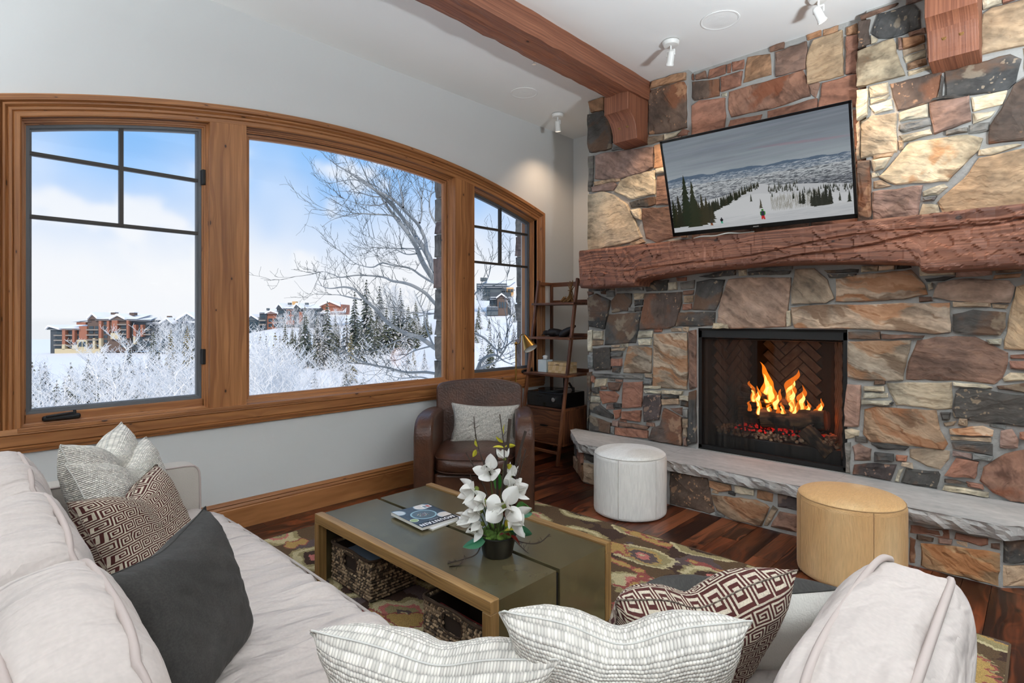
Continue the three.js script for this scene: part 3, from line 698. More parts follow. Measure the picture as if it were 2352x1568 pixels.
{
  const FX0 = -2.058, FX1 = -0.98, FY0 = 0.345, FY1 = 1.333, X0 = -3.15, X1 = 0.13, NX0 = -2.14, NX1 = -0.868;
  const sh = new THREE.Shape(); sh.moveTo(X0, 0); sh.lineTo(X1, 0); sh.lineTo(X1, YC); sh.lineTo(NX1, YC); sh.lineTo(NX1, 1.96); sh.lineTo(NX0, 1.96); sh.lineTo(NX0, YC); sh.lineTo(X0, YC); sh.lineTo(X0, 0);
  const ho = new THREE.Path(); ho.moveTo(FX0, FY0); ho.lineTo(FX1, FY0); ho.lineTo(FX1, FY1); ho.lineTo(FX0, FY1); ho.lineTo(FX0, FY0); sh.holes.push(ho);
  let core = new THREE.ExtrudeGeometry(sh, { depth: 0.755, bevelEnabled: false }); core.translate(0, 0, -5.105); core = metreUV(core);
  const ch = struct(mesh('wall_chimney', core, M.mortar, scene), 'full-height chimney of mixed brown, tan and charcoal stones', 'chimney');
  const niche = mesh('niche_panel', span(NX0, NX1, 1.96, YC, -5.1, -4.425), M.mortar, ch);
  const hb = thing('raised_hearth', 'raised fireplace hearth of grey slabs on a stone base', 'hearth');
  // base of the hearth with cut corners
  const bs = new THREE.Shape(); [[-3.2, 4.34], [-3.2, 4.2], [-2.862, 3.878], [-0.165, 3.868], [0.19, 4.2], [0.19, 4.34]].forEach(([x, z], i) => (i ? bs.lineTo(x, z) : bs.moveTo(x, z)));
  let bg = new THREE.ExtrudeGeometry(bs, { depth: 0.268, bevelEnabled: false }); bg.rotateX(-PI / 2); mesh('mortar_base', metreUV(bg), M.mortar, hb);
  reseed(31);
  for (const line of STONES) {
    const [pl, kind, ...pp] = line.split(' '), out = pp.map((s) => s.split(',').map((v) => v / 1000)), [, gr] = KIND[kind];
    const z0 = pl === 'P' ? -4.35 : pl === 'N' ? -4.425 : -3.874, h = pl === 'H' ? rr(0.008, 0.026) : pl === 'N' ? rr(0.012, 0.03) : rr(0.012, 0.042), ang = gr === 3 ? rr(-0.55, -0.15) : gr === 0 ? rr(-0.9, 0.5) : rr(0, 6);
    mesh('stone', stoneGeo(out, z0, h, stoneColor(kind), ang), stoneMats[gr], pl === 'P' ? ch : pl === 'N' ? niche : hb);
  }
  // stones on the cut corners of the hearth
  for (const [ax, az, bx, bz] of [[-3.2, -4.2, -2.862, -3.878], [-0.165, -3.868, 0.19, -4.2]]) {
    const L = Math.hypot(bx - ax, bz - az), t = Math.atan2(-(bz - az), bx - ax);
    for (const [u0, u1, v0, v1, k] of [[0.01, 0.2, 0.01, 0.12, 't'], [0.22, L - 0.01, 0.01, 0.15, 'o'], [0.01, 0.24, 0.135, 0.26, 'd'], [0.26, L - 0.01, 0.165, 0.26, 'r']]) {
      const g = stoneGeo([[u0, v0], [u1, v0], [u1, v1], [u0, v1]], 0, rr(0.01, 0.03), stoneColor(k), 0.3); g.rotateY(t); g.translate(ax, 0, az); mesh('stone', g, stoneMats[KIND[k][1]], hb);
    }
  }
  // three slabs with split front edges
  const slabTop = 0.345, slabT = 0.078;
  const outl = [[-3.29, -4.33], [-3.29, -4.237], [-2.88, -3.825], [-2.10, -3.822], [-0.995, -3.808], [-0.15, -3.798], [0.26, -4.22], [0.26, -4.33]];
  for (const list of [[0, 1, 2, 3, [-2.157, -4.33]], [[-2.155, -4.33], 3, 4, [-0.985, -4.33]], [[-0.983, -4.33], 4, 5, 6, 7]]) {
    const P = list.map((k) => (Array.isArray(k) ? k : outl[k])), top = [], edge = [];
    for (let i = 0; i < P.length; i++) {
      const a = P[i], b = P[(i + 1) % P.length], L = Math.hypot(b[0] - a[0], b[1] - a[1]), front = max(a[1], b[1]) > -4.2 && !(abs(a[0] - b[0]) < 0.2 && abs(a[1] - b[1]) > 0.3), n = front ? max(1, Math.round(L / 0.035)) : 1;
      for (let k = 0; k < n; k++) { const t = k / n; top.push([mix(a[0], b[0], t), mix(a[1], b[1], t), front]); }
    }
    const n = top.length, pos = []; let cx = 0, cz = 0; top.forEach((p) => { cx += p[0] / n; cz += p[1] / n; });
    const lev = [0, 0.004, 0.025, 0.05, slabT], rings = lev.map((d, j) => top.map(([x, z, f], i) => { const o = f && j ? rr(-0.016, 0.012) - (j === 4 ? 0.012 : 0) : 0, dx = x - cx, dz = z - cz, q = Math.hypot(dx, dz); const onJoint = !f; return [x + (onJoint ? 0 : 0), slabTop - d, z + (f ? o : 0)]; }));
    const shp = top.map((p) => new THREE.Vector2(p[0], -p[1])); const tris = THREE.ShapeUtils.triangulateShape(shp, []);
    const tp = []; for (const t of tris) for (const k of t) tp.push(...rings[0][k]);
    const tg = new THREE.BufferGeometry(); tg.setAttribute('position', new THREE.Float32BufferAttribute(tp, 3)); tg.computeVertexNormals();
    for (let j = 0; j < 4; j++) for (let i = 0; i < n; i++) { const k = (i + 1) % n; pos.push(...rings[j][i], ...rings[j + 1][i], ...rings[j + 1][k], ...rings[j][i], ...rings[j + 1][k], ...rings[j][k]); }
    const eg = new THREE.BufferGeometry(); eg.setAttribute('position', new THREE.Float32BufferAttribute(pos, 3)); eg.computeVertexNormals();
    const s = mesh('slab', metreUV(tg, 0), M.slab, hb); mesh('split_edge', metreUV(eg, 0), M.slabRough, s);
  }
  // ---- mantel: a hand-hewn timber with an arched underside
  const mt = thing('mantel_beam', 'hand-hewn dark timber mantel with an arched underside above the fireplace', 'mantel');
  const MX0 = -3.06, MX1 = 0.04, mz = -4.075, mTop = 2.03;
  const under = (x) => { const c = -1.51, d = abs(x - c); return d > 0.97 ? 1.69 : d > 0.945 ? 1.725 : 1.795 - 0.055 * (d / 0.945) ** 2; };
  reseed(77); const cells = []; for (let i = 0; i < 420; i++) cells.push([rr(MX0, MX1), rr(1.68, 2.04), rr(-0.45, 0.45), rr(-0.2, 0.2), rr(-0.006, 0.004)]);
  const facet = (x, y) => { let b = 9, c = null; for (const q of cells) { const dx = (x - q[0]) * 1.5 + (y - q[1]) * 0.5, dy = y - q[1], d = dx * dx + dy * dy; if (d < b) { b = d; c = q; } } return c[4] + (x - c[0]) * c[2] * 0.6 + (y - c[1]) * c[3] * 0.6; };
  const crack1 = (x) => 1.80 + (x - MX0) * 0.052 + 0.012 * sin(x * 5) - 0.02 * sin(x * 2.2), crack2 = (x) => 1.72 + (x + 2.2) * 0.11 + 0.008 * sin(x * 9);
  const fz = (x, y) => { let z = mz + facet(x, y) * 1.0; const a = abs(y - crack1(x)), b = x > -2.3 ? abs(y - crack2(x)) : 1; z -= 0.014 * sstep(0.008, 0.002, a) * sstep(MX0 + 0.3, MX0 + 0.7, x) + 0.02 * sstep(0.011, 0.003, b) * sstep(-2.2, -1.5, x); return z; };
  const FN = 260, front = grid(FN, 34, (u, v) => { const x = mix(MX0, MX1, u), y0 = under(x), y = mix(y0, mTop, v), e = sstep(0, 0.05, min(v, 1 - v)); return [x, y, fz(x, y) - (1 - e) * 0.012]; }, (u, v) => [mix(MX0, MX1, u), v * 0.34]);
  const fg = front.toNonIndexed(); fg.computeVertexNormals(); mesh('front_face', fg, M.beam, mt);
  const und = grid(FN, 3, (u, v) => { const x = mix(MX0, MX1, u), y0 = under(x); return [x, y0, mix(-4.36, fz(x, y0) - 0.012, v)]; }, (u, v) => [mix(MX0, MX1, u), v * 0.28 + 0.5]).toNonIndexed(); und.computeVertexNormals();
  const topg = grid(FN, 2, (u, v) => { const x = mix(MX0, MX1, u); return [x, mTop, mix(fz(x, mTop) - 0.012, -4.36, v)]; }, (u, v) => [mix(MX0, MX1, u), v * 0.28 + 1.1]);
  const ends = [MX0, MX1].map((x) => grid(4, 6, (u, v) => { const y = mix(under(x), mTop, v), e = sstep(0, 0.05, min(v, 1 - v)); return [x, y, mix(-4.36, fz(x, y) - (1 - e) * 0.012, u)]; }, (u, v) => [u * 0.3, v * 0.34]));
  mesh('body', merge([und, topg, ...ends]), M.beam, mt);
  // ---- ceiling beam on its corbels
  const beam = struct(mesh('trim_beam', new THREE.BufferGeometry(), M.beamStraight, scene), 'reddish brown timber ceiling beam running to the chimney', 'beam');
  const hewn = (x0, x1, y0, y1, z0, z1) => {
    const k = (a, b, s) => (fbm(a * 12, b * 5, 3, 4096, 4096, s) - 0.5) * 0.02 + (floor(vn(a * 16, b * 9, 4096, 4096, s + 4) * 4) - 1.5) * 0.003;
    const bot = grid(14, 160, (u, v) => { const x = mix(x0, x1, u), z = mix(z0, z1, v); return [x, y0 + k(x, z, 500), z]; }, (u, v) => [mix(z0, z1, v), u * 0.25]);
    const rt = grid(8, 160, (u, v) => { const y = mix(y0, y1, u), z = mix(z0, z1, v); return [x1 + k(y, z, 520) * 0.5 - 0.006 * (u < 0.05 ? 1 : 0), y + (u < 0.05 ? k(x1, z, 500) : 0), z]; }, (u, v) => [mix(z0, z1, v), u * 0.18 + 0.4]);
    const lf = grid(8, 160, (u, v) => { const y = mix(y0, y1, u), z = mix(z0, z1, v); return [x0 + k(y, z, 540) * 0.5, y + (u < 0.05 ? k(x0, z, 500) : 0), z]; }, (u, v) => [mix(z0, z1, v), u * 0.18 + 0.8]);
    const g = merge([bot, rt, lf]); g.computeVertexNormals(); return g;
  };
  beam.geometry = hewn(-2.722, -2.49, 3.312, YC + 0.01, -4.42, ZF);
  const beam2 = beam.clone(); beam2.name = 'trim_beam_001'; beam2.userData = { kind: 'structure', label: 'second ceiling beam above the right corbel, out of view', category: 'beam' }; beam2.position.x = 2.225; scene.add(beam2);
  for (const [x0, lab] of [[-2.745, 'carved timber corbel under the ceiling beam left of the television'], [-0.505, 'carved timber corbel high on the right of the chimney']]) {
    const cb = thing('corbel', lab, 'corbel', [x0, 0, 0], 0, 'timber corbels');
    const s = new THREE.Shape(); const zf = 4.02; s.moveTo(4.40, 3.312); s.lineTo(zf, 3.312); s.lineTo(zf, 3.165);
    for (let i = 1; i <= 12; i++) { const a = i / 12 * PI / 2; s.lineTo(zf + 0.135 * sin(a), 3.165 - 0.155 * (1 - cos(a)) - 0.03 * sin(a)); }
    s.lineTo(zf + 0.14, 2.955); s.lineTo(4.40, 2.935); s.lineTo(4.40, 3.312);
    let g = new THREE.ExtrudeGeometry(s, { depth: 0.23, bevelEnabled: true, bevelSize: 0.004, bevelThickness: 0.004, bevelSegments: 1 }); g.rotateY(PI / 2); g = metreUV(g, 1); mesh('bracket', g, M.beamStraight, cb);
    for (const dx of [0.075, 0.155]) { const p = cyl(0.012, 0.012, 0.012, 0, 0, 0, 14); p.rotateX(PI / 2 - 0.55); p.translate(dx, 3.06, -zf - 0.125 + 0.006); mesh('peg', p, M.oak, cb); }
  }
}
// ---------------------------------------------------------------- fireplace
{
  const X0 = -2.058, X1 = -0.98, Y0 = 0.345, Y1 = 1.333;
  const texBrick = colorTex(256, 256, (u, v) => { const a = fbm(u * 5, v * 5, 4, 5, 5, 600), g = 74 + (a - 0.5) * 50; return [g, g * 0.95, g * 0.88]; });
  const brickM = std({ map: texBrick, roughness: 0.95 });
  const sootM = std({ color: 0x1a1613, roughness: 0.95 });
  const fb = thing('fireplace', 'black framed fireplace with a mesh curtain set in the chimney', 'fireplace');
  mesh('firebox', merge([span(X0 + 0.12, X1 - 0.12, Y0, Y1 - 0.02, -4.99, -4.97), span(X0 + 0.01, X1 - 0.01, Y0 - 0.005, Y0 + 0.012, -4.97, -4.36), span(X0 + 0.01, X1 - 0.01, Y1 - 0.02, Y1 + 0.01, -4.97, -4.36)]), sootM, fb);
  // slanted side and back walls laid in herringbone brick
  const wall = (ax, az, bx, bz, name) => {
    const L = Math.hypot(bx - ax, bz - az), t = Math.atan2(-(bz - az), bx - ax), g0 = new THREE.Group(); g0.name = name; g0.position.set(ax, Y0 + 0.012, az); g0.rotation.y = t; fb.add(g0);
    mesh('mortar_back', span(0, L, 0, Y1 - Y0 - 0.03, -0.03, -0.008), sootM, g0);
    const H = Y1 - Y0 - 0.04, bw = 0.066, bl = 0.198, G = box(bl - 0.008, bw - 0.008, 0.02, 0, 0, 0, 0.003, 0, 4);
    const c = SQ2, put = (x, y, a) => { const X = (x - y) * c, Y = (x + y) * c; if (X < 0.06 || X > L - 0.06 || Y < 0.06 || Y > H - 0.06) return; const m = mesh('brick', G, brickM, g0); m.position.set(X, Y, 0); m.rotation.z = a + PI / 4; };
    for (let q = -14; q < 30; q++) for (let r = -5; r < 7; r++) {
      const x0 = (q + r * 3) * bw, y0 = (q - r * 3) * bw;
      put(x0 + bl / 2, y0 + bw / 2, 0);
      put(x0 + bw / 2, y0 + bw + bl / 2, PI / 2);
    }
  };
  const SQ2 = Math.SQRT1_2;
  wall(X0 + 0.22, -4.92, X1 - 0.22, -4.92, 'back_wall');
  wall(X0 + 0.03, -4.40, X0 + 0.22, -4.92, 'side_wall');
  wall(X1 - 0.22, -4.92, X1 - 0.03, -4.40, 'side_wall');
  mesh('frame', merge([span(X0 - 0.005, X0 + 0.028, Y0, Y1, -4.40, -4.365), span(X1 - 0.028, X1 + 0.005, Y0, Y1, -4.40, -4.365), span(X0, X1, Y1 - 0.075, Y1 + 0.005, -4.40, -4.365), span(X0, X1, Y0, Y0 + 0.035, -4.40, -4.365)]), std({ color: 0x0b0b0b, roughness: 0.5 }), fb);
  mesh('curtain_rod', bar([X0 + 0.03, Y1 - 0.085, -4.405], [X1 - 0.03, Y1 - 0.085, -4.405], 0.006), M.darkMetal, fb);
  // woven mesh curtain, drawn together from both sides: real wires would be finer than the picture, so its weave is a cut-out
  const W = 64, dat = new Uint8Array(W * W * 4); for (let y = 0; y < W; y++) for (let x = 0; x < W; x++) { const i = (y * W + x) * 4, a = ((x + y) % 16) < 3 || ((x - y + 64) % 16) < 3; dat[i] = dat[i + 1] = dat[i + 2] = 255; dat[i + 3] = 255; if (!a) dat[i] = dat[i + 1] = dat[i + 2] = 0; }
  const al = fin(new THREE.DataTexture(dat, W, W, THREE.RGBAFormat)); al.repeat.set(60, 60);
  const wire = std({ color: 0x3a3632, metalness: 0.5, roughness: 0.6, transparent: true, alphaMap: al });
  const wireDark = std({ color: 0x1c1a18, metalness: 0.3, roughness: 0.7, transparent: true, opacity: 1, alphaMap: al });
  for (const [a, b, wr] of [[X0 + 0.03, -1.60, wire], [X0 + 0.05, -1.66, wireDark], [-1.48, X1 - 0.03, wire]]) mesh('mesh_curtain', grid(80, 2, (u, v) => [mix(a, b, u), mix(Y0 + 0.03, Y1 - 0.085, v), (wr === wire ? -4.405 : -4.428) + 0.006 * sin(u * 52) + 0.003 * sin(u * 23)], (u, v) => [u * 0.55, v * 0.95]), wr, fb);
  // grate, ember bed, logs, flames
  const gr = thing('fire_grate', 'black iron grate under the burning logs', 'grate', [-1.5, Y0 + 0.012, -4.66]);
  mesh('rail', merge([bar([-0.33, 0.17, 0.11], [0.33, 0.17, 0.11], 0.01), bar([-0.28, 0.17, -0.12], [0.28, 0.17, -0.12], 0.01)]), M.black, gr);
  for (let i = 0; i < 5; i++) { const x = -0.26 + i * 0.13; mesh('tine', merge([bar([x, 0.17, -0.14], [x, 0.17, 0.13], 0.009), bar([x, 0.17, 0.13], [x, 0.27, 0.15], 0.009)]), M.black, gr); }
  for (const x of [-0.28, 0.28]) mesh('foot', bar([x, 0, 0.11], [x, 0.17, 0.11], 0.01), M.black, gr);
  const pan = thing('burner_pan', 'low black metal tray under the lava rock', 'tray', [-1.5, Y0 + 0.0125, -4.64]); mesh('tray', merge([span(-0.46, 0.46, 0, 0.11, -0.17, 0.18, 0.01)]), M.black, pan);
  reseed(51);
  const lava = []; for (let i = 0; i < 520; i++) { const g = new THREE.IcosahedronGeometry(rr(0.009, 0.017), 0); const a = rr(-0.45, 0.45), zz = rr(-0.16, 0.17); g.translate(a, rr(0, 0.055), zz); g.rotateY(0); lava.push(tint(g, rnd() < 0.5 ? [0.2, 0.13, 0.085] : [0.3, 0.2, 0.12])); }
  const bed = mesh('lava_rock', merge(lava), std({ vertexColors: true, roughness: 1 }), scene); bed.position.set(-1.5, Y0 + 0.125, -4.64); bed.userData = { label: 'bed of brown lava rock under the grate', category: 'embers', kind: 'stuff' };
  const em = []; for (let i = 0; i < 170; i++) { const g = new THREE.IcosahedronGeometry(rr(0.004, 0.011), 0); g.translate(rr(-0.32, 0.3), rr(0.05, 0.068), rr(-0.1, 0.15)); em.push(g); }
  const emb = mesh('glowing_embers', merge(em), std({ color: 0x200505, emissive: 0xff2a22, emissiveIntensity: 0.45, roughness: 1 }), scene); emb.position.copy(bed.position); emb.userData = { label: 'red glowing embers on the fire bed', category: 'embers', kind: 'stuff' };
  const texBark = colorTex(512, 256, (u, v) => { const a = fbm(u * 4, v * 20, 4, 4, 20, 620), b = fbm(u * 5, v * 5, 3, 5, 5, 621); const c = mix3([48, 36, 28], [170, 128, 88], clamp(a * 1.4 - 0.35)); return mix3(c, [20, 17, 15], sstep(0.54, 0.68, b)); });
  const bark = std({ map: texBark, bumpMap: rep(bumpWood, 1, 1), bumpScale: 0.01, roughness: 0.95 }), char = std({ color: 0x14110f, roughness: 0.95 });
  const log = (name, label, a, b, r) => {
    const A = new THREE.Vector3(...a), B = new THREE.Vector3(...b), L = A.distanceTo(B), s = rr(0, 100), t = thing(name, label, 'log', a, 0, 'gas logs in the fire');
    const q = new THREE.Quaternion().setFromUnitVectors(new THREE.Vector3(1, 0, 0), B.clone().sub(A).normalize());
    const body = grid(16, 18, (u, v) => { const th = v * 2 * PI, k = r * (1 + (fbm(u * 5 + s, v * 3, 3, 4096, 3, 630) - 0.5) * 0.5); return [u * L, cos(th) * k, sin(th) * k]; }, (u, v) => [u * L * 2, v]);
    body.applyQuaternion(q); mesh('bark', body, bark, t);
    for (const u of [0, 1]) { const c = new THREE.CircleGeometry(r * 1.02, 16); c.rotateY(PI / 2); c.translate(u * L + (u ? 0.002 : -0.002), 0, 0); c.applyQuaternion(q); mesh('charred_end', c, char, t); }
  };
  const by = Y0 + 0.2;
  log('log', 'thick bark log lying at the front of the fire', [-1.62, by + 0.075, -4.56], [-1.18, by + 0.11, -4.60], 0.075);
  log('log', 'charred log lying across the back of the grate', [-1.86, by + 0.06, -4.74], [-1.2, by + 0.08, -4.76], 0.07);
  log('log', 'burning branch leaning up to the left of the fire', [-1.80, by + 0.30, -4.62], [-1.36, by + 0.17, -4.66], 0.035);
  log('log', 'glowing split log in the middle of the fire', [-1.84, by + 0.185, -4.64], [-1.34, by + 0.19, -4.70], 0.042);
  log('log', 'blackened stub of log at the right end of the fire', [-1.30, by + 0.03, -4.52], [-1.12, by - 0.12, -4.50], 0.06);
  // flames: tongues of fire, brightest at their hearts
  const fire = thing('fire', 'orange and yellow flames leaping from the logs', 'fire', [-1.5, by, -4.62]);
  const flameM = (c, e) => std({ color: 0x000000, emissive: c, emissiveIntensity: e, roughness: 1, transparent: true, opacity: 0.5 });
  const outer = flameM(0xff7a16, 1.5), inner = std({ color: 0x000000, emissive: 0xffd468, emissiveIntensity: 3.2, roughness: 1, transparent: true, opacity: 0.85 });
  const tongue = (x, y, z, h, r, lean, m, s) => grid(12, 22, (u, v) => { const th = u * 2 * PI, k = r * Math.pow(v + 0.02, 0.3) * Math.pow(1 - v, 0.85) * 1.5 * (1 + 0.3 * sin(v * 11 + s * 3) * v), w = (sin(v * 6 + s) * 0.55 + sin(v * 13 + s * 2) * 0.25) * r * v * 1.5; return [x + cos(th) * k * (1 + 0.2 * sin(v * 9 + s)) + lean * v * v * h + w, y + v * h, z + sin(th) * k * 0.5 + w * 0.4]; });
  reseed(91);
  for (const [x, y, z, h, r] of [[-0.10, 0.19, 0, 0.33, 0.05], [-0.07, 0.2, 0.01, 0.24, 0.04], [0.06, 0.17, -0.02, 0.30, 0.048], [0.09, 0.17, 0.0, 0.22, 0.036], [0.16, 0.14, 0.0, 0.22, 0.036], [-0.2, 0.19, 0.02, 0.17, 0.032], [-0.15, 0.16, 0.05, 0.17, 0.03], [-0.02, 0.15, 0.05, 0.17, 0.034], [0.1, 0.13, 0.06, 0.14, 0.028], [-0.14, 0.1, 0.08, 0.12, 0.028], [0.21, 0.12, 0.03, 0.13, 0.026], [0.29, 0.14, 0.02, 0.13, 0.024], [0.26, 0.13, 0.02, 0.1, 0.02], [-0.06, 0.1, 0.09, 0.11, 0.026], [0.04, 0.11, 0.09, 0.11, 0.024], [-0.22, 0.12, 0.06, 0.09, 0.02], [0.12, 0.1, 0.08, 0.15, 0.024], [0.0, 0.1, 0.09, 0.09, 0.022]]) {
    const s = rr(0, 6), lean = rr(-0.18, 0.22);
    const f = mesh('flame', tongue(x, y, z, h, r, lean, outer, s), outer, fire); if (h > 0.1) mesh('flame_heart', tongue(x, y + 0.005, z + 0.005, h * 0.7, r * 0.6, lean * 0.75, inner, s), inner, f);
  }
  const fl = new THREE.PointLight(0xff8a3a, 0.5); fl.position.set(-1.46, by + 0.33, -4.56); fl.castShadow = true; fl.shadow.radius = 7; scene.add(fl);
  const fl2 = new THREE.PointLight(0xff6a20, 0.4); fl2.position.set(-1.13, by + 0.1, -4.74); fl2.castShadow = true; fl2.shadow.radius = 5; scene.add(fl2);
}
// ---------------------------------------------------------------- television on its tilting arm
{
  const w = 1.25, h = 0.731, tv = thing('television', 'flat black television tilted forward above the mantel, showing a ski slope', 'television', [-1.487, 2.402, -3.973]);
  const b = new THREE.Matrix4().makeBasis(new THREE.Vector3(0.9975, 0, -0.07).normalize(), new THREE.Vector3(0.023, 0.943, 0.332).normalize(), new THREE.Vector3(0.07, -0.332, 0.941).normalize()); tv.rotation.setFromRotationMatrix(b);
  mesh('housing', merge([box(w, h, 0.03, 0, 0, -0.021, 0.008), box(w * 0.62, h * 0.55, 0.035, 0, -0.06, -0.05, 0.015)]), M.black, tv);
  mesh('bezel', merge([span(-w / 2, w / 2, h / 2 - 0.018, h / 2, -0.008, 0.004, 0.002), span(-w / 2, w / 2, -h / 2, -h / 2 + 0.03, -0.008, 0.004, 0.002), span(-w / 2, -w / 2 + 0.018, -h / 2, h / 2, -0.008, 0.004, 0.002), span(w / 2 - 0.018, w / 2, -h / 2, h / 2, -0.008, 0.004, 0.002)]), M.blackGloss, tv);
  const pic = canvasTex(1600, 900, (c, W, H) => {
    let g = c.createLinearGradient(0, 0, 0, H * 0.42); g.addColorStop(0, '#848d97'); g.addColorStop(0.5, '#909aa3'); g.addColorStop(1, '#aab4bb'); c.fillStyle = g; c.fillRect(0, 0, W, H);
    reseed(5);
    for (let i = 0; i < 130; i++) { c.globalAlpha = rr(0.03, 0.1); c.fillStyle = rnd() < 0.5 ? '#6d7681' : '#c3ccd2'; c.beginPath(); c.ellipse(rr(0, W), rr(0, 360), rr(120, 480), rr(4, 16), -0.03, 0, 7); c.fill(); }
    c.globalAlpha = 0.1; c.fillStyle = '#c46a78'; for (let i = 0; i < 5; i++) { c.beginPath(); c.ellipse(980 + i * 130, 210 + i * 9, 190, 9, 0.02, 0, 7); c.fill(); } c.globalAlpha = 1;
    // far ranges
    const ridge = (y0, amp, f, s, col) => { c.fillStyle = col; c.beginPath(); c.moveTo(0, H); for (let x = 0; x <= W; x += 6) c.lineTo(x, y0 + (0.5 - fbm(x / W * f + s, 1.7, 5)) * amp); c.lineTo(W, H); c.fill(); };
    ridge(368, 70, 7, 0, '#5f7389'); ridge(392, 60, 9, 4, '#8090a2'); ridge(420, 44, 9, 9, '#9aa5b0'); ridge(450, 40, 8, 14, '#c2c8cc'); ridge(520, 50, 6, 20, '#b4b9bd'); ridge(560, 60, 5, 30, '#8d9299');
    for (let i = 0; i < 5200; i++) { const y = rr(385, 640), x = rr(0, W); c.globalAlpha = rr(0.15, 0.6); c.fillStyle = y < 450 ? (rnd() < 0.5 ? '#e6ebef' : '#46586d') : rnd() < (x > 900 && y > 480 ? 0.68 : 0.45) ? '#252a33' : '#e4e8ea'; c.beginPath(); c.ellipse(x, y, rr(3, 26), rr(1, 3.4), rr(-0.25, 0.1), 0, 7); c.fill(); } c.globalAlpha = 1;
    // snowy knolls and the piste
    const hill = (pts, col) => { c.fillStyle = col; c.beginPath(); c.moveTo(pts[0][0], pts[0][1]); for (let i = 1; i < pts.length - 1; i++) c.quadraticCurveTo(pts[i][0], pts[i][1], (pts[i][0] + pts[i + 1][0]) / 2, (pts[i][1] + pts[i + 1][1]) / 2); c.lineTo(pts[pts.length - 1][0], pts[pts.length - 1][1]); c.lineTo(W, H); c.lineTo(0, H); c.fill(); };
    hill([[0, 690], [200, 640], [420, 612], [600, 585], [760, 560], [860, 520], [960, 560], [1150, 575], [1350, 600], [1600, 640]], '#d3d5d8');
    hill([[0, 760], [300, 730], [560, 680], [700, 640], [820, 612], [960, 635], [1150, 665], [1350, 680], [1600, 720]], '#dddfe1');
    const fir = (x, y, h, col) => { c.fillStyle = col; for (let k = 0; k < 9; k++) { const t = k / 9, ww = h * 0.19 * (0.18 + t), yy = y - h + h * t; c.beginPath(); c.moveTo(x - ww * rr(0.7, 1.2), yy + h * 0.15); c.lineTo(x + rr(-2, 2), yy - h * 0.03); c.lineTo(x + ww * rr(0.7, 1.2), yy + h * 0.15); c.fill(); } };
    for (let i = 0; i < 90; i++) { const t = i / 90, x = mix(330, 860, t) + rr(-14, 14), y = mix(760, 545, t) + rr(-6, 16); fir(x, y, mix(120, 44, t) * rr(0.7, 1.1), ['#1f2619', '#2a2f20', '#343322'][i % 3]); }
    for (let i = 0; i < 60; i++) fir(rr(930, 1180), rr(575, 640), rr(18, 44), '#4d4f47');
    for (let i = 0; i < 70; i++) fir(rr(1200, W), rr(640, 700), rr(18, 40), '#3c4038');
    c.strokeStyle = '#84806f'; for (let i = 0; i < 520; i++) { const x = rr(950, 1360), y = rr(690, 800); c.globalAlpha = rr(0.3, 0.8); c.beginPath(); c.moveTo(x, y); c.lineTo(x + rr(-3, 3), y - rr(24, 64)); c.lineWidth = rr(1, 2.4); c.stroke(); } c.globalAlpha = 1;
    for (let i = 0; i < 34; i++) fir(mix(1190, 1440, rnd()), rr(745, 800), rr(60, 140), ['#20241a', '#2b2e22'][i % 2]);
    fir(780, 680, 66, '#33382a'); fir(965, 664, 44, '#2c3226'); fir(860, 752, 84, '#4c4634'); fir(1140, 705, 60, '#2c3226'); fir(1500, 770, 70, '#2c3226'); fir(1570, 800, 110, '#2c3226');
    hill([[0, 835], [200, 842], [420, 866], [700, 830], [1000, 815], [1300, 800], [1600, 790]], '#d6d8da');
    for (let i = 0; i < 300; i++) { c.globalAlpha = 0.14; c.fillStyle = '#a9afb6'; c.beginPath(); c.ellipse(rr(0, W), rr(800, H), rr(20, 120), rr(1, 3), -0.05, 0, 7); c.fill(); } c.globalAlpha = 1;
    for (let i = 0; i < 26; i++) fir(rr(0, 410), rr(800, 845), rr(110, 320), ['#222a1a', '#31301f', '#3a3723'][i % 3]);
    fir(165, 830, 480, '#26301f'); fir(235, 845, 430, '#2f3522'); fir(80, 830, 300, '#2a2c20'); fir(400, 835, 160, '#3c3826');
    // skiers
    const man = (x, y, s, jacket, legs, arms) => { c.fillStyle = legs; c.beginPath(); c.moveTo(x - 9 * s, y - 30 * s); c.lineTo(x + 11 * s, y - 30 * s); c.lineTo(x + 17 * s, y); c.lineTo(x + 5 * s, y); c.lineTo(x + 2 * s, y - 12 * s); c.lineTo(x - 3 * s, y); c.lineTo(x - 10 * s, y - 4 * s); c.fill(); c.fillStyle = jacket; c.fillRect(x - 12 * s, y - 62 * s, 26 * s, 34 * s); c.fillStyle = arms; c.fillRect(x - 17 * s, y - 60 * s, 7 * s, 26 * s); c.fillRect(x + 12 * s, y - 58 * s, 8 * s, 24 * s); c.beginPath(); c.arc(x + 1 * s, y - 70 * s, 8 * s, 0, 7); c.fill(); };
    man(868, 862, 1.25, '#20283a', '#d4262a', '#3c8a2e'); man(488, 858, 0.75, '#1a1c20', '#3db18c', '#1a1c20'); man(388, 868, 0.9, '#3a3a34', '#8a4a22', '#3a3a34');
  });
  const scr = new THREE.PlaneGeometry(w - 0.036, h - 0.048); scr.translate(0, 0.006, 0.0005);
  const sm = std({ color: 0x050506, emissive: 0xffffff, emissiveMap: pic, emissiveIntensity: 0.62, roughness: 0.12 }); const s = mesh('screen', scr, sm, tv); s.userData.label = 'screen showing skiers on a snowy slope';
  const logo = canvasTex(256, 48, (c) => { c.fillStyle = '#050505'; c.fillRect(0, 0, 256, 48); c.fillStyle = '#e8e8e8'; c.font = 'bold 34px sans-serif'; c.textAlign = 'center'; c.fillText('PHILIPS', 128, 36); });
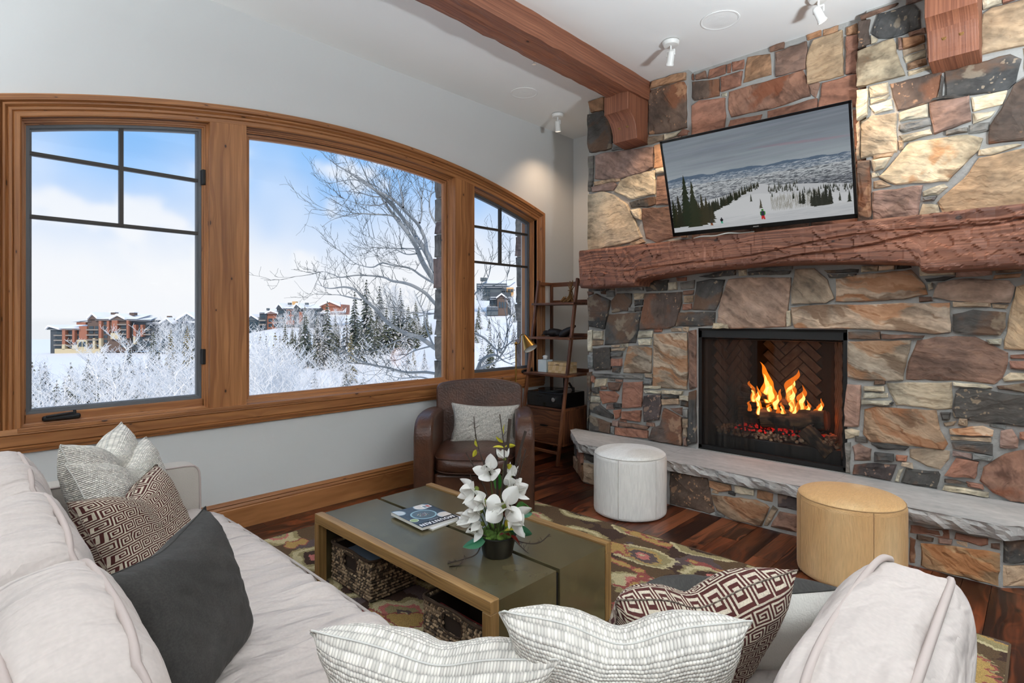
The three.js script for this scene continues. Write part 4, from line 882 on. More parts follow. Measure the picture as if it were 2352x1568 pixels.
  const lg = new THREE.PlaneGeometry(0.075, 0.014); lg.translate(0, -h / 2 + 0.015, 0.0048); mesh('logo', lg, std({ map: logo, roughness: 0.3 }), tv);
  const mk = thing('television_bracket', 'black television bracket in the niche', 'bracket', [-1.5, 2.33, -4.3]);
  mesh('plate', span(-0.2, 0.2, -0.2, 0.2, -0.1, -0.08, 0.01), M.darkMetal, mk); mesh('arm', merge([plankBar([0, 0, -0.09], [0, 0.03, 0.25], 0.05, 0.05, 0.01)]), M.darkMetal, mk);
  const cord = mesh('cable', tube([[-1.98, 2.036, -4.12], [-1.9, 2.04, -4.085], [-1.8, 2.036, -4.1], [-1.7, 2.045, -4.09], [-1.62, 2.04, -4.14], [-1.55, 2.05, -4.2]], 0.006, 40, 6), M.white, scene); tag(cord, 'white cable lying on the mantel under the television', 'cable');
}
// ---------------------------------------------------------------- ceiling fittings
{
  const lamp = (name, label, x, z, aim, lit, cone = 0.5) => {
    const t = thing(name, label, 'ceiling light', [x, YC, z], 0, 'white ceiling spotlights');
    mesh('canopy', lathe([[0, 0], [0.062, 0], [0.062, -0.012], [0.055, -0.03], [0.05, -0.034], [0, -0.034]], 32), M.white, t);
    const A = new THREE.Vector3(...aim).sub(new THREE.Vector3(x, YC - 0.11, z)).normalize(), q = new THREE.Quaternion().setFromUnitVectors(new THREE.Vector3(0, -1, 0), A);
    mesh('yoke', merge([bar([0, -0.03, 0], [0, -0.075, 0], 0.007), bar([-0.03, -0.07, 0], [0.03, -0.07, 0], 0.006), bar([-0.03, -0.07, 0], [-0.03, -0.11, 0], 0.005), bar([0.03, -0.07, 0], [0.03, -0.11, 0], 0.005)]), M.white, t);
    const hd = lathe([[0.0, 0.045], [0.018, 0.043], [0.024, 0.03], [0.026, -0.04], [0.03, -0.05], [0.03, -0.06], [0.026, -0.06], [0.024, -0.045], [0.0, -0.04]], 28); hd.applyQuaternion(q); hd.translate(0, -0.115, 0); const head = mesh('head', hd, M.white, t);
    const bl = new THREE.CircleGeometry(0.023, 20); bl.rotateX(PI / 2); bl.translate(0, -0.05, 0); bl.applyQuaternion(q); bl.translate(0, -0.115, 0);
    mesh('lamp_lens', bl, lit ? std({ color: 0x222222, emissive: 0xfff0dc, emissiveIntensity: 6 }) : std({ color: 0xd8d8d6, roughness: 0.15 }), head);
    if (lit) { const s = new THREE.SpotLight(0xffdcb8, lit, 0, cone, 0.7); s.position.set(x + A.x * 0.07, YC - 0.115 + A.y * 0.07, z + A.z * 0.07); s.target.position.set(...aim); s.castShadow = true; s.shadow.radius = 1.2; scene.add(s, s.target); }
  };
  lamp('ceiling_spotlight', 'small lit ceiling spotlight near the window corner', -3.557, -4.379, [-3.66, 1.2, -4.72], 1.7, 1.1);
  lamp('ceiling_spotlight', 'white ceiling spotlight hanging above the left edge of the television', -2.018, -3.82, [-2.55, 2.2, -4.35], 5);
  lamp('ceiling_spotlight', 'bright ceiling spotlight above the right edge of the television', -1.049, -3.937, [-0.65, 2.3, -4.35], 4.5);
  const spk = (label, x, z, r) => { const t = thing('ceiling_speaker', label, 'speaker', [x, YC, z], 0, 'round ceiling speakers'); mesh('rim', lathe([[r - 0.016, 0], [r, 0], [r, -0.003], [r - 0.004, -0.006], [r - 0.014, -0.005], [r - 0.016, -0.002]], 48), M.ceiling, t); mesh('grille', lathe([[0, -0.003], [r - 0.016, -0.003], [r - 0.016, 0]], 48), M.ceiling, t); };
  spk('round white ceiling speaker between the beam and the window', -3.445, -3.755, 0.125); spk('round white ceiling speaker in front of the chimney', -1.628, -3.785, 0.13);
  const sp = thing('fire_sprinkler', 'small chrome fire sprinkler beside the ceiling beam', 'sprinkler', [-2.93, YC, -3.31]);
  mesh('escutcheon', lathe([[0, 0], [0.03, 0], [0.026, -0.008], [0.01, -0.012], [0, -0.012]], 24), M.chrome, sp); mesh('head', merge([bar([0, 0, 0], [0, -0.03, 0], 0.007), bar([0, -0.03, 0], [0, -0.05, 0], 0.003)]), M.chrome, sp); mesh('deflector', cyl(0.015, 0.015, 0.003, 0, -0.052, 0, 16), M.chrome, sp);
}
// ---------------------------------------------------------------- cloth and cushions
const texLinen = colorTex(512, 512, (u, v) => { const a = fbm(u * 5, v * 5, 4, 5, 5, 700), b = 0.5 * vn(u * 256, v * 128, 256, 128, 701) + 0.5 * vn(u * 128, v * 256, 128, 256, 702); const g = 190 + (a - 0.5) * 16 + (b - 0.5) * 12; return [g * 1.02, g * 0.962, g * 0.93]; });
const bumpCloth = grayTex(512, 512, (u, v) => 0.5 * vn(u * 256, v * 90, 256, 90, 705) + 0.5 * vn(u * 90, v * 256, 90, 256, 706));
const bumpFold = grayTex(512, 512, (u, v) => { const a = fbm(u * 3, v * 3, 3, 3, 3, 710); return fbm(u * 15 + a * 2.5, v * 4 + a * 1.2, 4, 15, 4, 711); });
M.linen = phy({ map: texLinen, bumpMap: rep(bumpFold, 1.1), bumpScale: 0.03, roughness: 0.92, sheen: 0.1, sheenColor: hex('#ffffff'), sheenRoughness: 0.6 });
M.linenPlain = phy({ map: texLinen, bumpMap: rep(bumpCloth, 3), bumpScale: 0.0008, roughness: 0.92, sheen: 0.1, sheenColor: hex('#ffffff'), sheenRoughness: 0.6 });
M.armCloth = std({ color: 0xb9b1a8, bumpMap: rep(bumpCloth, 3), bumpScale: 0.001, roughness: 0.95 });
M.piping = std({ color: 0xb8aaa4, roughness: 0.95 });
M.seam = std({ color: 0xd2d0ca, roughness: 0.95 });
M.linenGrey = std({ color: 0xd6d2cb, bumpMap: rep(bumpCloth, 3), bumpScale: 0.001, roughness: 0.95 });
const texWoven = colorTex(512, 512, (u, v) => { const X = u * 40, Y = v * 36, row = floor(Y), o = (row % 2) * 0.5, fx = abs(((X + o) % 1) - 0.5) * 2, fy = abs((Y % 1) - 0.5) * 2; const k = clamp(1.1 - fx ** 3 * 0.5 - fy ** 3 * 0.6), n = vn(floor(X + o), row, 40, 36, 720); const g = (205 + n * 44) * mix(0.7, 1, k); return [g, g * 0.975, g * 0.935]; });
const bumpWoven = grayTex(512, 512, (u, v) => { const X = u * 40, Y = v * 36, row = floor(Y), o = (row % 2) * 0.5, fx = abs(((X + o) % 1) - 0.5) * 2, fy = abs((Y % 1) - 0.5) * 2; return clamp(1 - fx ** 2 * 0.6 - fy ** 2 * 0.7); });
M.woven = std({ map: rep(texWoven, 3.6), bumpMap: rep(bumpWoven, 3.6), bumpScale: 0.0035, roughness: 0.95 });
// interlocking Greek key, maroon on cream
const KEY = ['##########', '.........#', '.#######.#', '.#.....#.#', '.#.###.#.#', '.#.#...#.#', '.#.#####.#', '.#.......#', '.#########', '..........'];
const keyAt = (x, y) => { const X = floor(x * 10), Y = floor(y * 10), r = floor(y); let cx = ((X + (((r % 2) + 2) % 2) * 5) % 10 + 10) % 10, cy = (Y % 10 + 10) % 10; return KEY[cy][cx] === '#'; };
const texKey = colorTex(1024, 1024, (u, v) => { const x = u * 8 + v * 1.0, y = v * 10, on = keyAt(x, y), n = vn(u * 300, v * 300, 300, 300, 730), st = 0.88 + 0.12 * sin((u + v) * 2 * PI * 150); const c = on ? [226, 212, 190] : [86, 34, 30]; return c.map((q) => q * (0.86 + n * 0.2) * st); });
const bumpKey = grayTex(1024, 1024, (u, v) => (keyAt(u * 8 + v, v * 10) ? 0.9 : 0.2) + 0.1 * vn(u * 300, v * 300, 300, 300, 731));
M.key = std({ map: rep(texKey, 2.5), bumpMap: rep(bumpKey, 2.5), bumpScale: 0.002, roughness: 0.95 });
const texVelvet = colorTex(512, 512, (u, v) => { const a = fbm(u * 4, v * 4, 4, 4, 4, 740), b = vn(u * 250, v * 250, 250, 250, 741), g = 58 + (a - 0.5) * 22 + (b - 0.5) * 14; return [g, g * 0.96, g * 0.92]; });
M.velvet = phy({ map: rep(texVelvet, 1.6), roughness: 0.9, sheen: 1, sheenColor: hex('#6f6a65'), sheenRoughness: 0.35, bumpMap: rep(bumpFold, 0.9), bumpScale: 0.01 });

// a stuffed box; returns the geometry and the map from the cube to its skin, for piping
function puff(w, h, d, { e = 7, crown = 0.12, wr = 0.006, s = 0, n = 22, dir = 0 } = {}) {
  const f = (x, y, z) => {
    const k = Math.pow(abs(x) ** e + abs(y) ** e + abs(z) ** e, -1 / e); let X = x * k, Y = y * k, Z = z * k;
    const cx = 1 + crown * 0.5 * (1 - Y * Y) * (1 - Z * Z), cy = 1 + crown * (1 - X * X) * (1 - Z * Z), cz = 1 + crown * (1 - X * X) * (1 - Y * Y);
    return [X * cx * w / 2, Y * cy * h / 2, Z * cz * d / 2];
  };
  let g = new THREE.BoxGeometry(2, 2, 2, n, max(6, Math.round(n * h / max(w, d))), max(6, Math.round(n * d / max(w, h)))); g.deleteAttribute('uv'); g.deleteAttribute('normal'); g = mergeVertices(g, 1e-4);
  const p = g.attributes.position; for (let i = 0; i < p.count; i++) p.setXYZ(i, ...f(p.getX(i), p.getY(i), p.getZ(i)));
  g.computeVertexNormals(); const nn = g.attributes.normal;
  for (let i = 0; i < p.count; i++) { const x = p.getX(i), y = p.getY(i), z = p.getZ(i), a = dir ? x * 3 : x * 14, b = dir ? z * 16 + y * 6 : (z + y) * 4; const q = (fbm(a + s, b + s * 2, 3, 4096, 4096, 760) - 0.5) * wr * 2; p.setXYZ(i, x + nn.getX(i) * q, y + nn.getY(i) * q, z + nn.getZ(i) * q); }
  g.computeVertexNormals(); g = metreUV(g, 0, 1, 1, s, s * 0.7); g.f = f; return g;
}
function pipe(g, plane, at, r = 0.006) {   // piping round the box at a height of one of its axes
  const pts = []; for (let i = 0; i < 80; i++) { const t = i / 80 * 4, k = floor(t), q = (t - k) * 2 - 1; const [a, b] = [[q, -1], [1, q], [-q, 1], [-1, -q]][k]; const v = [0, 0, 0]; v[plane] = at; v[(plane + 1) % 3] = a; v[(plane + 2) % 3] = b; pts.push(g.f(...v).map((q) => q * 1.005)); }
  return tube(pts, r, 160, 6, true);
}
// a scatter cushion, w wide and h high, its corners drawn out; chop dents the top edge
function pillowGeo(w, h, t, chop = 0, s = 0, N = 30) {
  const side = (sg) => grid(N, N, (u, v) => {
    const U = u * 2 - 1, V = v * 2 - 1, c = 0.13;
    let x = w / 2 * U * (1 - c * (1 - V * V) * U * U), y = h / 2 * V * (1 - c * (1 - U * U) * V * V);
    const th = t / 2 * Math.pow(max(0, (1 - U ** 4) * (1 - V ** 4)), 0.55);
    const ch = chop * Math.exp(-((U / 0.34) ** 2)) * Math.pow((V + 1) / 2, 2.2); y -= ch * h;
    let z = sg * th * (1 - 1.6 * chop * Math.exp(-((U / 0.16) ** 2)) * (V + 1) / 2) + (fbm(U * 3 + s, V * 3 + s, 3, 4096, 4096, 770) - 0.5) * 0.02 * (1 - U * U) * (1 - V * V);
    z += (fbm((U + V) * 2.5 + s, (U - V) * 9, 2, 4096, 4096, 775) - 0.5) * 0.012 * (1 - U ** 6) * (1 - V ** 6);
    x += (fbm(V * 4 + s, 3, 2) - 0.5) * 0.008;
    return [x, y, z];
  }, (u, v) => [u * w, v * h]);
  return merge([side(1), side(-1)]);
}
function pillow(name, label, w, h, t, mat, pos, yaw, lean, roll, chop, s, backMat, seamMat) {
  const g = thing(name, label, 'pillow', pos, yaw); const inner = new THREE.Group(); g.rotation.order = 'YXZ'; g.rotation.set(lean, yaw, roll);
  let geo = pillowGeo(w, h, t, chop, s); geo.computeVertexNormals(); geo.translate(0, h / 2, 0);
  if (backMat) { const a = pillowGeo(w, h, t, chop, s), n = a.attributes.position.count / 2; const cut = (i0) => { const q = new THREE.BufferGeometry(); for (const k of ['position', 'normal', 'uv']) { const at = a.attributes[k]; q.setAttribute(k, new THREE.BufferAttribute(at.array.slice(i0 * n * at.itemSize, (i0 + 1) * n * at.itemSize), at.itemSize)); } q.translate(0, h / 2, 0); return q; }; mesh('front_cover', cut(0), mat, g); mesh('back_cover', cut(1), backMat, g); } else mesh('cover', geo, mat, g);
  const pts = []; const N = 16; for (let k = 0; k < 4; k++) for (let i = 0; i < N; i++) { const q = i / N * 2 - 1, [U, V] = [[q, -1], [1, q], [-q, 1], [-1, -q]][k], c = 0.13; let x = w / 2 * U * (1 - c * (1 - V * V) * U * U), y = h / 2 * V * (1 - c * (1 - U * U) * V * V); y -= chop * Math.exp(-((U / 0.34) ** 2)) * Math.pow((V + 1) / 2, 2.2) * h; x += (fbm(V * 4 + s, 3, 2) - 0.5) * 0.008; pts.push([x, y + h / 2, 0]); }
  mesh('seam', tube(pts, 0.0022, 128, 5, true), seamMat || backMat || mat, g);
  return g;
}
// ---------------------------------------------------------------- sectional sofa in two runs
{
  const SY = 0.465;
  const s1 = thing('sofa', 'off-white slipcovered sofa under the window with three back cushions', 'sofa', [-2.1, 0.0135, -0.48]);
  // own axes: x along the wall, front towards -z
  mesh('base', box(2.2, 0.22, 0.96, 0, 0.18, 0.07, 0.02), M.linenPlain, s1);
  for (const [x, z] of [[-1.02, -0.36], [1.02, -0.36], [-1.02, 0.4], [1.02, 0.4]]) mesh('foot', cyl(0.025, 0.03, 0.075, x, 0, z, 12), M.walnut, s1);
  const arm = puff(0.13, 0.6, 0.93, { e: 14, crown: 0.02, wr: 0.002, n: 20 }); const ag = arm.clone().translate(-1.045, 0.365, 0.0); const am = mesh('arm', ag, M.armCloth, s1); mesh('piping', pipe(arm, 0, 0.93, 0.005).translate(-1.045, 0.365, 0), M.piping, am);
  mesh('back', box(2.2, 0.58, 0.13, 0, 0.36, 0.5, 0.03), M.linenPlain, s1);
  const seat = puff(2.09, 0.19, 0.80, { e: 9, crown: 0.1, wr: 0.022, s: 3, n: 130, dir: 0 }); const st = mesh('seat_cushion', seat.clone().translate(0.055, SY - 0.105, -0.095), M.linen, s1); mesh('piping', pipe(seat, 1, 0.8, 0.005).translate(0.055, SY - 0.105, -0.095), M.linenPlain, st);
  const cs = [[-0.615, 0.71], [0.13, 0.69], [0.78, 0.62]];
  cs.forEach(([x, w], i) => { const c = puff(w, 0.44, 0.235, { e: 4.2, crown: 0.16, wr: 0.016, s: 5 + i * 3, n: 34 }), m = mesh('back_cushion', c, M.linen, s1); m.position.set(x, 0.635, 0.30); m.rotation.set(0.12, 0, 0); for (const q of [0.72, -0.72]) mesh('piping', pipe(c, 2, q, 0.008), M.piping, m); });
  const s2 = thing('sofa', 'off-white slipcovered end of the sectional in the right foreground', 'sofa', [-0.54, 0.0135, -1.0]);
  mesh('base', box(0.84, 0.22, 1.9, 0, 0.18, 0, 0.02), M.linenPlain, s2);
  for (const [x, z] of [[-0.36, -0.88], [0.36, -0.88], [-0.36, 0.88], [0.36, 0.88]]) mesh('foot', cyl(0.025, 0.03, 0.075, x, 0, z, 12), M.walnut, s2);
  mesh('back', box(0.12, 0.36, 1.86, 0.38, 0.25, 0, 0.03), M.linenPlain, s2);
  const seat2 = puff(0.78, 0.19, 1.9, { e: 9, crown: 0.08, wr: 0.006, s: 9, n: 60 }); const t2 = mesh('seat_cushion', seat2.clone().translate(-0.04, SY - 0.105, 0), M.linen, s2); mesh('piping', pipe(seat2, 1, 0.8, 0.005).translate(-0.04, SY - 0.105, 0), M.linenPlain, t2);
  for (const [z, w, s] of [[-0.3, 0.8, 21], [0.52, 0.8, 25]]) { const c = puff(0.25, 0.40, w, { e: 4.4, crown: 0.14, wr: 0.015, s, n: 44 }), m = mesh('back_cushion', c, M.linen, s2); m.position.set(0.3, 0.61, z); m.rotation.set(0, 0, -0.12); for (const q of [0.55, -0.55]) mesh('piping', pipe(c, 0, q, 0.008), M.piping, m); }
  // scatter pillows; each leans back along the row
  const put = (name, label, mat, a, b, topY, w, h, lean, chop, s, back) => {
    const dx = b[0] - a[0], dz = b[1] - a[1], yaw = Math.atan2(-dz, dx), sl = sin(lean) * h; const nx = sin(yaw), nz = cos(yaw), mx = (a[0] + b[0]) / 2, mz = (a[1] + b[1]) / 2;
    return pillow(name, label, w, h, 0.19, mat, [mx - nx * sl, topY - cos(lean) * h * 0.96, mz - nz * sl], yaw, lean, 0, chop, s, back, mat === M.woven ? M.seam : null);
  };
  put('throw_pillow', 'chunky woven off-white pillow furthest back on the left sofa', M.woven, [-3.13, -0.61], [-2.75, -0.35], 0.90, 0.5, 0.48, 0.25, 0.16, 1);
  put('throw_pillow', 'chunky woven off-white pillow in front of its twin, behind the maroon key pillow', M.woven, [-3.04, -0.67], [-2.75, -0.385], 0.83, 0.5, 0.46, 0.36, 0.16, 4);
  put('throw_pillow', 'maroon and cream Greek key pillow on the left sofa', M.key, [-2.67, -0.62], [-2.39, -0.35], 0.775, 0.5, 0.46, 0.42, 0.13, 7);
  put('throw_pillow', 'charcoal velvet pillow on the left sofa', M.velvet, [-1.80, -0.55], [-1.485, -0.255], 0.825, 0.48, 0.42, 0.3, 0.02, 11, M.velvet);
  put('throw_pillow', 'chunky woven off-white pillow cut off by the lower edge of the picture', M.woven, [-1.12, -0.57], [-0.70, -0.84], 0.72, 0.54, 0.44, 0.5, 0.1, 15);
  put('throw_pillow', 'chunky woven off-white pillow with a dented top on the right sofa', M.woven, [-0.78, -0.82], [-0.44, -1.10], 0.79, 0.50, 0.46, 0.42, 0.12, 19);
  put('throw_pillow', 'maroon and cream Greek key pillow on the right sofa', M.key, [-0.67, -1.07], [-0.455, -1.46], 0.765, 0.50, 0.46, 0.5, 0.12, 23);
  put('throw_pillow', 'grey linen pillow with a velvet edge behind the key pillow on the right sofa', M.linenGrey, [-0.72, -1.28], [-0.40, -1.58], 0.70, 0.52, 0.46, 0.62, 0.02, 27, M.velvet);
}
// ---------------------------------------------------------------- rug
{
  const RX0 = -3.56, RX1 = -0.11, RZ0 = -3.2, RZ1 = -0.35, LX = RX1 - RX0, LZ = RZ1 - RZ0;
  // ikat: jagged medallions woven in rows; the outlines step along the warp
  const pal = { brown: [92, 70, 46], dark: [66, 44, 32], khaki: [152, 138, 98], cream: [192, 178, 138], pink: [190, 112, 104], red: [150, 78, 70], gold: [176, 142, 82], plum: [92, 76, 74] };
  const tex = colorTex(2048, 1536, (u, v) => {
    const step = 300, vr = floor(v * step * 0.8), jag = (hsh(vr, 3, 5) - 0.5) * 0.045 + (hsh(floor(vr / 3), 9, 6) - 0.5) * 0.04;
    const x = u * LX / 0.46 + jag, y = v * LZ / 0.34 + (hsh(floor(u * 420), 4, 8) - 0.5) * 0.03;
    let c = pal.brown; const bg = fbm(x * 1.2, y * 1.2, 4, 4096, 4096, 800); if (bg > 0.56) c = pal.dark; if (fbm(x * 1.7 + 9, y * 1.1 + 4, 3, 4096, 4096, 805) > 0.62) c = pal.plum;
    const row = floor(y), ox = x + (row % 2) * 0.5, cx = (ox - floor(ox)) - 0.5, cy = (y - row) - 0.5, id = hsh(floor(ox), row, 12);
    const wob = (fbm(x * 3 + id * 9, y * 3, 3, 4096, 4096, 810) - 0.5) * 0.34, r = sqrt((cx * 1.05) ** 2 + (cy * 1.25) ** 2) + wob;
    if (r < 0.47) c = id > 0.35 ? pal.khaki : pal.cream; if (r < 0.40) c = id > 0.35 ? pal.cream : pal.khaki; if (r < 0.30) c = id > 0.6 ? pal.pink : id > 0.25 ? pal.khaki : pal.gold; if (r < 0.24) c = id > 0.6 ? pal.khaki : id > 0.25 ? pal.dark : pal.plum; if (r < 0.13) c = id > 0.6 ? pal.plum : pal.pink; if (r < 0.05) c = pal.cream;
    const q = fbm(x * 2.2 + 30, y * 2.8, 3, 4096, 4096, 820); if (q > 0.7) c = pal.gold; else if (q > 0.66) c = pal.red;
    const n = 0.8 + 0.4 * hsh(floor(u * 2048), floor(v * 1536), 2); return c.map((k) => k * n);
  });
  const pile = grayTex(512, 512, (u, v) => vn(u * 170, v * 170, 170, 170, 830));
  const g = grid(60, 50, (u, v) => [mix(RX0, RX1, u), 0.012 + 0.0015 * fbm(u * 20, v * 20, 2), mix(RZ1, RZ0, v)], (u, v) => [u, v]);
  const rug = thing('area_rug', 'brown ikat area rug with cream, pink and gold motifs under the coffee table', 'rug');
  const t = mesh('pile', g, std({ map: tex, bumpMap: rep(pile, 9, 8), bumpScale: 0.003, roughness: 1 }), rug);
  mesh('bound_edge', merge([span(RX0, RX1, 0.001, 0.0135, RZ0 - 0.006, RZ0 + 0.004, 0.003), span(RX0, RX1, 0.001, 0.0135, RZ1 - 0.004, RZ1 + 0.006, 0.003), span(RX0 - 0.006, RX0 + 0.004, 0.001, 0.0135, RZ0, RZ1, 0.003), span(RX1 - 0.004, RX1 + 0.006, 0.001, 0.0135, RZ0, RZ1, 0.003)]), std({ color: 0x5a4632, roughness: 1 }), rug);
}
// ---------------------------------------------------------------- coffee table
const TY = 0.373;
{
  const X0 = -2.80, X1 = -1.455, Z0 = -2.185, Z1 = -1.405, F = 0.046, ct = thing('coffee_table', 'low coffee table of aged bronze panels in an oak frame', 'coffee table', [0, 0.0135, 0]);
  const texBronze = colorTex(512, 512, (u, v) => { const a = fbm(u * 3, v * 3, 5, 3, 3, 850), b = fbm(u * 14, v * 14, 4, 14, 14, 851); const c = mix3([96, 86, 60], [138, 128, 98], clamp(a * 1.2 - 0.1)); return mix3(c, [150, 132, 92], sstep(0.6, 0.8, b) * 0.25); });
  const bronze = std({ map: rep(texBronze, 0.9), metalness: 0.55, roughness: 0.24 });
  for (const z of [Z1 - F / 2, Z0 + F / 2]) {
    mesh('rail', span(X0, X1, 0.3595 - 0.05, 0.3595, z - F / 2, z + F / 2, 0.004), M.oak, ct);
    for (const x of [X0 + F / 2, X1 - F / 2]) mesh('leg', span(x - F / 2, x + F / 2, 0, 0.3095, z - F / 2, z + F / 2, 0.003, 1), M.oak, ct);
  }
  const T = 0.02, gap = -1.798;
  for (const [a, b] of [[Z0 + F + 0.001, gap - 0.011], [gap + 0.011, Z1 - F - 0.001]]) {
    const s = new THREE.Shape(); s.moveTo(X0 + 0.004, 0.002); s.lineTo(X0 + 0.004, 0.3485); s.lineTo(X1 - 0.004, 0.3485); s.lineTo(X1 - 0.004, 0.002); s.lineTo(X1 - 0.004 - T, 0.002); s.lineTo(X1 - 0.004 - T, 0.3485 - T); s.lineTo(X0 + 0.004 + T, 0.3485 - T); s.lineTo(X0 + 0.004 + T, 0.002); s.lineTo(X0 + 0.004, 0.002);
    let g = new THREE.ExtrudeGeometry(s, { depth: b - a - 0.004, bevelEnabled: true, bevelSize: 0.0015, bevelThickness: 0.002, bevelSegments: 1 }); g.translate(0, 0, a + 0.002); mesh('bronze_panel', metreUV(g, 0), bronze, ct);
  }
  mesh('gap_channel', merge([span(X0 + 0.01, X1 - 0.012, 0.321, 0.331, gap - 0.02, gap + 0.02), span(X1 - 0.03, X1 - 0.014, 0.004, 0.331, gap - 0.02, gap + 0.02), span(X0 + 0.014, X0 + 0.03, 0.004, 0.331, gap - 0.02, gap + 0.02)]), M.gap, ct);
  // ---- baskets: rows of plaited water hyacinth
  const basket = (label, x0, z0, full) => {
    const W = 0.378, D = 0.265, H = 0.205, t = thing('woven_basket', label, 'basket', [x0, 0.0138, z0], 0, 'woven baskets under the coffee table');
    mesh('liner', merge([span(0.012, W - 0.012, 0.002, 0.014, 0.012, D - 0.012), span(0.008, 0.016, 0.004, H - 0.01, 0.01, D - 0.01), span(W - 0.016, W - 0.008, 0.004, H - 0.01, 0.01, D - 0.01), span(0.01, W - 0.01, 0.004, H - 0.01, 0.008, 0.016), span(0.01, W - 0.01, 0.004, H - 0.01, D - 0.016, D - 0.008)]), std({ color: 0x2a1c12, roughness: 1 }), t);
    const geo = new THREE.SphereGeometry(1, 7, 5), per = 2 * (W + D), rows = 13, m = new THREE.Matrix4(), q = new THREE.Quaternion(), e = new THREE.Euler();
    const im = new THREE.InstancedMesh(geo, std({ roughness: 0.8 }), rows * 110); let k = 0; reseed(Math.round(abs(x0) * 1000));
    for (let r = 0; r < rows; r++) for (let i = 0; i < 110; i++) {
      const band = r > 6; let p = ((i + (r % 2) * 0.5) / 110) * per, x, z, ry = 0;
      if (p < W) { x = p; z = D; } else if (p < W + D) { x = W; z = D - (p - W); ry = PI / 2; } else if (p < 2 * W + D) { x = W - (p - W - D); z = 0; } else { x = 0; z = p - 2 * W - D; ry = PI / 2; }
      const y = 0.012 + r / (rows - 1) * (H - 0.02); if (z === D && y > 0.115 && y < 0.18 && abs(x - W / 2) < 0.06) continue;
      e.set(0, ry, (band ? 0.95 : 0.35) * (r % 2 ? 1 : -1) * (ry ? 1 : 1)); q.setFromEuler(e); m.compose(new THREE.Vector3(x, y, z), q, new THREE.Vector3(0.0095, 0.0062, 0.0065)); im.setMatrixAt(k, m);
      const c = rnd() < 0.34 ? [0.055, 0.034, 0.02] : rnd() < 0.5 ? [0.36, 0.25, 0.15] : [0.2, 0.13, 0.075]; im.setColorAt(k, new THREE.Color(...c)); k++;
    }
    im.count = k; im.name = 'weave'; im.castShadow = im.receiveShadow = true; im.userData.kind = 'stuff'; t.add(im);
    mesh('rim', tube([[0, H, 0], [W / 2, H, 0], [W, H, 0], [W, H, D / 2], [W, H, D], [W / 2, H, D], [0, H, D], [0, H, D / 2]], 0.007, 90, 6, true), std({ color: 0x3a2819, roughness: 0.9 }), t);
    mesh('handle_hole', tube([[W / 2 - 0.055, 0.118, D + 0.004], [W / 2 + 0.055, 0.118, D + 0.004], [W / 2 + 0.055, 0.178, D + 0.004], [W / 2 - 0.055, 0.178, D + 0.004]], 0.004, 60, 6, true), std({ color: 0x3a2819, roughness: 0.9 }), t);
  };
  basket('woven basket with a stack of games under the left end of the coffee table', -2.754, -1.748);
  basket('woven basket holding a red box under the near end of the coffee table', -1.926, -1.728);
  const gm = (name, label, x, y, z, w, h, d, c, turn = 0) => { const t = thing(name, label, 'game box', [x, y, z], turn, 'things in the baskets'); mesh('case', box(w, h, d, 0, h / 2, 0, 0.006), std({ color: c, roughness: 0.35 }), t); mesh('lid', box(w + 0.004, h * 0.28, d + 0.004, 0, h * 0.82, 0, 0.004), std({ color: c, roughness: 0.3 }), t); };
  gm('game_case', 'blue grey plastic case lying topmost in the left basket', -2.58, 0.13, -1.62, 0.27, 0.045, 0.2, 0x6f7d8c, 0.06); gm('game_case', 'grey plastic case standing under the topmost one in the left basket', -2.57, 0.03, -1.62, 0.28, 0.098, 0.21, 0x55606c, 0.02);
  // red box with white letters
  const rb = thing('game_box', 'red box with white letters seen through the basket handle', 'game box', [-1.737, 0.03, -1.5], 0, 'things in the baskets');
  const rtx = canvasTex(256, 128, (c) => { c.fillStyle = '#b3141c'; c.fillRect(0, 0, 256, 128); c.fillStyle = '#f2f2f2'; c.font = 'bold 44px sans-serif'; c.save(); c.translate(40, 60); c.rotate(-0.2); c.fillText('D', 0, 0); c.fillText('W', 40, 40); c.fillText('Y', 70, 0); c.restore(); c.fillText('F', 190, 60); });
  mesh('box_body', box(0.3, 0.15, 0.05, 0, 0.075, 0, 0.003), std({ color: 0x6d1014, roughness: 0.5 }), rb); const rf = new THREE.PlaneGeometry(0.14, 0.075); rf.translate(0, 0.115, 0.0256); mesh('printed_face', rf, std({ map: rtx, roughness: 0.4 }), rb);
  // ---- magazines
  const cover = canvasTex(700, 900, (c, W, H) => {
    c.fillStyle = '#3d4750'; c.fillRect(0, 0, W, H); reseed(3);
    for (let i = 0; i < 400; i++) { c.globalAlpha = 0.12; c.fillStyle = rnd() < 0.5 ? '#59646e' : '#252d35'; c.beginPath(); c.arc(rr(0, W), rr(0, H), rr(10, 60), 0, 7); c.fill(); } c.globalAlpha = 1;
    const plate = (x, y, r, a, b) => { const g = c.createRadialGradient(x, y, r * 0.2, x, y, r); g.addColorStop(0, a); g.addColorStop(0.8, a); g.addColorStop(0.86, b); g.addColorStop(1, b); c.fillStyle = g; c.beginPath(); c.arc(x, y, r, 0, 7); c.fill(); };
    plate(350, 470, 215, '#55656c', '#8fb0bb'); plate(90, 240, 130, '#d9cfc6', '#bfc9d2'); plate(640, 760, 120, '#c9cfd4', '#93a7b4'); plate(620, 330, 70, '#9fb47a', '#dfe5d8'); plate(180, 800, 130, '#dcd3cb', '#b9c4cc');
    for (let i = 0; i < 60; i++) { c.fillStyle = ['#a8564c', '#d9d2c6', '#7d8e52', '#8d5a63'][i % 4]; c.beginPath(); c.ellipse(350 + rr(-90, 90), 470 + rr(-70, 70), rr(4, 18), rr(3, 8), rr(0, 3), 0, 7); c.fill(); }
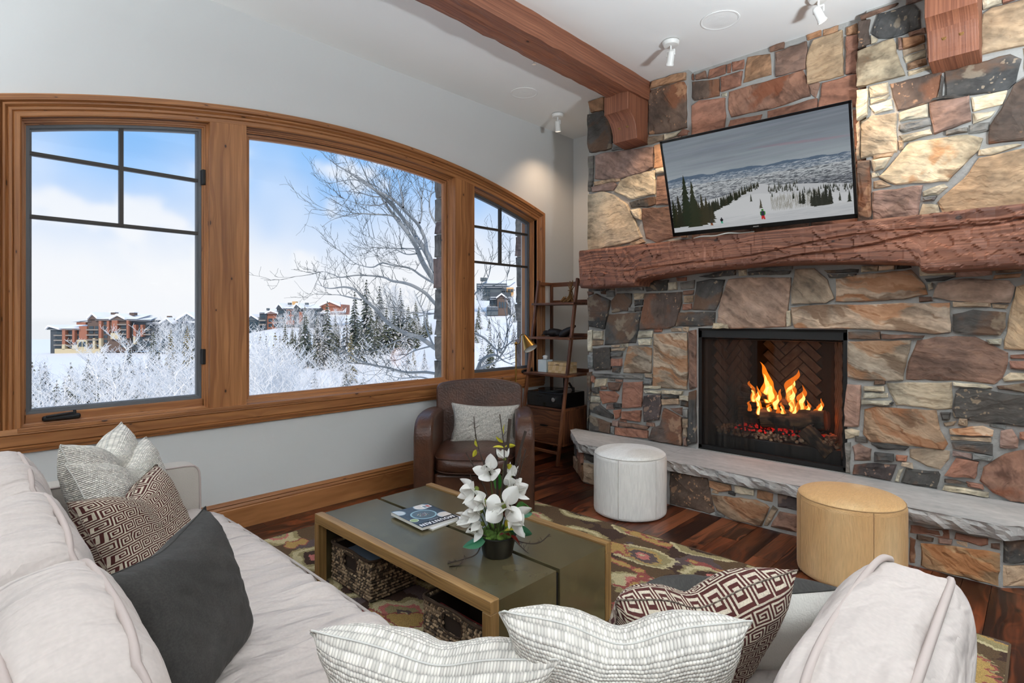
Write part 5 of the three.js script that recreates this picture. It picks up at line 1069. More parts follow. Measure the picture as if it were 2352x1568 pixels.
    c.fillStyle = '#ffffff'; c.fillRect(20, 700, 150, 130); c.fillStyle = '#b55a50'; c.fillRect(34, 714, 60, 100); c.fillStyle = '#7d8a90'; c.fillRect(100, 714, 56, 100);
    c.fillStyle = '#12161a'; c.fillRect(0, 0, W, 170); c.fillStyle = '#ffffff'; c.font = 'bold 128px sans-serif'; c.textAlign = 'center'; c.fillText('MOUNTAIN', W / 2, 132, W - 40); c.font = '30px sans-serif'; c.fillText('E X P R E S S', W / 2, 206);
  });
  const mag = (label, x, y, z, turn, w, l, h, mat) => { const t = thing('magazine', label, 'magazine', [x, y, z], turn, 'magazines on the coffee table'); mesh('pages', span(-w / 2 + 0.002, w / 2 - 0.002, 0, h - 0.001, -l / 2 + 0.002, l / 2 - 0.002), std({ color: 0xd9d7d2, roughness: 0.8 }), t); const g = grid(8, 10, (u, v) => [mix(-w / 2, w / 2, u), h + 0.006 * Math.max(0, u - 0.5) ** 2 * 4 * (1 - v), mix(l / 2, -l / 2, v)]); mesh('cover', g, mat, t); mesh('spine', span(-w / 2 - 0.001, -w / 2 + 0.002, 0, h, -l / 2, l / 2), std({ color: 0x2d353c, roughness: 0.4 }), t); };
  mag('pale magazine under the mountain magazine on the coffee table', -2.315, TY - 0.011, -1.80, -1.50, 0.215, 0.27, 0.009, std({ color: 0xe6e6ea, roughness: 0.3 }));
  mag('magazine titled MOUNTAIN with a dark cover of bowls and plates', -2.335, TY - 0.0015, -1.775, -1.62, 0.225, 0.29, 0.014, std({ map: cover, roughness: 0.28 }));
}
// ---------------------------------------------------------------- flower arrangement
{
  const B = [-1.752, TY - 0.011, -1.735], fa = thing('flower_arrangement', 'white magnolia arrangement with twigs in a black pot on the coffee table', 'flowers', B);
  mesh('pot', lathe([[0, 0], [0.062, 0], [0.066, 0.006], [0.082, 0.085], [0.084, 0.092], [0.079, 0.092], [0.076, 0.08], [0, 0.078]], 40), std({ color: 0x0c0c0d, roughness: 0.35 }), fa);
  reseed(123);
  const moss = []; for (let i = 0; i < 90; i++) { const g = new THREE.IcosahedronGeometry(rr(0.008, 0.02), 1), a = rr(0, 6.28), r = sqrt(rnd()) * 0.068; g.scale(1, 0.8, 1); g.translate(cos(a) * r, 0.088 + rr(0, 0.02), sin(a) * r); const k = rr(0.6, 1.3); moss.push(tint(g, [0.09 * k, 0.17 * k, 0.025 * k])); }
  const ms = mesh('moss', merge(moss), std({ vertexColors: true, roughness: 1 }), fa); ms.userData.kind = 'stuff';
  // camera-facing side is towards (+x, +z); e = right as seen in the photograph, f = towards the viewer
  const e = [0.722, -0.692], f = [0.692, 0.722], loc = (r, up, n = 0) => [e[0] * r + f[0] * n, up, e[1] * r + f[1] * n];
  const petalM = phy({ color: 0xf6f4ef, roughness: 0.6, transmission: 0.25, thickness: 0 }), leafM = std({ color: 0x3f8a35, roughness: 0.45 }), leafD = std({ color: 0x2c6b4a, roughness: 0.4 }), redM = std({ color: 0x7a1f14, roughness: 0.5 }), yelM = std({ color: 0xb9b12c, roughness: 0.55 }), stemM = std({ color: 0x4c5a24, roughness: 0.7 }), twigM = std({ color: 0x3d3129, roughness: 0.9 }), sepalM = std({ color: 0x6f7a28, roughness: 0.6 });
  const petal = (L, w, cup) => grid(6, 10, (u, v) => { const U = u * 2 - 1, ww = w * Math.pow(sin(PI * Math.pow(clamp(v, 0.001, 0.999), 0.7)), 0.8); return [U * ww, v * L * (1 - 0.18 * cup * v), -cup * L * 0.42 * v * v - (1 - U * U) * ww * 0.5 + 0.25 * ww]; });
  const leafG = (L, w, bend) => grid(6, 12, (u, v) => { const U = u * 2 - 1, ww = w * Math.pow(sin(PI * clamp(v, 0.001, 0.999)), 0.8); return [U * ww, v * L, -bend * L * v * v + abs(U) * ww * 0.35]; });
  const orient = (g, dir, pos, roll = 0) => { g.rotateY(roll); g.applyQuaternion(new THREE.Quaternion().setFromUnitVectors(new THREE.Vector3(0, 1, 0), new THREE.Vector3(...dir).normalize())); g.translate(...pos); return g; };
  const bloom = (pos, dir, size, open) => {
    const b = new THREE.Group(); b.name = 'bloom'; fa.add(b); const n = open > 0.5 ? 7 : 5; size *= 1.18;
    for (let i = 0; i < n; i++) { const a = i / n * 2 * PI + rr(-0.2, 0.2), inr = i % 2, g = petal(size * rr(0.85, 1.15) * (inr ? 0.9 : 1.05), size * rr(0.32, 0.4), inr ? 0.9 : 0.35); g.rotateX(inr ? 0.12 + open * 0.35 : 0.2 + open * rr(0.75, 1.1)); g.rotateY(a); g.translate(sin(a) * size * 0.1, 0, cos(a) * size * 0.1); mesh('petal', orient(g, dir, pos), petalM, b); }
    const s = new THREE.SphereGeometry(size * 0.2, 12, 8); s.scale(1, 0.8, 1); mesh('sepal', orient(s, dir, [pos[0] - dir[0] * size * 0.22, pos[1] - dir[1] * size * 0.22, pos[2] - dir[2] * size * 0.22]), sepalM, b);
  };
  const stem = (pts, r, m, nm = 'stem') => mesh(nm, tube(pts, r, 24, 6), m, fa);
  // pixel scale at the pot: about 1.9 mm to a pixel
  for (const [r, up, n, dr, du, dn, s, op] of [[-0.035, 0.365, 0.0, -0.2, 0.5, 0.7, 0.07, 0.8], [-0.105, 0.295, 0.03, -0.8, 0.1, 0.5, 0.062, 0.75], [-0.065, 0.25, 0.05, -0.5, 0.3, 0.7, 0.06, 0.7], [-0.085, 0.205, 0.04, -0.7, 0.1, 0.7, 0.058, 0.7], [-0.115, 0.165, 0.03, -0.95, 0.1, 0.3, 0.058, 0.25], [-0.075, 0.145, 0.05, -0.6, -0.2, 0.7, 0.052, 0.7], [0.03, 0.235, 0.07, 0.1, 0.35, 0.9, 0.088, 0.95], [0.075, 0.18, 0.05, 0.5, -0.1, 0.85, 0.068, 0.9], [0.055, 0.30, 0.0, 0.3, 0.7, 0.5, 0.06, 0.35], [0.085, 0.285, 0.02, 0.7, 0.4, 0.5, 0.055, 0.6], [0.06, 0.345, -0.02, 0.3, 0.9, 0.1, 0.05, 0.25], [0.03, 0.43, 0.0, -0.2, 0.9, 0.3, 0.042, 0.5], [0.0, 0.205, 0.07, 0.0, 0.3, 0.9, 0.045, 0.3]]) {
    const p = loc(r, up, n); stem([[0, 0.08, 0], [p[0] * 0.4, up * 0.5, p[2] * 0.4], [p[0] * 0.9, up * 0.93, p[2] * 0.9]], 0.0028, stemM); bloom(p, [...loc(dr, du, dn)], s, op);
  }
  for (const [r, up, n, dr, du, dn, L, w, m] of [[0.05, 0.115, 0.03, 0.95, 0.12, 0.3, 0.115, 0.026, leafD], [-0.045, 0.105, 0.04, -0.75, -0.45, 0.4, 0.12, 0.03, leafD], [-0.02, 0.2, 0.0, -0.3, 0.8, 0.3, 0.07, 0.018, leafM], [0.0, 0.27, -0.03, 0, 1, 0.2, 0.08, 0.02, leafM], [0.07, 0.23, -0.03, 0.5, 0.8, 0, 0.09, 0.02, leafM], [0.02, 0.12, 0.06, 0.3, 0.1, 1, 0.09, 0.022, redM], [0.035, 0.17, 0.03, 0.2, 0.9, 0.4, 0.09, 0.02, redM], [0.055, 0.1, 0.05, 0.8, -0.2, 0.6, 0.07, 0.018, redM], [0.03, 0.13, 0.075, 0.7, 0.5, 0.5, 0.05, 0.012, yelM], [0.035, 0.15, 0.075, 0.4, 0.9, 0.5, 0.05, 0.012, yelM], [0.0, 0.175, 0.075, -0.8, 0.4, 0.5, 0.05, 0.012, yelM], [0.03, 0.47, 0, -0.9, 0.3, 0.1, 0.05, 0.01, yelM], [0.032, 0.475, 0, 0.95, 0.25, 0.1, 0.05, 0.01, yelM], [0.03, 0.495, 0, -0.8, 0.4, 0.1, 0.045, 0.01, yelM], [-0.11, 0.43, 0, 0.4, 0.8, 0.2, 0.045, 0.01, yelM], [-0.09, 0.475, 0, -0.3, 0.9, 0.1, 0.035, 0.009, yelM], [0.03, 0.53, 0, -0.2, 1, 0, 0.045, 0.009, yelM], [0.05, 0.375, 0, 0.1, 1, 0.3, 0.035, 0.012, yelM], [-0.08, 0.24, 0.02, -0.9, 0.2, 0.3, 0.05, 0.014, leafM], [0.095, 0.17, 0, 0.9, 0.2, 0, 0.06, 0.016, leafD]]) mesh('leaf', orient(leafG(L, w, 0.25), loc(dr, du, dn), loc(r, up, n), rr(0, 6)), m, fa);
  for (let i = 0; i < 9; i++) stem([loc(0.06, 0.16, 0.02), loc(0.1, 0.2 + i * 0.004, 0), loc(0.11 + i * 0.006, 0.235 - i * 0.006, rr(-0.02, 0.02))], 0.0012, leafM, 'grass_blade');
  // twigs and slips of bark
  const twig = (pts, r) => { const P = pts.map((p) => loc(...p)); mesh('twig', tube(P, r, 30, 6), twigM, fa); for (let k = 0; k < 7; k++) { const t = rr(0.35, 0.98), c = new THREE.CatmullRomCurve3(P.map((p) => new THREE.Vector3(...p))).getPoint(t); const q = [c.x + rr(-0.02, 0.02), c.y + rr(0.004, 0.022), c.z + rr(-0.02, 0.02)]; mesh('twig_spur', bar(c.toArray(), q, r * 0.6, r * 0.3, 5), twigM, fa); } };
  twig([[-0.01, 0.09, 0], [-0.03, 0.3, 0], [-0.085, 0.47, 0], [-0.1, 0.56, 0.01], [-0.105, 0.61, 0]], 0.0022); twig([[0.0, 0.09, 0], [-0.02, 0.33, 0.02], [-0.07, 0.44, 0.03], [-0.1, 0.53, 0.0]], 0.002); twig([[0, 0.09, 0], [-0.06, 0.3, 0], [-0.14, 0.45, 0]], 0.003); twig([[0.02, 0.09, 0], [0.07, 0.3, 0.01], [0.1, 0.42, 0.02], [0.105, 0.49, 0]], 0.0026); twig([[0.02, 0.09, 0], [0.09, 0.33, 0], [0.125, 0.47, 0.02]], 0.0028); twig([[0.01, 0.1, 0.02], [0.02, 0.3, 0.02], [0.03, 0.45, 0.02], [0.01, 0.62, 0]], 0.0022); twig([[-0.02, 0.09, 0], [-0.1, 0.28, 0.02], [-0.12, 0.36, 0.02]], 0.002);
  twig([[0.05, 0.1, 0.03], [0.1, 0.075, 0.05], [0.18, 0.07, 0.05], [0.23, 0.1, 0.03]], 0.0026); twig([[0.05, 0.1, 0.03], [0.1, 0.06, 0.06], [0.135, 0.03, 0.06]], 0.0022); twig([[-0.06, 0.085, 0.03], [-0.09, 0.03, 0.07], [-0.15, 0.015, 0.09], [-0.21, 0.004, 0.1]], 0.0028); twig([[-0.13, 0.02, 0.08], [-0.16, 0.005, 0.12], [-0.2, 0.0035, 0.13]], 0.002);
  const slip = (a, b, w) => { const A = loc(...a), Bq = loc(...b); mesh('bark_slip', plankBar(A, Bq, w, w * 0.35, 0.002), twigM, fa); };
  slip([0.02, 0.2, 0], [0.055, 0.60, 0.0], 0.017); slip([0.04, 0.24, -0.02], [0.125, 0.54, -0.03], 0.014); slip([-0.04, 0.092, 0.05], [-0.12, 0.135, 0.06], 0.016); slip([0.0, 0.2, -0.02], [-0.005, 0.46, -0.02], 0.013);
}
// ---------------------------------------------------------------- hide ottomans
{
  const hide = (base, patch, amt, s) => colorTex(512, 512, (u, v) => { const p = fbm(u * 3, v * 2, 4, 3, 2, s), h = fbm(u * 110 + fbm(u * 5, v * 5, 2, 5, 5, s + 2) * 9, v * 40, 2, 110, 40, s + 4), c = mix3(base, patch, sstep(0.45, 0.75, p) * amt); return c.map((k) => k * (0.96 + 0.08 * h)); });
  const furBump = grayTex(512, 512, (u, v) => fbm(u * 120 + fbm(u * 6, v * 6, 2, 6, 6, 905) * 10, v * 40, 2, 120, 40, 906));
  const ottoman = (label, x, z, r, h, base, patch, amt, s, bump, seams) => {
    const t = thing('ottoman', label, 'ottoman', [x, 0, z], 0, 'round hide ottomans'), m = phy({ map: rep(hide(base, patch, amt, s), 2, 1), bumpMap: rep(furBump, 3, 1.4), bumpScale: bump, roughness: 0.85, sheen: 0.35, sheenColor: hex('#ffffff'), sheenRoughness: 0.4 });
    mesh('side', lathe([[0.0, 0.004], [r - 0.014, 0.004], [r - 0.003, 0.012], [r, 0.03], [r, h - 0.04], [r - 0.004, h - 0.022], [r - 0.01, h - 0.012]], 64), m, t);
    const g = lathe([[r - 0.008, h - 0.013], [r - 0.014, h - 0.004], [r - 0.03, h + 0.004], [r * 0.6, h + 0.013], [r * 0.25, h + 0.016], [0.0001, h + 0.017]], 64); const p = g.attributes.position, uv = g.attributes.uv; for (let i = 0; i < p.count; i++) uv.setXY(i, p.getX(i) * 0.9, p.getZ(i) * 1.6);
    mesh('seat_top', g, m, t); const ring = []; for (let i = 0; i < 48; i++) { const a = i / 48 * 2 * PI; ring.push([cos(a) * (r - 0.008), h - 0.014, sin(a) * (r - 0.008)]); } mesh('seam_cord', tube(ring, 0.003, 120, 6, true), m, t);
    for (const a of seams) mesh('seam', tube([0, 0.3, 0.7, 1].map((q) => [sin(a) * (r + 0.0005), mix(0.012, h - 0.016, q), cos(a) * (r + 0.0005)]), 0.0022, 8, 5), m, t);
    return t;
  };
  ottoman('round white hide ottoman in front of the hearth', -2.2, -3.545, 0.262, 0.44, [232, 229, 224], [196, 186, 172], 0.5, 910, 0.0015, [0.25, 1.3, -0.6, 2.6]);
  ottoman('round golden tan hide ottoman in the right foreground of the hearth', -0.775, -3.50, 0.262, 0.44, [208, 164, 112], [228, 196, 150], 0.7, 930, 0.0022, [0.62, -0.9, 2.4]);
}
// ---------------------------------------------------------------- leather club chair
{
  const texLeather = colorTex(512, 512, (u, v) => { const a = fbm(u * 4, v * 4, 5, 4, 4, 950), b = fbm(u * 30, v * 30, 3, 30, 30, 951), c = mix3([54, 33, 24], [98, 62, 44], clamp(a * 1.3 - 0.15)); return c.map((k) => k * (0.9 + 0.2 * b)); });
  const bumpLeather = grayTex(512, 512, (u, v) => 0.5 * fbm(u * 60, v * 60, 2, 60, 60, 955) + 0.5 * fbm(u * 6, v * 6, 3, 6, 6, 956));
  const L = std({ map: rep(texLeather, 1.4), bumpMap: rep(bumpLeather, 1.6), bumpScale: 0.003, roughness: 0.34 });
  const D0 = 4.06, q = -0.0619, F = [-0.692, -0.722], R = [0.722, -0.692], c = thing('club_chair', 'brown leather club chair in the corner by the window', 'armchair', [F[0] * (D0 + 0.4) + R[0] * q * (D0 + 0.4), 0.0135, F[1] * (D0 + 0.4) + R[1] * q * (D0 + 0.4)], 43.8 * PI / 180);
  // own axes: front is +z
  const side = (x0) => {
    const s = new THREE.Shape(); s.moveTo(0.42, 0.03); s.lineTo(0.42, 0.50); s.bezierCurveTo(0.42, 0.60, 0.36, 0.638, 0.27, 0.645); s.bezierCurveTo(0.1, 0.655, -0.15, 0.63, -0.38, 0.60); s.lineTo(-0.40, 0.03); s.lineTo(0.42, 0.03);
    const g = new THREE.ExtrudeGeometry(s, { depth: 0.07, bevelEnabled: true, bevelSize: 0.032, bevelThickness: 0.036, bevelSegments: 5, curveSegments: 14 }); g.rotateY(-PI / 2); g.translate(x0 + 0.036 + 0.07, 0, 0); return metreUV(g, 1);
  };
  mesh('arm', side(-0.44), L, c); mesh('arm', side(0.298), L, c);
  mesh('base', box(0.6, 0.22, 0.74, 0, 0.15, 0.02, 0.03), L, c);
  const st = puff(0.585, 0.16, 0.66, { e: 7, crown: 0.22, wr: 0.004, s: 31, n: 26 }), sm = mesh('seat_cushion', st.clone().translate(0, 0.325, 0.08), L, c); for (const k of [0.62, -0.62]) mesh('piping', pipe(st, 1, k, 0.005).translate(0, 0.325, 0.08), L, sm);
  // back with a gently arched top
  const bs = new THREE.Shape(); bs.moveTo(-0.325, 0.1); bs.lineTo(-0.345, 0.80); bs.bezierCurveTo(-0.345, 0.845, -0.32, 0.852, -0.28, 0.858); bs.bezierCurveTo(-0.1, 0.895, 0.1, 0.895, 0.28, 0.858); bs.bezierCurveTo(0.32, 0.852, 0.345, 0.845, 0.345, 0.80); bs.lineTo(0.325, 0.1); bs.lineTo(-0.325, 0.1);
  const bg = new THREE.ExtrudeGeometry(bs, { depth: 0.1, bevelEnabled: true, bevelSize: 0.02, bevelThickness: 0.028, bevelSegments: 5, curveSegments: 16 }); bg.rotateX(-0.14); bg.translate(0, -0.02, -0.24); mesh('backrest', metreUV(bg, 1), L, c);
  for (const x of [-0.36, 0.36]) for (const z of [-0.34, 0.36]) mesh('foot', cyl(0.02, 0.026, 0.04, x, 0, z, 10), M.walnut, c);
  const tw = colorTex(256, 256, (u, v) => { const k = 0.5 * vn(u * 120, v * 40, 120, 40, 960) + 0.5 * vn(u * 40, v * 120, 40, 120, 961), g = 178 + (k - 0.5) * 90; return [g, g * 0.97, g * 0.92]; });
  const P = F.map((f, i) => f * (D0 + 0.42) + R[i] * (1110 - 1176) / 1277 * (D0 + 0.42)); pillow('lumbar_pillow', 'grey tweed lumbar pillow on the leather chair', 0.56, 0.34, 0.13, std({ map: rep(tw, 3), bumpMap: rep(bumpCloth, 4), bumpScale: 0.0015, roughness: 0.95 }), [P[0], 0.385, P[1]], 43.8 * PI / 180, -0.32, -0.03, 0.0, 41);
}
// ---------------------------------------------------------------- ladder shelf and what stands on it
{
  const X0 = -3.885, X1 = -3.345, sh = thing('ladder_shelf', 'leaning walnut ladder shelf with a drawer unit in the corner', 'shelf'), W = M.walnut;
  const fz = (y) => -4.13 - 0.32 * y / 1.81, bz = -4.66;
  for (const x of [X0 + 0.015, X1 - 0.015]) { mesh('front_post', plankBar([x, 0, fz(0)], [x, 1.815, fz(1.815)], 0.026, 0.034, 0.004), W, sh); mesh('back_post', span(x - 0.013, x + 0.013, 0, 1.80, bz - 0.015, bz + 0.015, 0.004, 1), W, sh); mesh('side_rail', span(x - 0.01, x + 0.01, 1.765, 1.80, bz, fz(1.78), 0.003, 2), W, sh); }
  mesh('top_rail', span(X0 + 0.03, X1 - 0.03, 1.755, 1.80, bz - 0.008, bz + 0.012, 0.003), W, sh);
  for (const [y, o] of [[1.575, 0.05], [1.226, 0.05], [0.861, 0.05]]) { const s = mesh('shelf_board', span(X0 - 0.01, X1 + 0.004, y - 0.022, y, bz - 0.01, fz(y) + o, 0.003), W, sh); mesh('lip', span(X0, X1, y, y + 0.035, bz - 0.012, bz + 0.006, 0.002), W, s); }
  const f = -4.235; mesh('cabinet', merge([span(X0 + 0.03, X1 - 0.03, 0.505, 0.527, bz, f, 0.003), span(X0 + 0.03, X1 - 0.03, 0.165, 0.185, bz, f, 0.003), span(X0 + 0.03, X0 + 0.048, 0.185, 0.505, bz, f, 0.002, 1), span(X1 - 0.048, X1 - 0.03, 0.185, 0.505, bz, f, 0.002, 1), span(X0 + 0.048, X1 - 0.048, 0.185, 0.505, bz, bz + 0.012)]), W, sh);
  const dr = mesh('drawer_front', span(X0 + 0.052, X1 - 0.052, 0.189, 0.501, f - 0.022, f - 0.004, 0.003), W, sh); mesh('handle', span(-3.66, -3.57, 0.345, 0.355, f - 0.004, f + 0.016, 0.003), M.darkMetal, dr);
  mesh('stretcher', span(X0 + 0.02, X1 - 0.02, 0.10, 0.125, -4.19, -4.165, 0.003), W, sh);
  // driftwood figure
  reseed(200); const dw = thing('driftwood_figure', 'pale driftwood animal figure on the top shelf board', 'figurine', [-3.52, 1.5755, -4.53]), dm = std({ map: rep(texOak, 3, 3), color: 0xd8cfc0, roughness: 0.95 });
  for (let i = 0; i < 26; i++) { const a = rr(-0.12, 0.0), h = rr(0.01, 0.07); mesh('stick', plankBar([a - 0.02, 0.004 + rr(0, 0.02), rr(-0.03, 0.03)], [a + rr(0.02, 0.06), h, rr(-0.03, 0.03)], rr(0.006, 0.012), 0.006, 0.002), dm, dw); }
  for (let i = 0; i < 9; i++) { const a = rr(-0.035, 0.045); mesh('stick', plankBar([a * 1.4, 0.002, rr(-0.02, 0.02)], [0.01 + rr(-0.01, 0.01), 0.13, rr(-0.01, 0.01)], 0.009, 0.007, 0.002), dm, dw); }
  for (let i = 0; i < 8; i++) mesh('stick', bar([0.01, 0.12, 0], [0.01 + rr(-0.05, 0.06), rr(0.19, 0.235), rr(-0.03, 0.03)], 0.005, 0.0035, 6), dm, dw);
  mesh('binding', tube([[-0.01, 0.125, 0.018], [0.03, 0.13, 0.012], [0.025, 0.135, -0.015], [-0.01, 0.13, -0.012]], 0.004, 30, 5, true), dm, dw);
  // two dark carved birds lying down
  const carve = std({ color: 0x1c1411, roughness: 0.45, bumpMap: rep(bumpWood, 5), bumpScale: 0.003 });
  const bird = (label, x, z, turn, up) => { const t = thing('carved_bird', label, 'carving', [x, 1.2265, z], turn, 'carved birds on the shelf'); const b = lathe([[0, -0.09], [0.022, -0.085], [0.04, -0.05], [0.044, -0.01], [0.034, 0.05], [0.02, 0.1], [0.012, 0.15], [0, 0.16]], 20); b.rotateZ(-PI / 2 + up); b.translate(0, 0.043, 0); mesh('body', b, carve, t); const h = new THREE.SphereGeometry(0.03, 14, 10); h.scale(1.2, 0.95, 1); h.translate(-0.1, 0.036, 0); mesh('head', h, carve, t); const k = bar([-0.12, 0.03, 0], [-0.165, 0.012, 0], 0.008, 0.001, 8); mesh('beak', k, carve, t); };
  bird('dark carved bird lying at the left of the middle shelf', -3.70, -4.50, 0.15, 0.05); bird('dark carved bird with its tail raised at the right of the middle shelf', -3.52, -4.46, -0.1, 0.5);
  // inlaid box, tissue box, record player
  const tIn = canvasTex(512, 256, (c, w, h) => { for (let i = 0; i < 8; i++) for (let j = 0; j < 2; j++) { const x = i * 64, y = j * 128; for (const [k, col] of [[0, '#d8bc92'], [1, '#c9a878']]) { c.fillStyle = col; c.beginPath(); if (k ^ (i & 1)) { c.moveTo(x, y); c.lineTo(x + 64, y); c.lineTo(x, y + 128); } else { c.moveTo(x + 64, y + 128); c.lineTo(x + 64, y); c.lineTo(x, y + 128); } c.fill(); } c.strokeStyle = '#a9885c'; for (let s = 0; s < 6; s++) { c.beginPath(); c.moveTo(x + s * 11, y); c.lineTo(x + s * 11, y + 128); c.stroke(); } } }); tIn.wrapS = tIn.wrapT = THREE.RepeatWrapping;
  const im = std({ map: rep(tIn, 3, 4), roughness: 0.4 }), ib = thing('inlaid_box', 'pale inlaid wooden box on the lower shelf', 'box', [-3.555, 0.8615, -4.45]); mesh('body', box(0.25, 0.075, 0.16, 0, 0.0375, 0, 0.003), im, ib); mesh('lid', box(0.252, 0.034, 0.162, 0, 0.094, 0, 0.003), im, ib); mesh('clasp', span(-0.02, 0.02, 0.084, 0.089, 0.08, 0.086, 0.001), M.darkMetal, ib);
  const tTis = colorTex(128, 128, (u, v) => { const n = fbm(u * 9, v * 9, 3, 9, 9, 970); return mix3([190, 212, 220], [236, 240, 240], n); }); const tb = thing('tissue_box', 'pale blue tissue box beside the inlaid box', 'tissue box', [-3.765, 0.8615, -4.43]); mesh('carton', box(0.11, 0.125, 0.11, 0, 0.0625, 0, 0.003), std({ map: tTis, roughness: 0.7 }), tb); mesh('tissue', lathe([[0.001, 0.125], [0.03, 0.126], [0.022, 0.14], [0.03, 0.16], [0.012, 0.172], [0, 0.168]], 9), M.white, tb);
  const rp = thing('record_player', 'black record player with a silver knob on the drawer unit', 'record player', [-3.615, 0.5275, -4.42]); mesh('cabinet', box(0.46, 0.145, 0.36, 0, 0.0775, 0, 0.006), M.blackGloss, rp); mesh('front_panel', box(0.44, 0.075, 0.006, 0, 0.088, 0.181, 0.002), M.black, rp); mesh('platter', cyl(0.14, 0.14, 0.014, -0.05, 0.15, 0, 40), M.black, rp); mesh('record', cyl(0.145, 0.145, 0.003, -0.05, 0.164, 0, 40), M.blackGloss, rp); mesh('tonearm', merge([bar([0.15, 0.15, -0.1], [0.15, 0.185, -0.1], 0.012), bar([0.15, 0.185, -0.1], [0.06, 0.18, 0.09], 0.005)]), M.darkMetal, rp); mesh('dust_cover_stay', merge([plankBar([0.0, 0.15, -0.14], [0.03, 0.27, -0.1], 0.02, 0.01), plankBar([0.12, 0.15, -0.14], [0.09, 0.23, -0.1], 0.02, 0.01)]), M.black, rp); const kb = cyl(0.021, 0.021, 0.02, 0, 0, 0, 24); kb.rotateX(PI / 2); kb.translate(0.13, 0.088, 0.183); mesh('knob', kb, M.chrome, rp); for (const x of [-0.1, -0.05]) mesh('button', span(x - 0.018, x + 0.018, 0.098, 0.112, 0.182, 0.187, 0.002), M.darkMetal, rp);
  mesh('foot', merge([cyl(0.015, 0.015, 0.006, -0.19, 0, 0.14, 10)]), M.black, rp);
  // brass task lamp behind the chair
  const lp = thing('task_lamp', 'slim brass floor lamp with a cone shade behind the leather chair', 'floor lamp', [-3.80, 0, -4.02]); mesh('base', lathe([[0, 0], [0.12, 0], [0.12, 0.012], [0.02, 0.022], [0, 0.022]], 32), M.brass, lp); mesh('pole', merge([cyl(0.009, 0.009, 0.9, 0, 0.02, 0, 12), cyl(0.007, 0.007, 0.24, 0, 0.92, 0, 12), cyl(0.013, 0.013, 0.02, 0, 0.9, 0, 12)]), M.brass, lp); mesh('joint', merge([new THREE.SphereGeometry(0.017, 14, 10).translate(0, 1.165, 0)]), M.brass, lp);
  mesh('swing_arm', tube([[0, 1.165, 0], [0.04, 1.165, 0], [0.06, 1.19, 0], [0.06, 1.23, 0], [0.075, 1.255, 0], [0.1, 1.26, 0]], 0.005, 30, 7), M.brass, lp);
  const cone = lathe([[0.012, 0], [0.02, -0.005], [0.024, -0.02], [0.072, -0.16], [0.07, -0.16], [0.021, -0.022], [0, -0.012]], 36); cone.rotateZ(0.62); cone.translate(0.105, 1.25, 0.0); const sd = mesh('shade', cone, M.brass, lp); const ci = lathe([[0.0, -0.02], [0.02, -0.024], [0.069, -0.158]], 36); ci.rotateZ(0.62); ci.translate(0.105, 1.25, 0); mesh('shade_lining', ci, M.white, sd);
}
// ---------------------------------------------------------------- outdoors: a snowy valley. d is the way ahead of the house, l the way to the right of it
const OF = [-0.6921, -0.7218], OR = [0.7218, -0.6921], out = (d, l, y) => [OF[0] * d + OR[0] * l, y, OF[1] * d + OR[1] * l];
const lerpTab = (t, x) => { for (let i = 1; i < t.length; i++) if (x < t[i][0]) return mix(t[i - 1][1], t[i][1], (x - t[i - 1][0]) / (t[i][0] - t[i - 1][0])); return t[t.length - 1][1]; };
const GL = [[0, -12], [30, -14], [70, -12.6], [100, -10.6], [130, -9.2], [160, -8.7], [220, -9], [400, -14], [900, -30]], GM = [[0, -12], [30, -14], [70, -11.6], [100, -9.8], [120, -9.3], [150, -5.5], [200, -1.4], [260, 2], [400, 4], [900, -20]], GR = [[0, -10], [30, -8], [60, -4.5], [85, -1], [110, 2.0], [140, 5], [200, 9], [400, 10], [900, -10]];
const ground = (d, l) => { const q = l / max(d, 1), a = sstep(-0.62, -0.4, q), b = sstep(-0.24, -0.06, q); return mix(mix(lerpTab(GL, d), lerpTab(GM, d), a), lerpTab(GR, d), b) + (fbm(d * 0.06 + 50, l * 0.06 + 50, 3) - 0.5) * 1.2; };
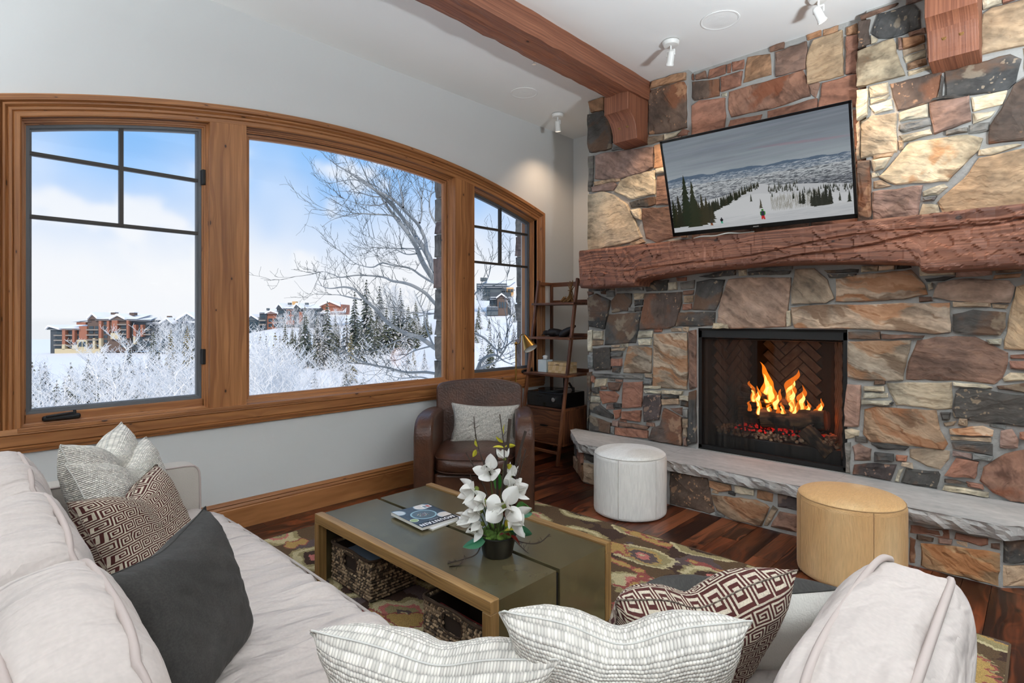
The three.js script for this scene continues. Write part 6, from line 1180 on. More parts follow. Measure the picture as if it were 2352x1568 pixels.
{
  const snow = std({ color: 0xf4f6fa, roughness: 0.9 });
  const g = grid(110, 90, (u, v) => { const d = 9 * Math.pow(90, v), q = mix(-1.9, 1.3, u), l = q * d; return out(d, l, ground(d, l)); }); const m = mesh('snowy_ground', g, snow, scene); m.userData = { kind: 'structure', label: 'snow covered valley floor and hillside outside', category: 'ground' };
  const px = (u, v, d) => [(u - 1176) / 1277 * d, 1.4 - (v - 734.4) / 1277 * d];
  // ---- lodges: every bay, post, balcony and roof is a piece; own axes: x right, y up, z towards the house
  const lodge = (name, label, D, ox, oy, sc, parts) => {
    const t = thing(name, label, 'building', [OF[0] * D, 0, OF[1] * D], 43.79 * PI / 180), k = D / 1277, X = (x) => (ox + x / sc - 1176) * k, Y = (y) => 1.4 - (oy + y / sc - 734.4) * k;
    const mats = { wood: std({ color: 0x6a5a52, roughness: 0.9 }), red: std({ color: 0xa06a55, roughness: 0.85 }), stone: std({ color: 0xcabd9d, roughness: 0.9 }), dark: std({ color: 0x4a5157, roughness: 0.8 }), slate: std({ color: 0x5c666c, roughness: 0.8 }), tan: std({ color: 0xd0a672, roughness: 0.9 }), roof: snow, pane: std({ color: 0x3a4a54, roughness: 0.25 }), rail: std({ color: 0x8f8880, roughness: 0.9 }) };
    for (const [kind, nm, mat, ...a] of parts) {
      if (kind === 'b') { const [x0, x1, y0, y1, z0, z1] = a; mesh(nm, span(X(x0), X(x1), Y(y1), Y(y0), z0, z1), mats[mat], t); }
      if (kind === 'g') { const [x0, xm, x1, yt, yb, z0, z1, th = 0.5] = a; const s = new THREE.Shape(); s.moveTo(X(x0), Y(yb)); s.lineTo(X(xm), Y(yt)); s.lineTo(X(x1), Y(yb)); s.lineTo(X(x1), Y(yb) + th); s.lineTo(X(xm), Y(yt) + th); s.lineTo(X(x0), Y(yb) + th); const g = new THREE.ExtrudeGeometry(s, { depth: z1 - z0, bevelEnabled: false }); g.translate(0, 0, z0); mesh(nm, g, mats.roof, t); const e = new THREE.Shape(); e.moveTo(X(x0), Y(yb)); e.lineTo(X(x1), Y(yb)); e.lineTo(X(xm), Y(yt)); const h = new THREE.ExtrudeGeometry(e, { depth: z1 - z0 - 0.6, bevelEnabled: false }); h.translate(0, -0.02, z0); mesh('gable', h, mats[mat], t); }
      if (kind === 's') { const [x0, x1, x2, x3, yt, yb, z0, z1] = a; const g = grid(1, 1, (u, v) => [mix(mix(X(x0), X(x1), u), mix(X(x3), X(x2), u), v), mix(Y(yb), Y(yt), v), mix(z1, z0, v)]); const g2 = g.clone(); g2.translate(0, -0.35, 0); mesh(nm, merge([g, g2]), mats.roof, t); }
      if (kind === 'w') { const [x0, x1, n, y0, y1, m2, z] = a; for (let i = 0; i < n; i++) for (let j = 0; j < m2; j++) { const w = (x1 - x0) / n, h = (y1 - y0) / m2; mesh('pane', span(X(x0 + w * (i + 0.14)), X(x0 + w * (i + 0.86)), Y(y0 + h * (j + 0.82)), Y(y0 + h * (j + 0.16)), z, z + 0.12), mats.pane, t); } }
      if (kind === 'r') { const [x0, x1, ys, z] = a; for (const y of ys) mesh('balcony', span(X(x0), X(x1), Y(y + 10), Y(y - 6), z, z + 0.8), mats.rail, t); }
    }
    return t;
  };
  lodge('lodge', 'long red and dark timber lodge with snowy roofs in the left window', 165, 60, 680, 5.8075, [
    ['b', 'wall', 'dark', 325, 510, 450, 765, -10, 0], ['b', 'wall', 'wood', 505, 830, 425, 760, -10, -0.4], ['b', 'wall', 'wood', 820, 1380, 300, 745, -12, 0], ['b', 'wall', 'dark', 1370, 1720, 320, 720, -12, -1], ['b', 'wall', 'slate', 1600, 2300, 360, 740, -12, -1.5],
    ['b', 'stone_base', 'stone', 410, 1010, 700, 770, -1, 0.8], ['b', 'stone_wall', 'stone', 700, 830, 580, 700, -0.4, 0.5],
    ['b', 'post', 'red', 505, 545, 440, 640, -0.4, 0.7], ['b', 'post', 'red', 640, 670, 440, 640, -0.4, 0.7], ['b', 'post', 'red', 720, 825, 400, 580, -0.4, 0.4], ['b', 'post', 'red', 995, 1030, 330, 560, 0, 0.8], ['b', 'post', 'red', 1095, 1125, 330, 500, 0, 0.6], ['b', 'post', 'red', 1165, 1240, 320, 470, 0, 0.7], ['b', 'post', 'red', 1360, 1388, 320, 560, 0, 0.7], ['b', 'post', 'red', 1435, 1470, 380, 540, -1, 0.2], ['b', 'post', 'red', 1530, 1560, 380, 540, -1, 0.2], ['b', 'wall_band', 'red', 680, 800, 345, 380, -2, 0.2],
    ['b', 'post', 'stone', 505, 545, 640, 710, -0.4, 0.8], ['b', 'post', 'stone', 640, 720, 650, 710, -0.4, 0.8], ['b', 'post', 'stone', 915, 945, 560, 700, 0, 0.8], ['b', 'post', 'stone', 998, 1032, 560, 700, 0, 0.9], ['b', 'post', 'stone', 1155, 1260, 490, 570, 0, 0.9], ['b', 'post', 'stone', 1435, 1462, 540, 640, -1, 0.2],
    ['w', 'x', '', 400, 500, 1, 460, 700, 4, 0], ['w', 'x', '', 548, 640, 1, 455, 700, 4, -0.4], ['w', 'x', '', 668, 705, 1, 455, 640, 3, -0.4], ['w', 'x', '', 835, 990, 2, 390, 690, 5, 0], ['w', 'x', '', 1032, 1095, 1, 330, 690, 6, 0], ['w', 'x', '', 1260, 1355, 1, 380, 690, 5, 0], ['w', 'x', '', 1390, 1430, 1, 380, 680, 5, -1], ['w', 'x', '', 1472, 1528, 1, 380, 680, 5, -1], ['w', 'x', '', 1565, 1640, 1, 390, 680, 5, -1], ['w', 'x', '', 1760, 2200, 5, 440, 700, 4, -1.5], ['w', 'x', '', 715, 820, 2, 590, 690, 1, 0.5],
    ['r', 'x', '', 395, 510, [520, 585, 650], 0], ['r', 'x', '', 545, 645, [520, 590, 655], -0.2], ['r', 'x', '', 830, 990, [445, 515, 580], 0.1], ['r', 'x', '', 1240, 1365, [375, 445, 505, 575], 0.1], ['r', 'x', '', 1560, 1650, [445, 510, 580], -0.8],
    ['g', 'roof', 'dark', 295, 335, 480, 405, 445, -9, 1.2, 0.5], ['s', 'roof', '', 470, 745, 680, 430, 370, 432, -8, 1], ['g', 'roof', 'wood', 850, 912, 985, 240, 305, -8, 1.2, 0.6], ['g', 'roof', 'wood', 1145, 1245, 1350, 258, 312, -8, 1.2, 0.6], ['s', 'roof', '', 940, 1500, 1440, 935, 235, 305, -9, 0.8], ['s', 'roof', '', 720, 880, 850, 735, 292, 318, -9, 0.6], ['s', 'roof', '', 600, 740, 720, 620, 300, 330, -9, 0.6], ['s', 'roof', '', 1350, 1680, 1500, 1300, 270, 315, -9, 0.6], ['s', 'roof', '', 1600, 1790, 1880, 1680, 300, 360, -9, 0.2], ['g', 'roof', 'slate', 1780, 1880, 1960, 305, 370, -9, 0.4, 0.5], ['g', 'roof', 'slate', 2000, 2150, 2300, 235, 330, -9, 0.4, 0.6], ['s', 'roof', '', 1880, 2060, 2140, 1960, 245, 300, -10, -2],
    ['b', 'chimney', 'wood', 1015, 1075, 215, 245, -5, -3.5], ['b', 'chimney', 'wood', 1270, 1335, 218, 255, -5, -3.5], ['b', 'chimney_cap', 'roof', 1005, 1085, 205, 214, -5.4, -3.1], ['b', 'chimney_cap', 'roof', 1258, 1345, 208, 217, -5.4, -3.1], ['b', 'chimney', 'wood', 1780, 1815, 262, 300, -5, -3.5],
  ]);
  lodge('lodge', 'red timber lodge with snowy gables above the trees in the middle window', 200, 560, 620, 5.113, [
    ['b', 'wall', 'slate', 30, 190, 555, 780, -10, -1], ['b', 'wall', 'dark', 185, 270, 500, 720, -10, 0], ['b', 'wall', 'red', 260, 410, 500, 760, -10, -0.5], ['b', 'wall', 'dark', 395, 500, 450, 700, -10, 0.5], ['b', 'wall', 'red', 490, 620, 460, 640, -10, 0], ['b', 'wall', 'dark', 600, 900, 450, 660, -10, 0.5], ['b', 'wall', 'red', 660, 700, 490, 640, 0.5, 1], ['b', 'wall', 'red', 860, 1130, 400, 520, -12, -3],
    ['w', 'x', '', 195, 262, 1, 515, 690, 3, 0], ['w', 'x', '', 275, 400, 2, 560, 740, 3, -0.5], ['w', 'x', '', 410, 490, 1, 470, 660, 4, 0.5], ['w', 'x', '', 505, 600, 2, 470, 600, 2, 0], ['w', 'x', '', 715, 880, 3, 470, 640, 3, 0.5], ['w', 'x', '', 50, 160, 2, 600, 760, 3, -1],
    ['r', 'x', '', 190, 265, [590, 640], 0], ['r', 'x', '', 400, 495, [560, 610], 0.6],
    ['g', 'roof', 'slate', 30, 80, 170, 535, 590, -8, 0, 0.6], ['s', 'roof', '', 185, 420, 410, 230, 450, 500, -9, 0.6], ['g', 'roof', 'red', 255, 320, 410, 485, 515, -6, 0.6, 0.5], ['g', 'roof', 'dark', 390, 425, 470, 405, 455, -8, 1.4, 0.6], ['g', 'roof', 'dark', 590, 630, 690, 405, 455, -8, 1.4, 0.6], ['s', 'roof', '', 450, 900, 860, 440, 395, 450, -9, 1], ['g', 'roof', 'red', 860, 980, 1110, 372, 425, -10, -2, 0.6], ['s', 'roof', '', 870, 1020, 940, 840, 420, 505, -8, 1], ['s', 'roof', '', 1000, 1180, 1120, 980, 420, 490, -9, -2],
    ['b', 'chimney', 'tan', 530, 575, 365, 405, -5, -3], ['b', 'chimney', 'slate', 470, 500, 380, 405, -5, -3.5], ['b', 'chimney', 'slate', 675, 705, 380, 405, -5, -3.5], ['b', 'chimney', 'slate', 215, 235, 445, 470, -5, -3.5],
  ]);
  lodge('chalet', 'grey chalet with stepped snowy roofs in the narrow right window', 112, 1085, 560, 5.058, [
    ['b', 'wall', 'slate', 30, 400, 440, 640, -10, -5], ['b', 'wall', 'dark', 200, 450, 560, 830, -8, -0.5], ['b', 'wall', 'wood', 290, 410, 640, 830, -1, 0.5], ['b', 'wall', 'tan', 395, 480, 500, 600, -6, -2], ['b', 'wall', 'dark', 340, 400, 510, 560, -6, -2], ['b', 'wall', 'slate', 170, 300, 730, 830, -2, 0.8],
    ['w', 'x', '', 215, 290, 2, 640, 720, 1, -0.5], ['w', 'x', '', 305, 400, 3, 660, 760, 1, 0.5], ['w', 'x', '', 410, 475, 2, 515, 560, 1, -2], ['w', 'x', '', 60, 200, 4, 500, 600, 2, -5],
    ['s', 'roof', '', 40, 430, 520, 150, 375, 470, -12, -4.5], ['s', 'roof', '', 200, 400, 395, 250, 560, 625, -6, 0.6], ['s', 'roof', '', 210, 345, 330, 240, 535, 570, -7, -1.6], ['s', 'roof', '', 340, 500, 500, 370, 485, 520, -7, -1.6], ['g', 'roof', 'wood', 280, 340, 400, 590, 635, -2, 1.1, 0.3], ['s', 'roof', '', 370, 450, 445, 350, 595, 632, -5, 0.4], ['s', 'roof', '', 160, 305, 300, 190, 715, 738, -2, 1.4], ['b', 'chimney', 'slate', 70, 150, 360, 400, -9, -7],
  ]);
}
// ---- trees
{
  reseed(900);
  const firGeo = (tiers, frost, dk, spread) => {
    const pos = [], col = [];
    for (let t = 0; t < tiers; t++) {
      const f = t / (tiers - 1), y = mix(0.06, 0.97, f), R = spread * (1 - f) ** 0.85 + 0.012, n = Math.round(mix(13, 6, f));
      for (let i = 0; i < n; i++) {
        const a = i / n * 2 * PI + rr(0, 0.8) + t, r = R * rr(0.65, 1.15), dy = -r * rr(0.25, 0.6), w = r * rr(0.16, 0.3), ca = cos(a), sa = sin(a), tip = [ca * r, y + dy, sa * r], mid = [ca * r * 0.55, y + dy * 0.35, sa * r * 0.55];
        const L = [mid[0] - sa * w, mid[1] - 0.008, mid[2] + ca * w], Q = [mid[0] + sa * w, mid[1] - 0.008, mid[2] - ca * w], c0 = [0, y + 0.015, 0], up = [mid[0], mid[1] + 0.02, mid[2]];
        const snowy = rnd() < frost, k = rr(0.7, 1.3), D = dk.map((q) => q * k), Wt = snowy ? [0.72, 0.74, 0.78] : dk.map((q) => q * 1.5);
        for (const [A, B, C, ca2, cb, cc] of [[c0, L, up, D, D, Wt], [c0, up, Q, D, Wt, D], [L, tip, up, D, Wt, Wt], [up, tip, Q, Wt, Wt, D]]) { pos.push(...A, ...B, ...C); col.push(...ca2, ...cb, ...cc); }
      }
    }
    const g = new THREE.BufferGeometry(); g.setAttribute('position', new THREE.Float32BufferAttribute(pos, 3)); g.setAttribute('color', new THREE.Float32BufferAttribute(col, 3)); g.computeVertexNormals(); return g;
  };
  const firM = std({ vertexColors: true, roughness: 0.95 }), trunkM = std({ color: 0x8d8478, roughness: 0.95 }), frostM = std({ color: 0xf2f1ee, roughness: 0.9 }), twigM = std({ color: 0xe4e6e8, roughness: 0.9 });
  const trunk = cyl(0.012, 0.004, 0.95, 0, 0, 0, 6);
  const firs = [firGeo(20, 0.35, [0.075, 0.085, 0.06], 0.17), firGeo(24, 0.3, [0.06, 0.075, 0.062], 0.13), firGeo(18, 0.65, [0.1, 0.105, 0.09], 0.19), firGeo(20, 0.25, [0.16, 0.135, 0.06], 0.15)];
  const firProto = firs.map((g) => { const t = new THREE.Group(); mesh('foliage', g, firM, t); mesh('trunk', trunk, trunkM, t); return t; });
  const trees = [];
  const fir = (u, vt, d, kind) => { const l = (u - 1176) / 1277 * d, y0 = ground(d, l), h = 1.4 - (vt - 734.4) / 1277 * d - y0; if (h < 1) return; const t = firProto[kind].clone(); t.name = numbered('fir_tree'); trees.push([t, u, 'f' + kind, d]); t.position.set(...out(d, l, y0)); t.scale.set(h * rr(1.0, 1.35), h, h * rr(1.0, 1.35)); t.rotation.y = rr(0, 6); scene.add(t); };
  // frosted aspens: white trunks and rimed twigs
  const aspenGeo = (s) => {
    reseed(s); const segs = [[], []];
    const grow = (p, dir, L, r, lev) => {
      const n = lev === 0 ? 7 : 3; let a = p.clone(), dd = dir.clone();
      for (let i = 0; i < n; i++) {
        dd.add(new THREE.Vector3(rr(-1, 1), rr(-0.3, 0.7), rr(-1, 1)).multiplyScalar(lev === 0 ? 0.07 : 0.22)).normalize(); const b = a.clone().addScaledVector(dd, L / n), q = 1 - (i + 1) / n * 0.75;
        segs[lev < 2 ? 0 : 1].push([a.toArray(), b.toArray(), r * (1 - i / n * 0.75), r * q]);
        if (lev < 3 && (lev > 0 || i > 1)) for (let k = 0; k < (lev === 0 ? 3 : rnd() < 0.55 ? 2 : 1); k++) { const az = rr(0, 6.28), up = rr(0.25, 0.8), nd = new THREE.Vector3(cos(az), up, sin(az)).addScaledVector(dd, 0.5).normalize(); grow(b, nd, L * (lev === 0 ? 0.3 * (1.1 - i / n * 0.5) : 0.5), r * 0.45 * (1 - i / n * 0.4), lev + 1); }
        a = b;
      }
    };
    grow(new THREE.Vector3(0, 0, 0), new THREE.Vector3(rr(-0.08, 0.08), 1, rr(-0.08, 0.08)), 1, 0.012, 0);
    const build = (list, mr) => { const pos = []; for (const [a, b, r0, r1] of list) { const A = new THREE.Vector3(...a), B = new THREE.Vector3(...b), d = B.clone().sub(A).normalize(), e = new THREE.Vector3(0.3, 0.1, 1).cross(d).normalize(), f = d.clone().cross(e), ring = (P, r) => [0, 1, 2].map((k) => P.clone().addScaledVector(e, cos(k * 2.094) * max(r, mr)).addScaledVector(f, sin(k * 2.094) * max(r, mr)).toArray()); const R0 = ring(A, r0), R1 = ring(B, r1); for (let k = 0; k < 3; k++) { const j = (k + 1) % 3; pos.push(...R0[k], ...R0[j], ...R1[j], ...R0[k], ...R1[j], ...R1[k]); } } const g = new THREE.BufferGeometry(); g.setAttribute('position', new THREE.Float32BufferAttribute(pos, 3)); g.computeVertexNormals(); return g; };
    return [build(segs[0], 0.002), build(segs[1], 0.0017)];
  };
  const aspens = [11, 23, 37, 51].map((s) => { const [a, b] = aspenGeo(s), t = new THREE.Group(); mesh('trunk', a, frostM, t); mesh('rimed_twigs', b, twigM, t); return t; });
  reseed(901);
  const aspen = (u, vt, d) => { const l = (u - 1176) / 1277 * d, y0 = ground(d, l), h = 1.4 - (vt - 734.4) / 1277 * d - y0; if (h < 1) return; const t = aspens[floor(rnd() * 4)].clone(); t.name = numbered('aspen_tree'); trees.push([t, u, 'a', d]); t.position.set(...out(d, l, y0)); t.scale.setScalar(h); t.rotation.y = rr(0, 6); scene.add(t); };
  // left window
  for (const [u, v, d, k] of [[92, 835, 78, 0], [106, 838, 80, 0], [150, 862, 72, 2], [176, 872, 70, 0], [203, 812, 84, 0], [214, 838, 74, 1], [240, 806, 86, 2], [258, 842, 76, 0], [296, 780, 112, 2], [322, 830, 90, 2], [352, 758, 122, 0], [366, 800, 110, 0], [392, 752, 120, 3], [405, 790, 104, 2], [430, 748, 124, 3], [443, 790, 100, 0], [275, 835, 88, 0], [130, 880, 70, 2], [340, 850, 84, 0], [420, 840, 84, 0], [190, 905, 64, 0], [310, 880, 72, 0]]) fir(u, v, d, k);
  for (const [u, v, d] of [[85, 868, 58], [112, 872, 52], [165, 884, 60], [208, 822, 66], [238, 848, 56], [264, 802, 62], [288, 838, 66], [322, 846, 58], [347, 822, 70], [378, 836, 58], [402, 818, 66], [428, 812, 60], [360, 754, 126], [380, 748, 130], [405, 752, 128], [435, 742, 130], [415, 745, 134], [395, 760, 124], [130, 900, 50], [300, 895, 48], [410, 890, 48]]) aspen(u, v, d);
  // middle window
  for (const [u, v, d, k] of [[598, 765, 96, 3], [612, 770, 98, 0], [632, 762, 94, 3], [643, 770, 96, 2], [625, 806, 84, 2], [655, 740, 128, 0], [672, 752, 126, 0], [690, 745, 130, 2], [708, 760, 124, 0], [722, 770, 122, 0], [752, 690, 132, 0], [746, 760, 124, 2], [765, 770, 122, 0], [796, 722, 118, 2], [806, 762, 100, 3], [815, 668, 138, 1], [842, 640, 142, 1], [852, 700, 136, 0], [872, 655, 142, 1], [888, 700, 136, 0], [905, 705, 138, 0], [920, 660, 144, 1], [938, 700, 138, 0], [955, 690, 140, 0], [830, 740, 128, 0], [860, 745, 126, 0], [690, 790, 120, 0], [735, 795, 119, 2], [775, 792, 118, 0], [795, 820, 92, 2], [932, 770, 96, 2], [950, 800, 88, 3], [975, 720, 130, 0], [990, 740, 126, 0], [975, 800, 84, 2], [580, 800, 100, 0], [865, 862, 74, 0], [700, 700, 150, 0], [770, 720, 146, 0], [570, 770, 120, 0]]) fir(u, v, d, k);
  for (const [u, v, d] of [[575, 800, 60], [590, 830, 52], [605, 815, 58], [622, 840, 50], [640, 835, 56], [655, 845, 50], [660, 735, 132], [678, 730, 134], [700, 735, 130], [718, 728, 136], [740, 740, 130], [758, 735, 134], [780, 730, 136], [648, 745, 130], [690, 728, 138], [860, 690, 142], [895, 680, 144], [925, 690, 142], [945, 680, 146], [968, 690, 142], [985, 700, 138], [905, 675, 150], [880, 720, 138], [960, 735, 130], [690, 850, 56], [730, 858, 60], [770, 852, 62], [815, 840, 66], [850, 862, 58], [890, 850, 62], [930, 838, 60], [960, 830, 60], [985, 845, 54], [575, 860, 44], [615, 868, 42], [660, 872, 44]]) aspen(u, v, d);
  reseed(905); for (let i = 0; i < 26; i++) { const u = rr(650, 1000), d = rr(122, 150); fir(u, rr(715, 770), d, [0, 0, 1, 2][i % 4]); }
  for (let i = 0; i < 14; i++) { const u = rr(80, 450), d = rr(44, 56); aspen(u, rr(862, 905), d); }
  for (let i = 0; i < 18; i++) { const u = i < 10 ? rr(565, 680) : rr(680, 1000), d = rr(42, 60); aspen(u, rr(838, 885), d); }
  for (let i = 0; i < 8; i++) fir(570 + i * 54 + rr(-12, 12), rr(838, 868), rr(58, 72), [0, 2][i % 2]);
  for (let i = 0; i < 12; i++) fir(70 + i * 33 + rr(-8, 8), rr(826, 872), rr(58, 72), [0, 2, 0][i % 3]);
  // right window
  for (const [u, v, d, k] of [[1126, 752, 62, 0], [1148, 755, 72, 1], [1108, 776, 58, 2], [1100, 700, 95, 0], [1124, 728, 92, 0], [1180, 745, 78, 2], [1095, 735, 80, 0], [1182, 690, 104, 0]]) fir(u, v, d, k);
  for (const [u, v, d] of [[1098, 690, 98], [1108, 680, 100], [1180, 690, 96], [1170, 735, 80], [1186, 720, 84], [1104, 760, 56], [1165, 800, 44]]) aspen(u, v, d);
  for (let i = 0; i < 14; i++) { const d = rr(150, 185); aspen(mix(640, 1000, rnd()), rr(715, 745), d); }
  // every tree is told by its kind, its window and its place in the row
  const ONE = ['', 'first', 'second', 'third', 'fourth', 'fifth', 'sixth', 'seventh', 'eighth', 'ninth', 'tenth', 'eleventh', 'twelfth', 'thirteenth', 'fourteenth', 'fifteenth', 'sixteenth', 'seventeenth', 'eighteenth', 'nineteenth'], TEN = ['', '', 'twenty', 'thirty', 'forty', 'fifty', 'sixty', 'seventy', 'eighty', 'ninety'], nth = (n) => (n < 20 ? ONE[n] : n % 10 ? TEN[floor(n / 10)] + '-' + ONE[n % 10] : TEN[floor(n / 10)].replace('y', 'ieth'));
  const KINDS = { f0: ['dark snow-dusted fir tree', 'dark fir trees'], f1: ['slender tall dark spruce', 'slender spruces'], f2: ['fir tree heavy with snow', 'snowy firs'], f3: ['golden green fir tree', 'golden firs'], a: ['bare aspen white with frost', 'frosted aspens'] };
  for (const k of Object.keys(KINDS)) for (const [a, b, win] of [[0, 500, 'left window'], [500, 1050, 'middle window'], [1050, 1400, 'narrow right window']]) for (const [d0, d1, far] of [[0, 75, 'near'], [75, 115, 'farther'], [115, 999, 'distant']]) trees.filter((q) => q[2] === k && q[1] >= a && q[1] < b && q[3] >= d0 && q[3] < d1).sort((p, q) => p[1] - q[1]).forEach(([t], i) => tag(t, far + ' ' + KINDS[k][0] + ', ' + nth(i + 1) + ' from the left in the ' + win, 'tree', far + ' ' + KINDS[k][1] + ' in the ' + win));
}
// ---- the bare tree right outside, its trunk hidden behind the window post
{
  const Z = (x, y, ox, oy, s) => [ox + x / s, oy + y / s], A = (l) => l.map(([x, y]) => Z(x, y, 740, 330, 4.239)), B = (l) => l.map(([x, y]) => Z(x, y, 560, 620, 5.113));
  const limbs = [   // outline points of each limb as seen from the house, thickness at its root, depth
    [A([[1200, 1500], [1085, 1320], [1000, 1190], [945, 1075], [905, 975], [850, 890], [785, 805], [700, 700], [620, 590], [540, 470], [470, 400], [400, 250], [350, 130]]), 0.052, 9.2],
    [A([[1180, 1400], [1090, 1220], [1040, 1110], [985, 1010], [920, 920], [870, 830], [820, 770], [760, 690], [680, 600], [600, 520], [500, 440], [400, 370], [240, 265], [130, 200], [30, 110]]), 0.055, 9.5],
    [A([[1100, 1250], [1020, 1050], [1005, 940], [960, 830], [930, 780], [850, 700], [780, 625], [700, 550], [600, 490], [460, 420], [320, 350], [60, 390]]), 0.038, 9.0],
    [A([[790, 620], [785, 540], [760, 440], [740, 350], [700, 270], [640, 200]]), 0.018, 9.0], [A([[950, 770], [970, 680], [970, 530], [985, 420], [990, 330]]), 0.018, 9.1], [A([[970, 530], [930, 470], [880, 400], [855, 290]]), 0.011, 9.1], [A([[1150, 830], [1110, 780], [1060, 690], [1045, 590], [1060, 470], [1085, 370]]), 0.018, 8.8],
    [A([[800, 800], [775, 780], [740, 720], [650, 695], [460, 685], [380, 680], [230, 700], [80, 750], [0, 810]]), 0.018, 9.3], [A([[1120, 1360], [1060, 1340], [960, 1280], [850, 1210], [700, 1185], [590, 1160], [500, 1200], [400, 1190], [300, 1150], [200, 1060], [80, 985]]), 0.02, 8.6],
    [A([[1180, 1640], [1085, 1540], [1000, 1450], [900, 1390], [800, 1355], [680, 1335], [600, 1300], [480, 1285], [340, 1280], [180, 1300], [100, 1270], [0, 1245], [-120, 1275]]), 0.03, 8.7], [A([[970, 1025], [800, 1020], [600, 1015], [480, 1005], [300, 935]]), 0.014, 9.4], [A([[920, 1070], [820, 1075], [700, 1020], [600, 960], [450, 900]]), 0.012, 9.0], [A([[760, 690], [700, 590], [660, 470], [660, 350], [680, 260]]), 0.016, 9.4], [A([[600, 520], [480, 510], [380, 480], [250, 465], [110, 460]]), 0.011, 9.2], [A([[620, 570], [540, 600], [360, 585], [240, 545], [150, 505]]), 0.011, 9.0],
    [B([[2330, 960], [2230, 900], [2060, 790], [1900, 740], [1750, 660], [1650, 580], [1550, 460], [1400, 330], [1330, 250], [1200, 200], [1000, 215], [850, 160]]), 0.045, 9.0], [B([[2330, 1230], [2130, 1200], [1900, 1200], [1700, 1150], [1500, 1110], [1330, 1045], [1200, 960], [1060, 890], [950, 840], [890, 750]]), 0.024, 8.4], [B([[2100, 770], [2000, 780], [1800, 830], [1650, 900], [1400, 1000], [1310, 1010]]), 0.016, 8.6], [B([[2330, 500], [2230, 510], [2050, 545], [1900, 600], [1750, 640]]), 0.016, 9.2], [B([[2280, 960], [2230, 890], [2150, 700], [2110, 500], [2040, 350], [2000, 240]]), 0.018, 8.8], [B([[1380, 350], [1200, 310], [1100, 290], [960, 290], [830, 275]]), 0.014, 9.0], [B([[2230, 510], [1900, 490], [1760, 450], [1600, 400]]), 0.012, 9.3], [B([[2250, 880], [2000, 950], [1800, 1060], [1650, 1080]]), 0.014, 8.3], [B([[2300, 1330], [2100, 1260], [1850, 1270], [1650, 1220]]), 0.012, 8.2],
    [[[1060, 890], [1095, 852], [1106, 828], [1135, 815], [1160, 830], [1190, 842]], 0.03, 7.4], [[[1080, 860], [1110, 842], [1140, 830], [1160, 800], [1190, 770]], 0.02, 7.2], [[[1070, 700], [1095, 670], [1120, 640], [1128, 600], [1122, 570]], 0.012, 7.6], [[[1075, 760], [1110, 775], [1150, 805], [1165, 760], [1160, 700], [1166, 620]], 0.014, 7.6],
  ];
  const t = thing('bare_tree', 'large bare tree with grey branches close outside the middle window', 'tree', out(9, -0.99, ground(9, -1) - 0.1)), bark = std({ color: 0x8f959a, roughness: 0.9 }), base = new THREE.Vector3(...t.position.toArray());
  const W = ([u, v], d) => { const l = (u - 1176) / 1277 * d; return new THREE.Vector3(...out(d, l, 1.4 - (v - 734.4) / 1277 * d)).sub(base); };
  reseed(77); const tw = [];
  const rod = (a, b, r0, r1) => { const d = b.clone().sub(a).normalize(), e = new THREE.Vector3(0.3, 0.2, 1).cross(d).normalize(), f = d.clone().cross(e), R = (P, r) => [0, 1, 2].map((k) => P.clone().addScaledVector(e, cos(k * 2.094) * r).addScaledVector(f, sin(k * 2.094) * r).toArray()), A0 = R(a, r0), B0 = R(b, r1); for (let k = 0; k < 3; k++) { const j = (k + 1) % 3; tw.push(...A0[k], ...A0[j], ...B0[j], ...A0[k], ...B0[j], ...B0[k]); } };
  const sprout = (p, dir, L, r, lev) => { let a = p.clone(), d = dir.clone(); const n = lev ? 4 : 6; for (let i = 0; i < n; i++) { d.add(new THREE.Vector3(rr(-1, 1), rr(-0.7, 1), rr(-1, 1)).multiplyScalar(0.3)).normalize(); const b = a.clone().addScaledVector(d, L / n); rod(a, b, max(0.0022, r * (1 - i / n)), max(0.002, r * (1 - (i + 1) / n))); if (lev < 2 && i && rnd() < 0.75) sprout(b, d.clone().add(new THREE.Vector3(rr(-1, 1), rr(-0.6, 1), rr(-1, 1)).multiplyScalar(0.8)).normalize(), L * rr(0.3, 0.55), r * 0.6, lev + 1); a = b; } };
  for (const [pts, r, d] of limbs) {
    const P = pts.map((p, i) => W(p, d + 0.5 * sin(i * 0.7 + d * 9))), c = new THREE.CatmullRomCurve3(P), n = pts.length * 5, g = new THREE.TubeGeometry(c, n, 1, 7), pos = g.attributes.position, q = new THREE.Vector3();
    for (let i = 0; i <= n; i++) { c.getPointAt(i / n, q); const rad = max(0.0035, r * Math.pow(1 - i / n, 0.8)); for (let k = 0; k <= 7; k++) { const j = i * 8 + k; pos.setXYZ(j, q.x + (pos.getX(j) - q.x) * rad, q.y + (pos.getY(j) - q.y) * rad, q.z + (pos.getZ(j) - q.z) * rad); } }
    mesh('branch', g, bark, t);
    const len = c.getLength(), m = Math.round(len * 4); for (let k = 0; k < m; k++) { const u = rr(0.25, 1), p = c.getPointAt(u), tan = c.getTangentAt(u); sprout(p, tan.add(new THREE.Vector3(rr(-1, 1), rr(-0.5, 1.1), rr(-1, 1)).multiplyScalar(0.8)).normalize(), rr(0.25, 0.8), 0.006, 0); }
  }
  const tg = new THREE.BufferGeometry(); tg.setAttribute('position', new THREE.Float32BufferAttribute(tw, 3)); tg.computeVertexNormals(); const tm = mesh('twigs', tg, std({ color: 0x5d6468, roughness: 0.9 }), t); tm.userData.kind = 'stuff';
  const tk = tube([[0, 0, 0], [0.05, 4, 0], [-0.03, 8, 0.05], [0.0, 11.5, 0]], 0.11, 30, 10); mesh('trunk', tk, bark, t);
}
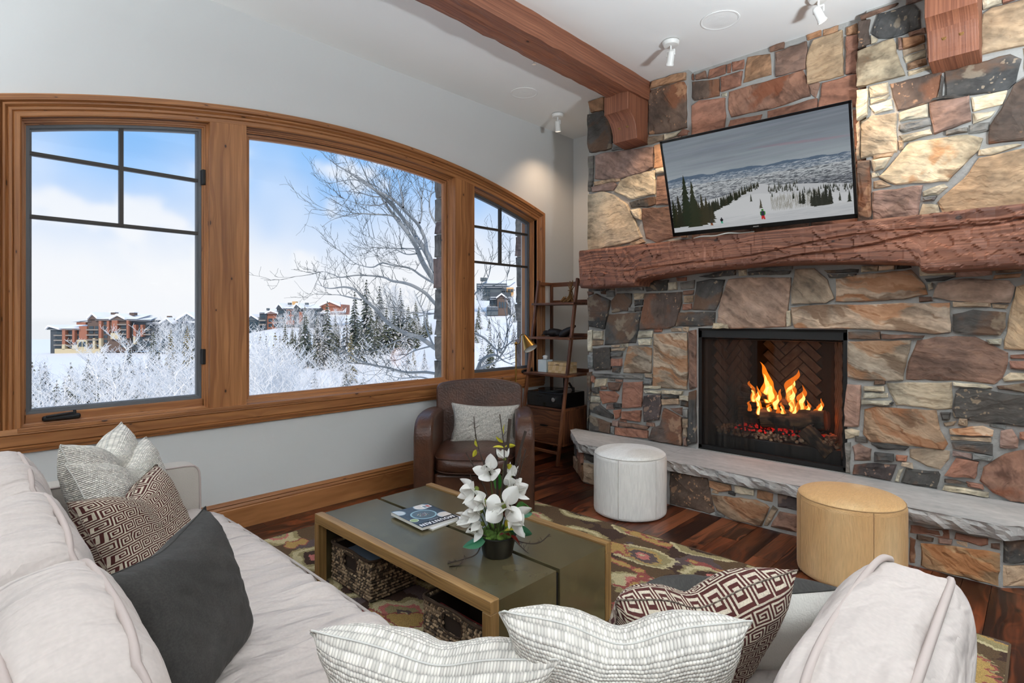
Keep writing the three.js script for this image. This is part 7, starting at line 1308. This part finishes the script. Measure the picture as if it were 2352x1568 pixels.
// ---- rough stone piers beside the panes, outside
{
  reseed(61);
  const pier = (nm, label, s0, x0, x1, w) => {
    const t = struct(new THREE.Group(), label, 'wall'); t.name = nm; mesh('mortar', span(x0, x1, 0.3, 2.75, -s0 - w, -s0), M.mortar, t);
    let y = 0.32; while (y < 2.7) { const h = rr(0.12, 0.36), k = 'gdmgdE'[floor(rnd() * 6)], g = stoneGeo([[x0 + rr(-0.02, 0.012), y + 0.008], [x1 - 0.01, y + 0.008], [x1 - 0.01, y + h - 0.008], [x0 + rr(-0.02, 0.012), y + h - 0.008]], 0, rr(0.012, 0.035), stoneColor(k).map((q) => q * 0.75), rr(0, 6)); g.translate(0, 0, -s0); mesh('stone', g, stoneMats[0], t); y += h; }
  };
  pier('wall_pier', 'rough stone pier outside between the middle and right panes', 3.512, -4.42, -4.17, 0.1); pier('wall_pier_001', 'rough stone jamb outside at the right end of the window', 4.695, -4.42, -4.17, 0.4);
}
// ---------------------------------------------------------------- unseen uplighters, out of view
{
  // out of view, placed to bounce soft light off the ceiling into the room
  const shadeM = std({ color: 0xd8d2c6, roughness: 0.6 });
  for (const [x, z, lab, I] of [[1.9, 1.6, 'unseen uplighter behind the sofa, right of the viewer, placed to light the ceiling', 480], [-3.0, 2.0, 'unseen uplighter behind the left sofa, placed to light the ceiling by the window', 480], [0.75, -2.2, 'unseen uplighter out of view right of the hearth, placed to light the ceiling and chimney', 640]]) {
    const t = thing('unseen_uplighter', lab, 'floor lamp', [x, 0, z], 0, 'unseen uplighters');
    mesh('base', lathe([[0, 0], [0.15, 0], [0.15, 0.015], [0.02, 0.03], [0, 0.03]], 32), M.darkMetal, t); mesh('pole', cyl(0.014, 0.014, 1.78, 0, 0.02, 0, 14), M.darkMetal, t);
    mesh('lamp_bowl', lathe([[0.02, 1.78], [0.16, 1.83], [0.2, 1.9], [0.195, 1.9], [0.155, 1.84], [0.0, 1.79]], 40), shadeM, t);
    const d = new THREE.CircleGeometry(0.17, 32); d.rotateX(-PI / 2); d.translate(0, 1.872, 0); mesh('lamp_diffuser', d, std({ color: 0x222222, emissive: 0xf6f8ff, emissiveIntensity: 3 }), t);
    const a = new THREE.RectAreaLight(0xe9f4fb, I, 0.34, 0.34); a.position.set(x, 1.885, z); a.lookAt(x, 5, z); scene.add(a);
  }
}
renderer.render(scene, camera);
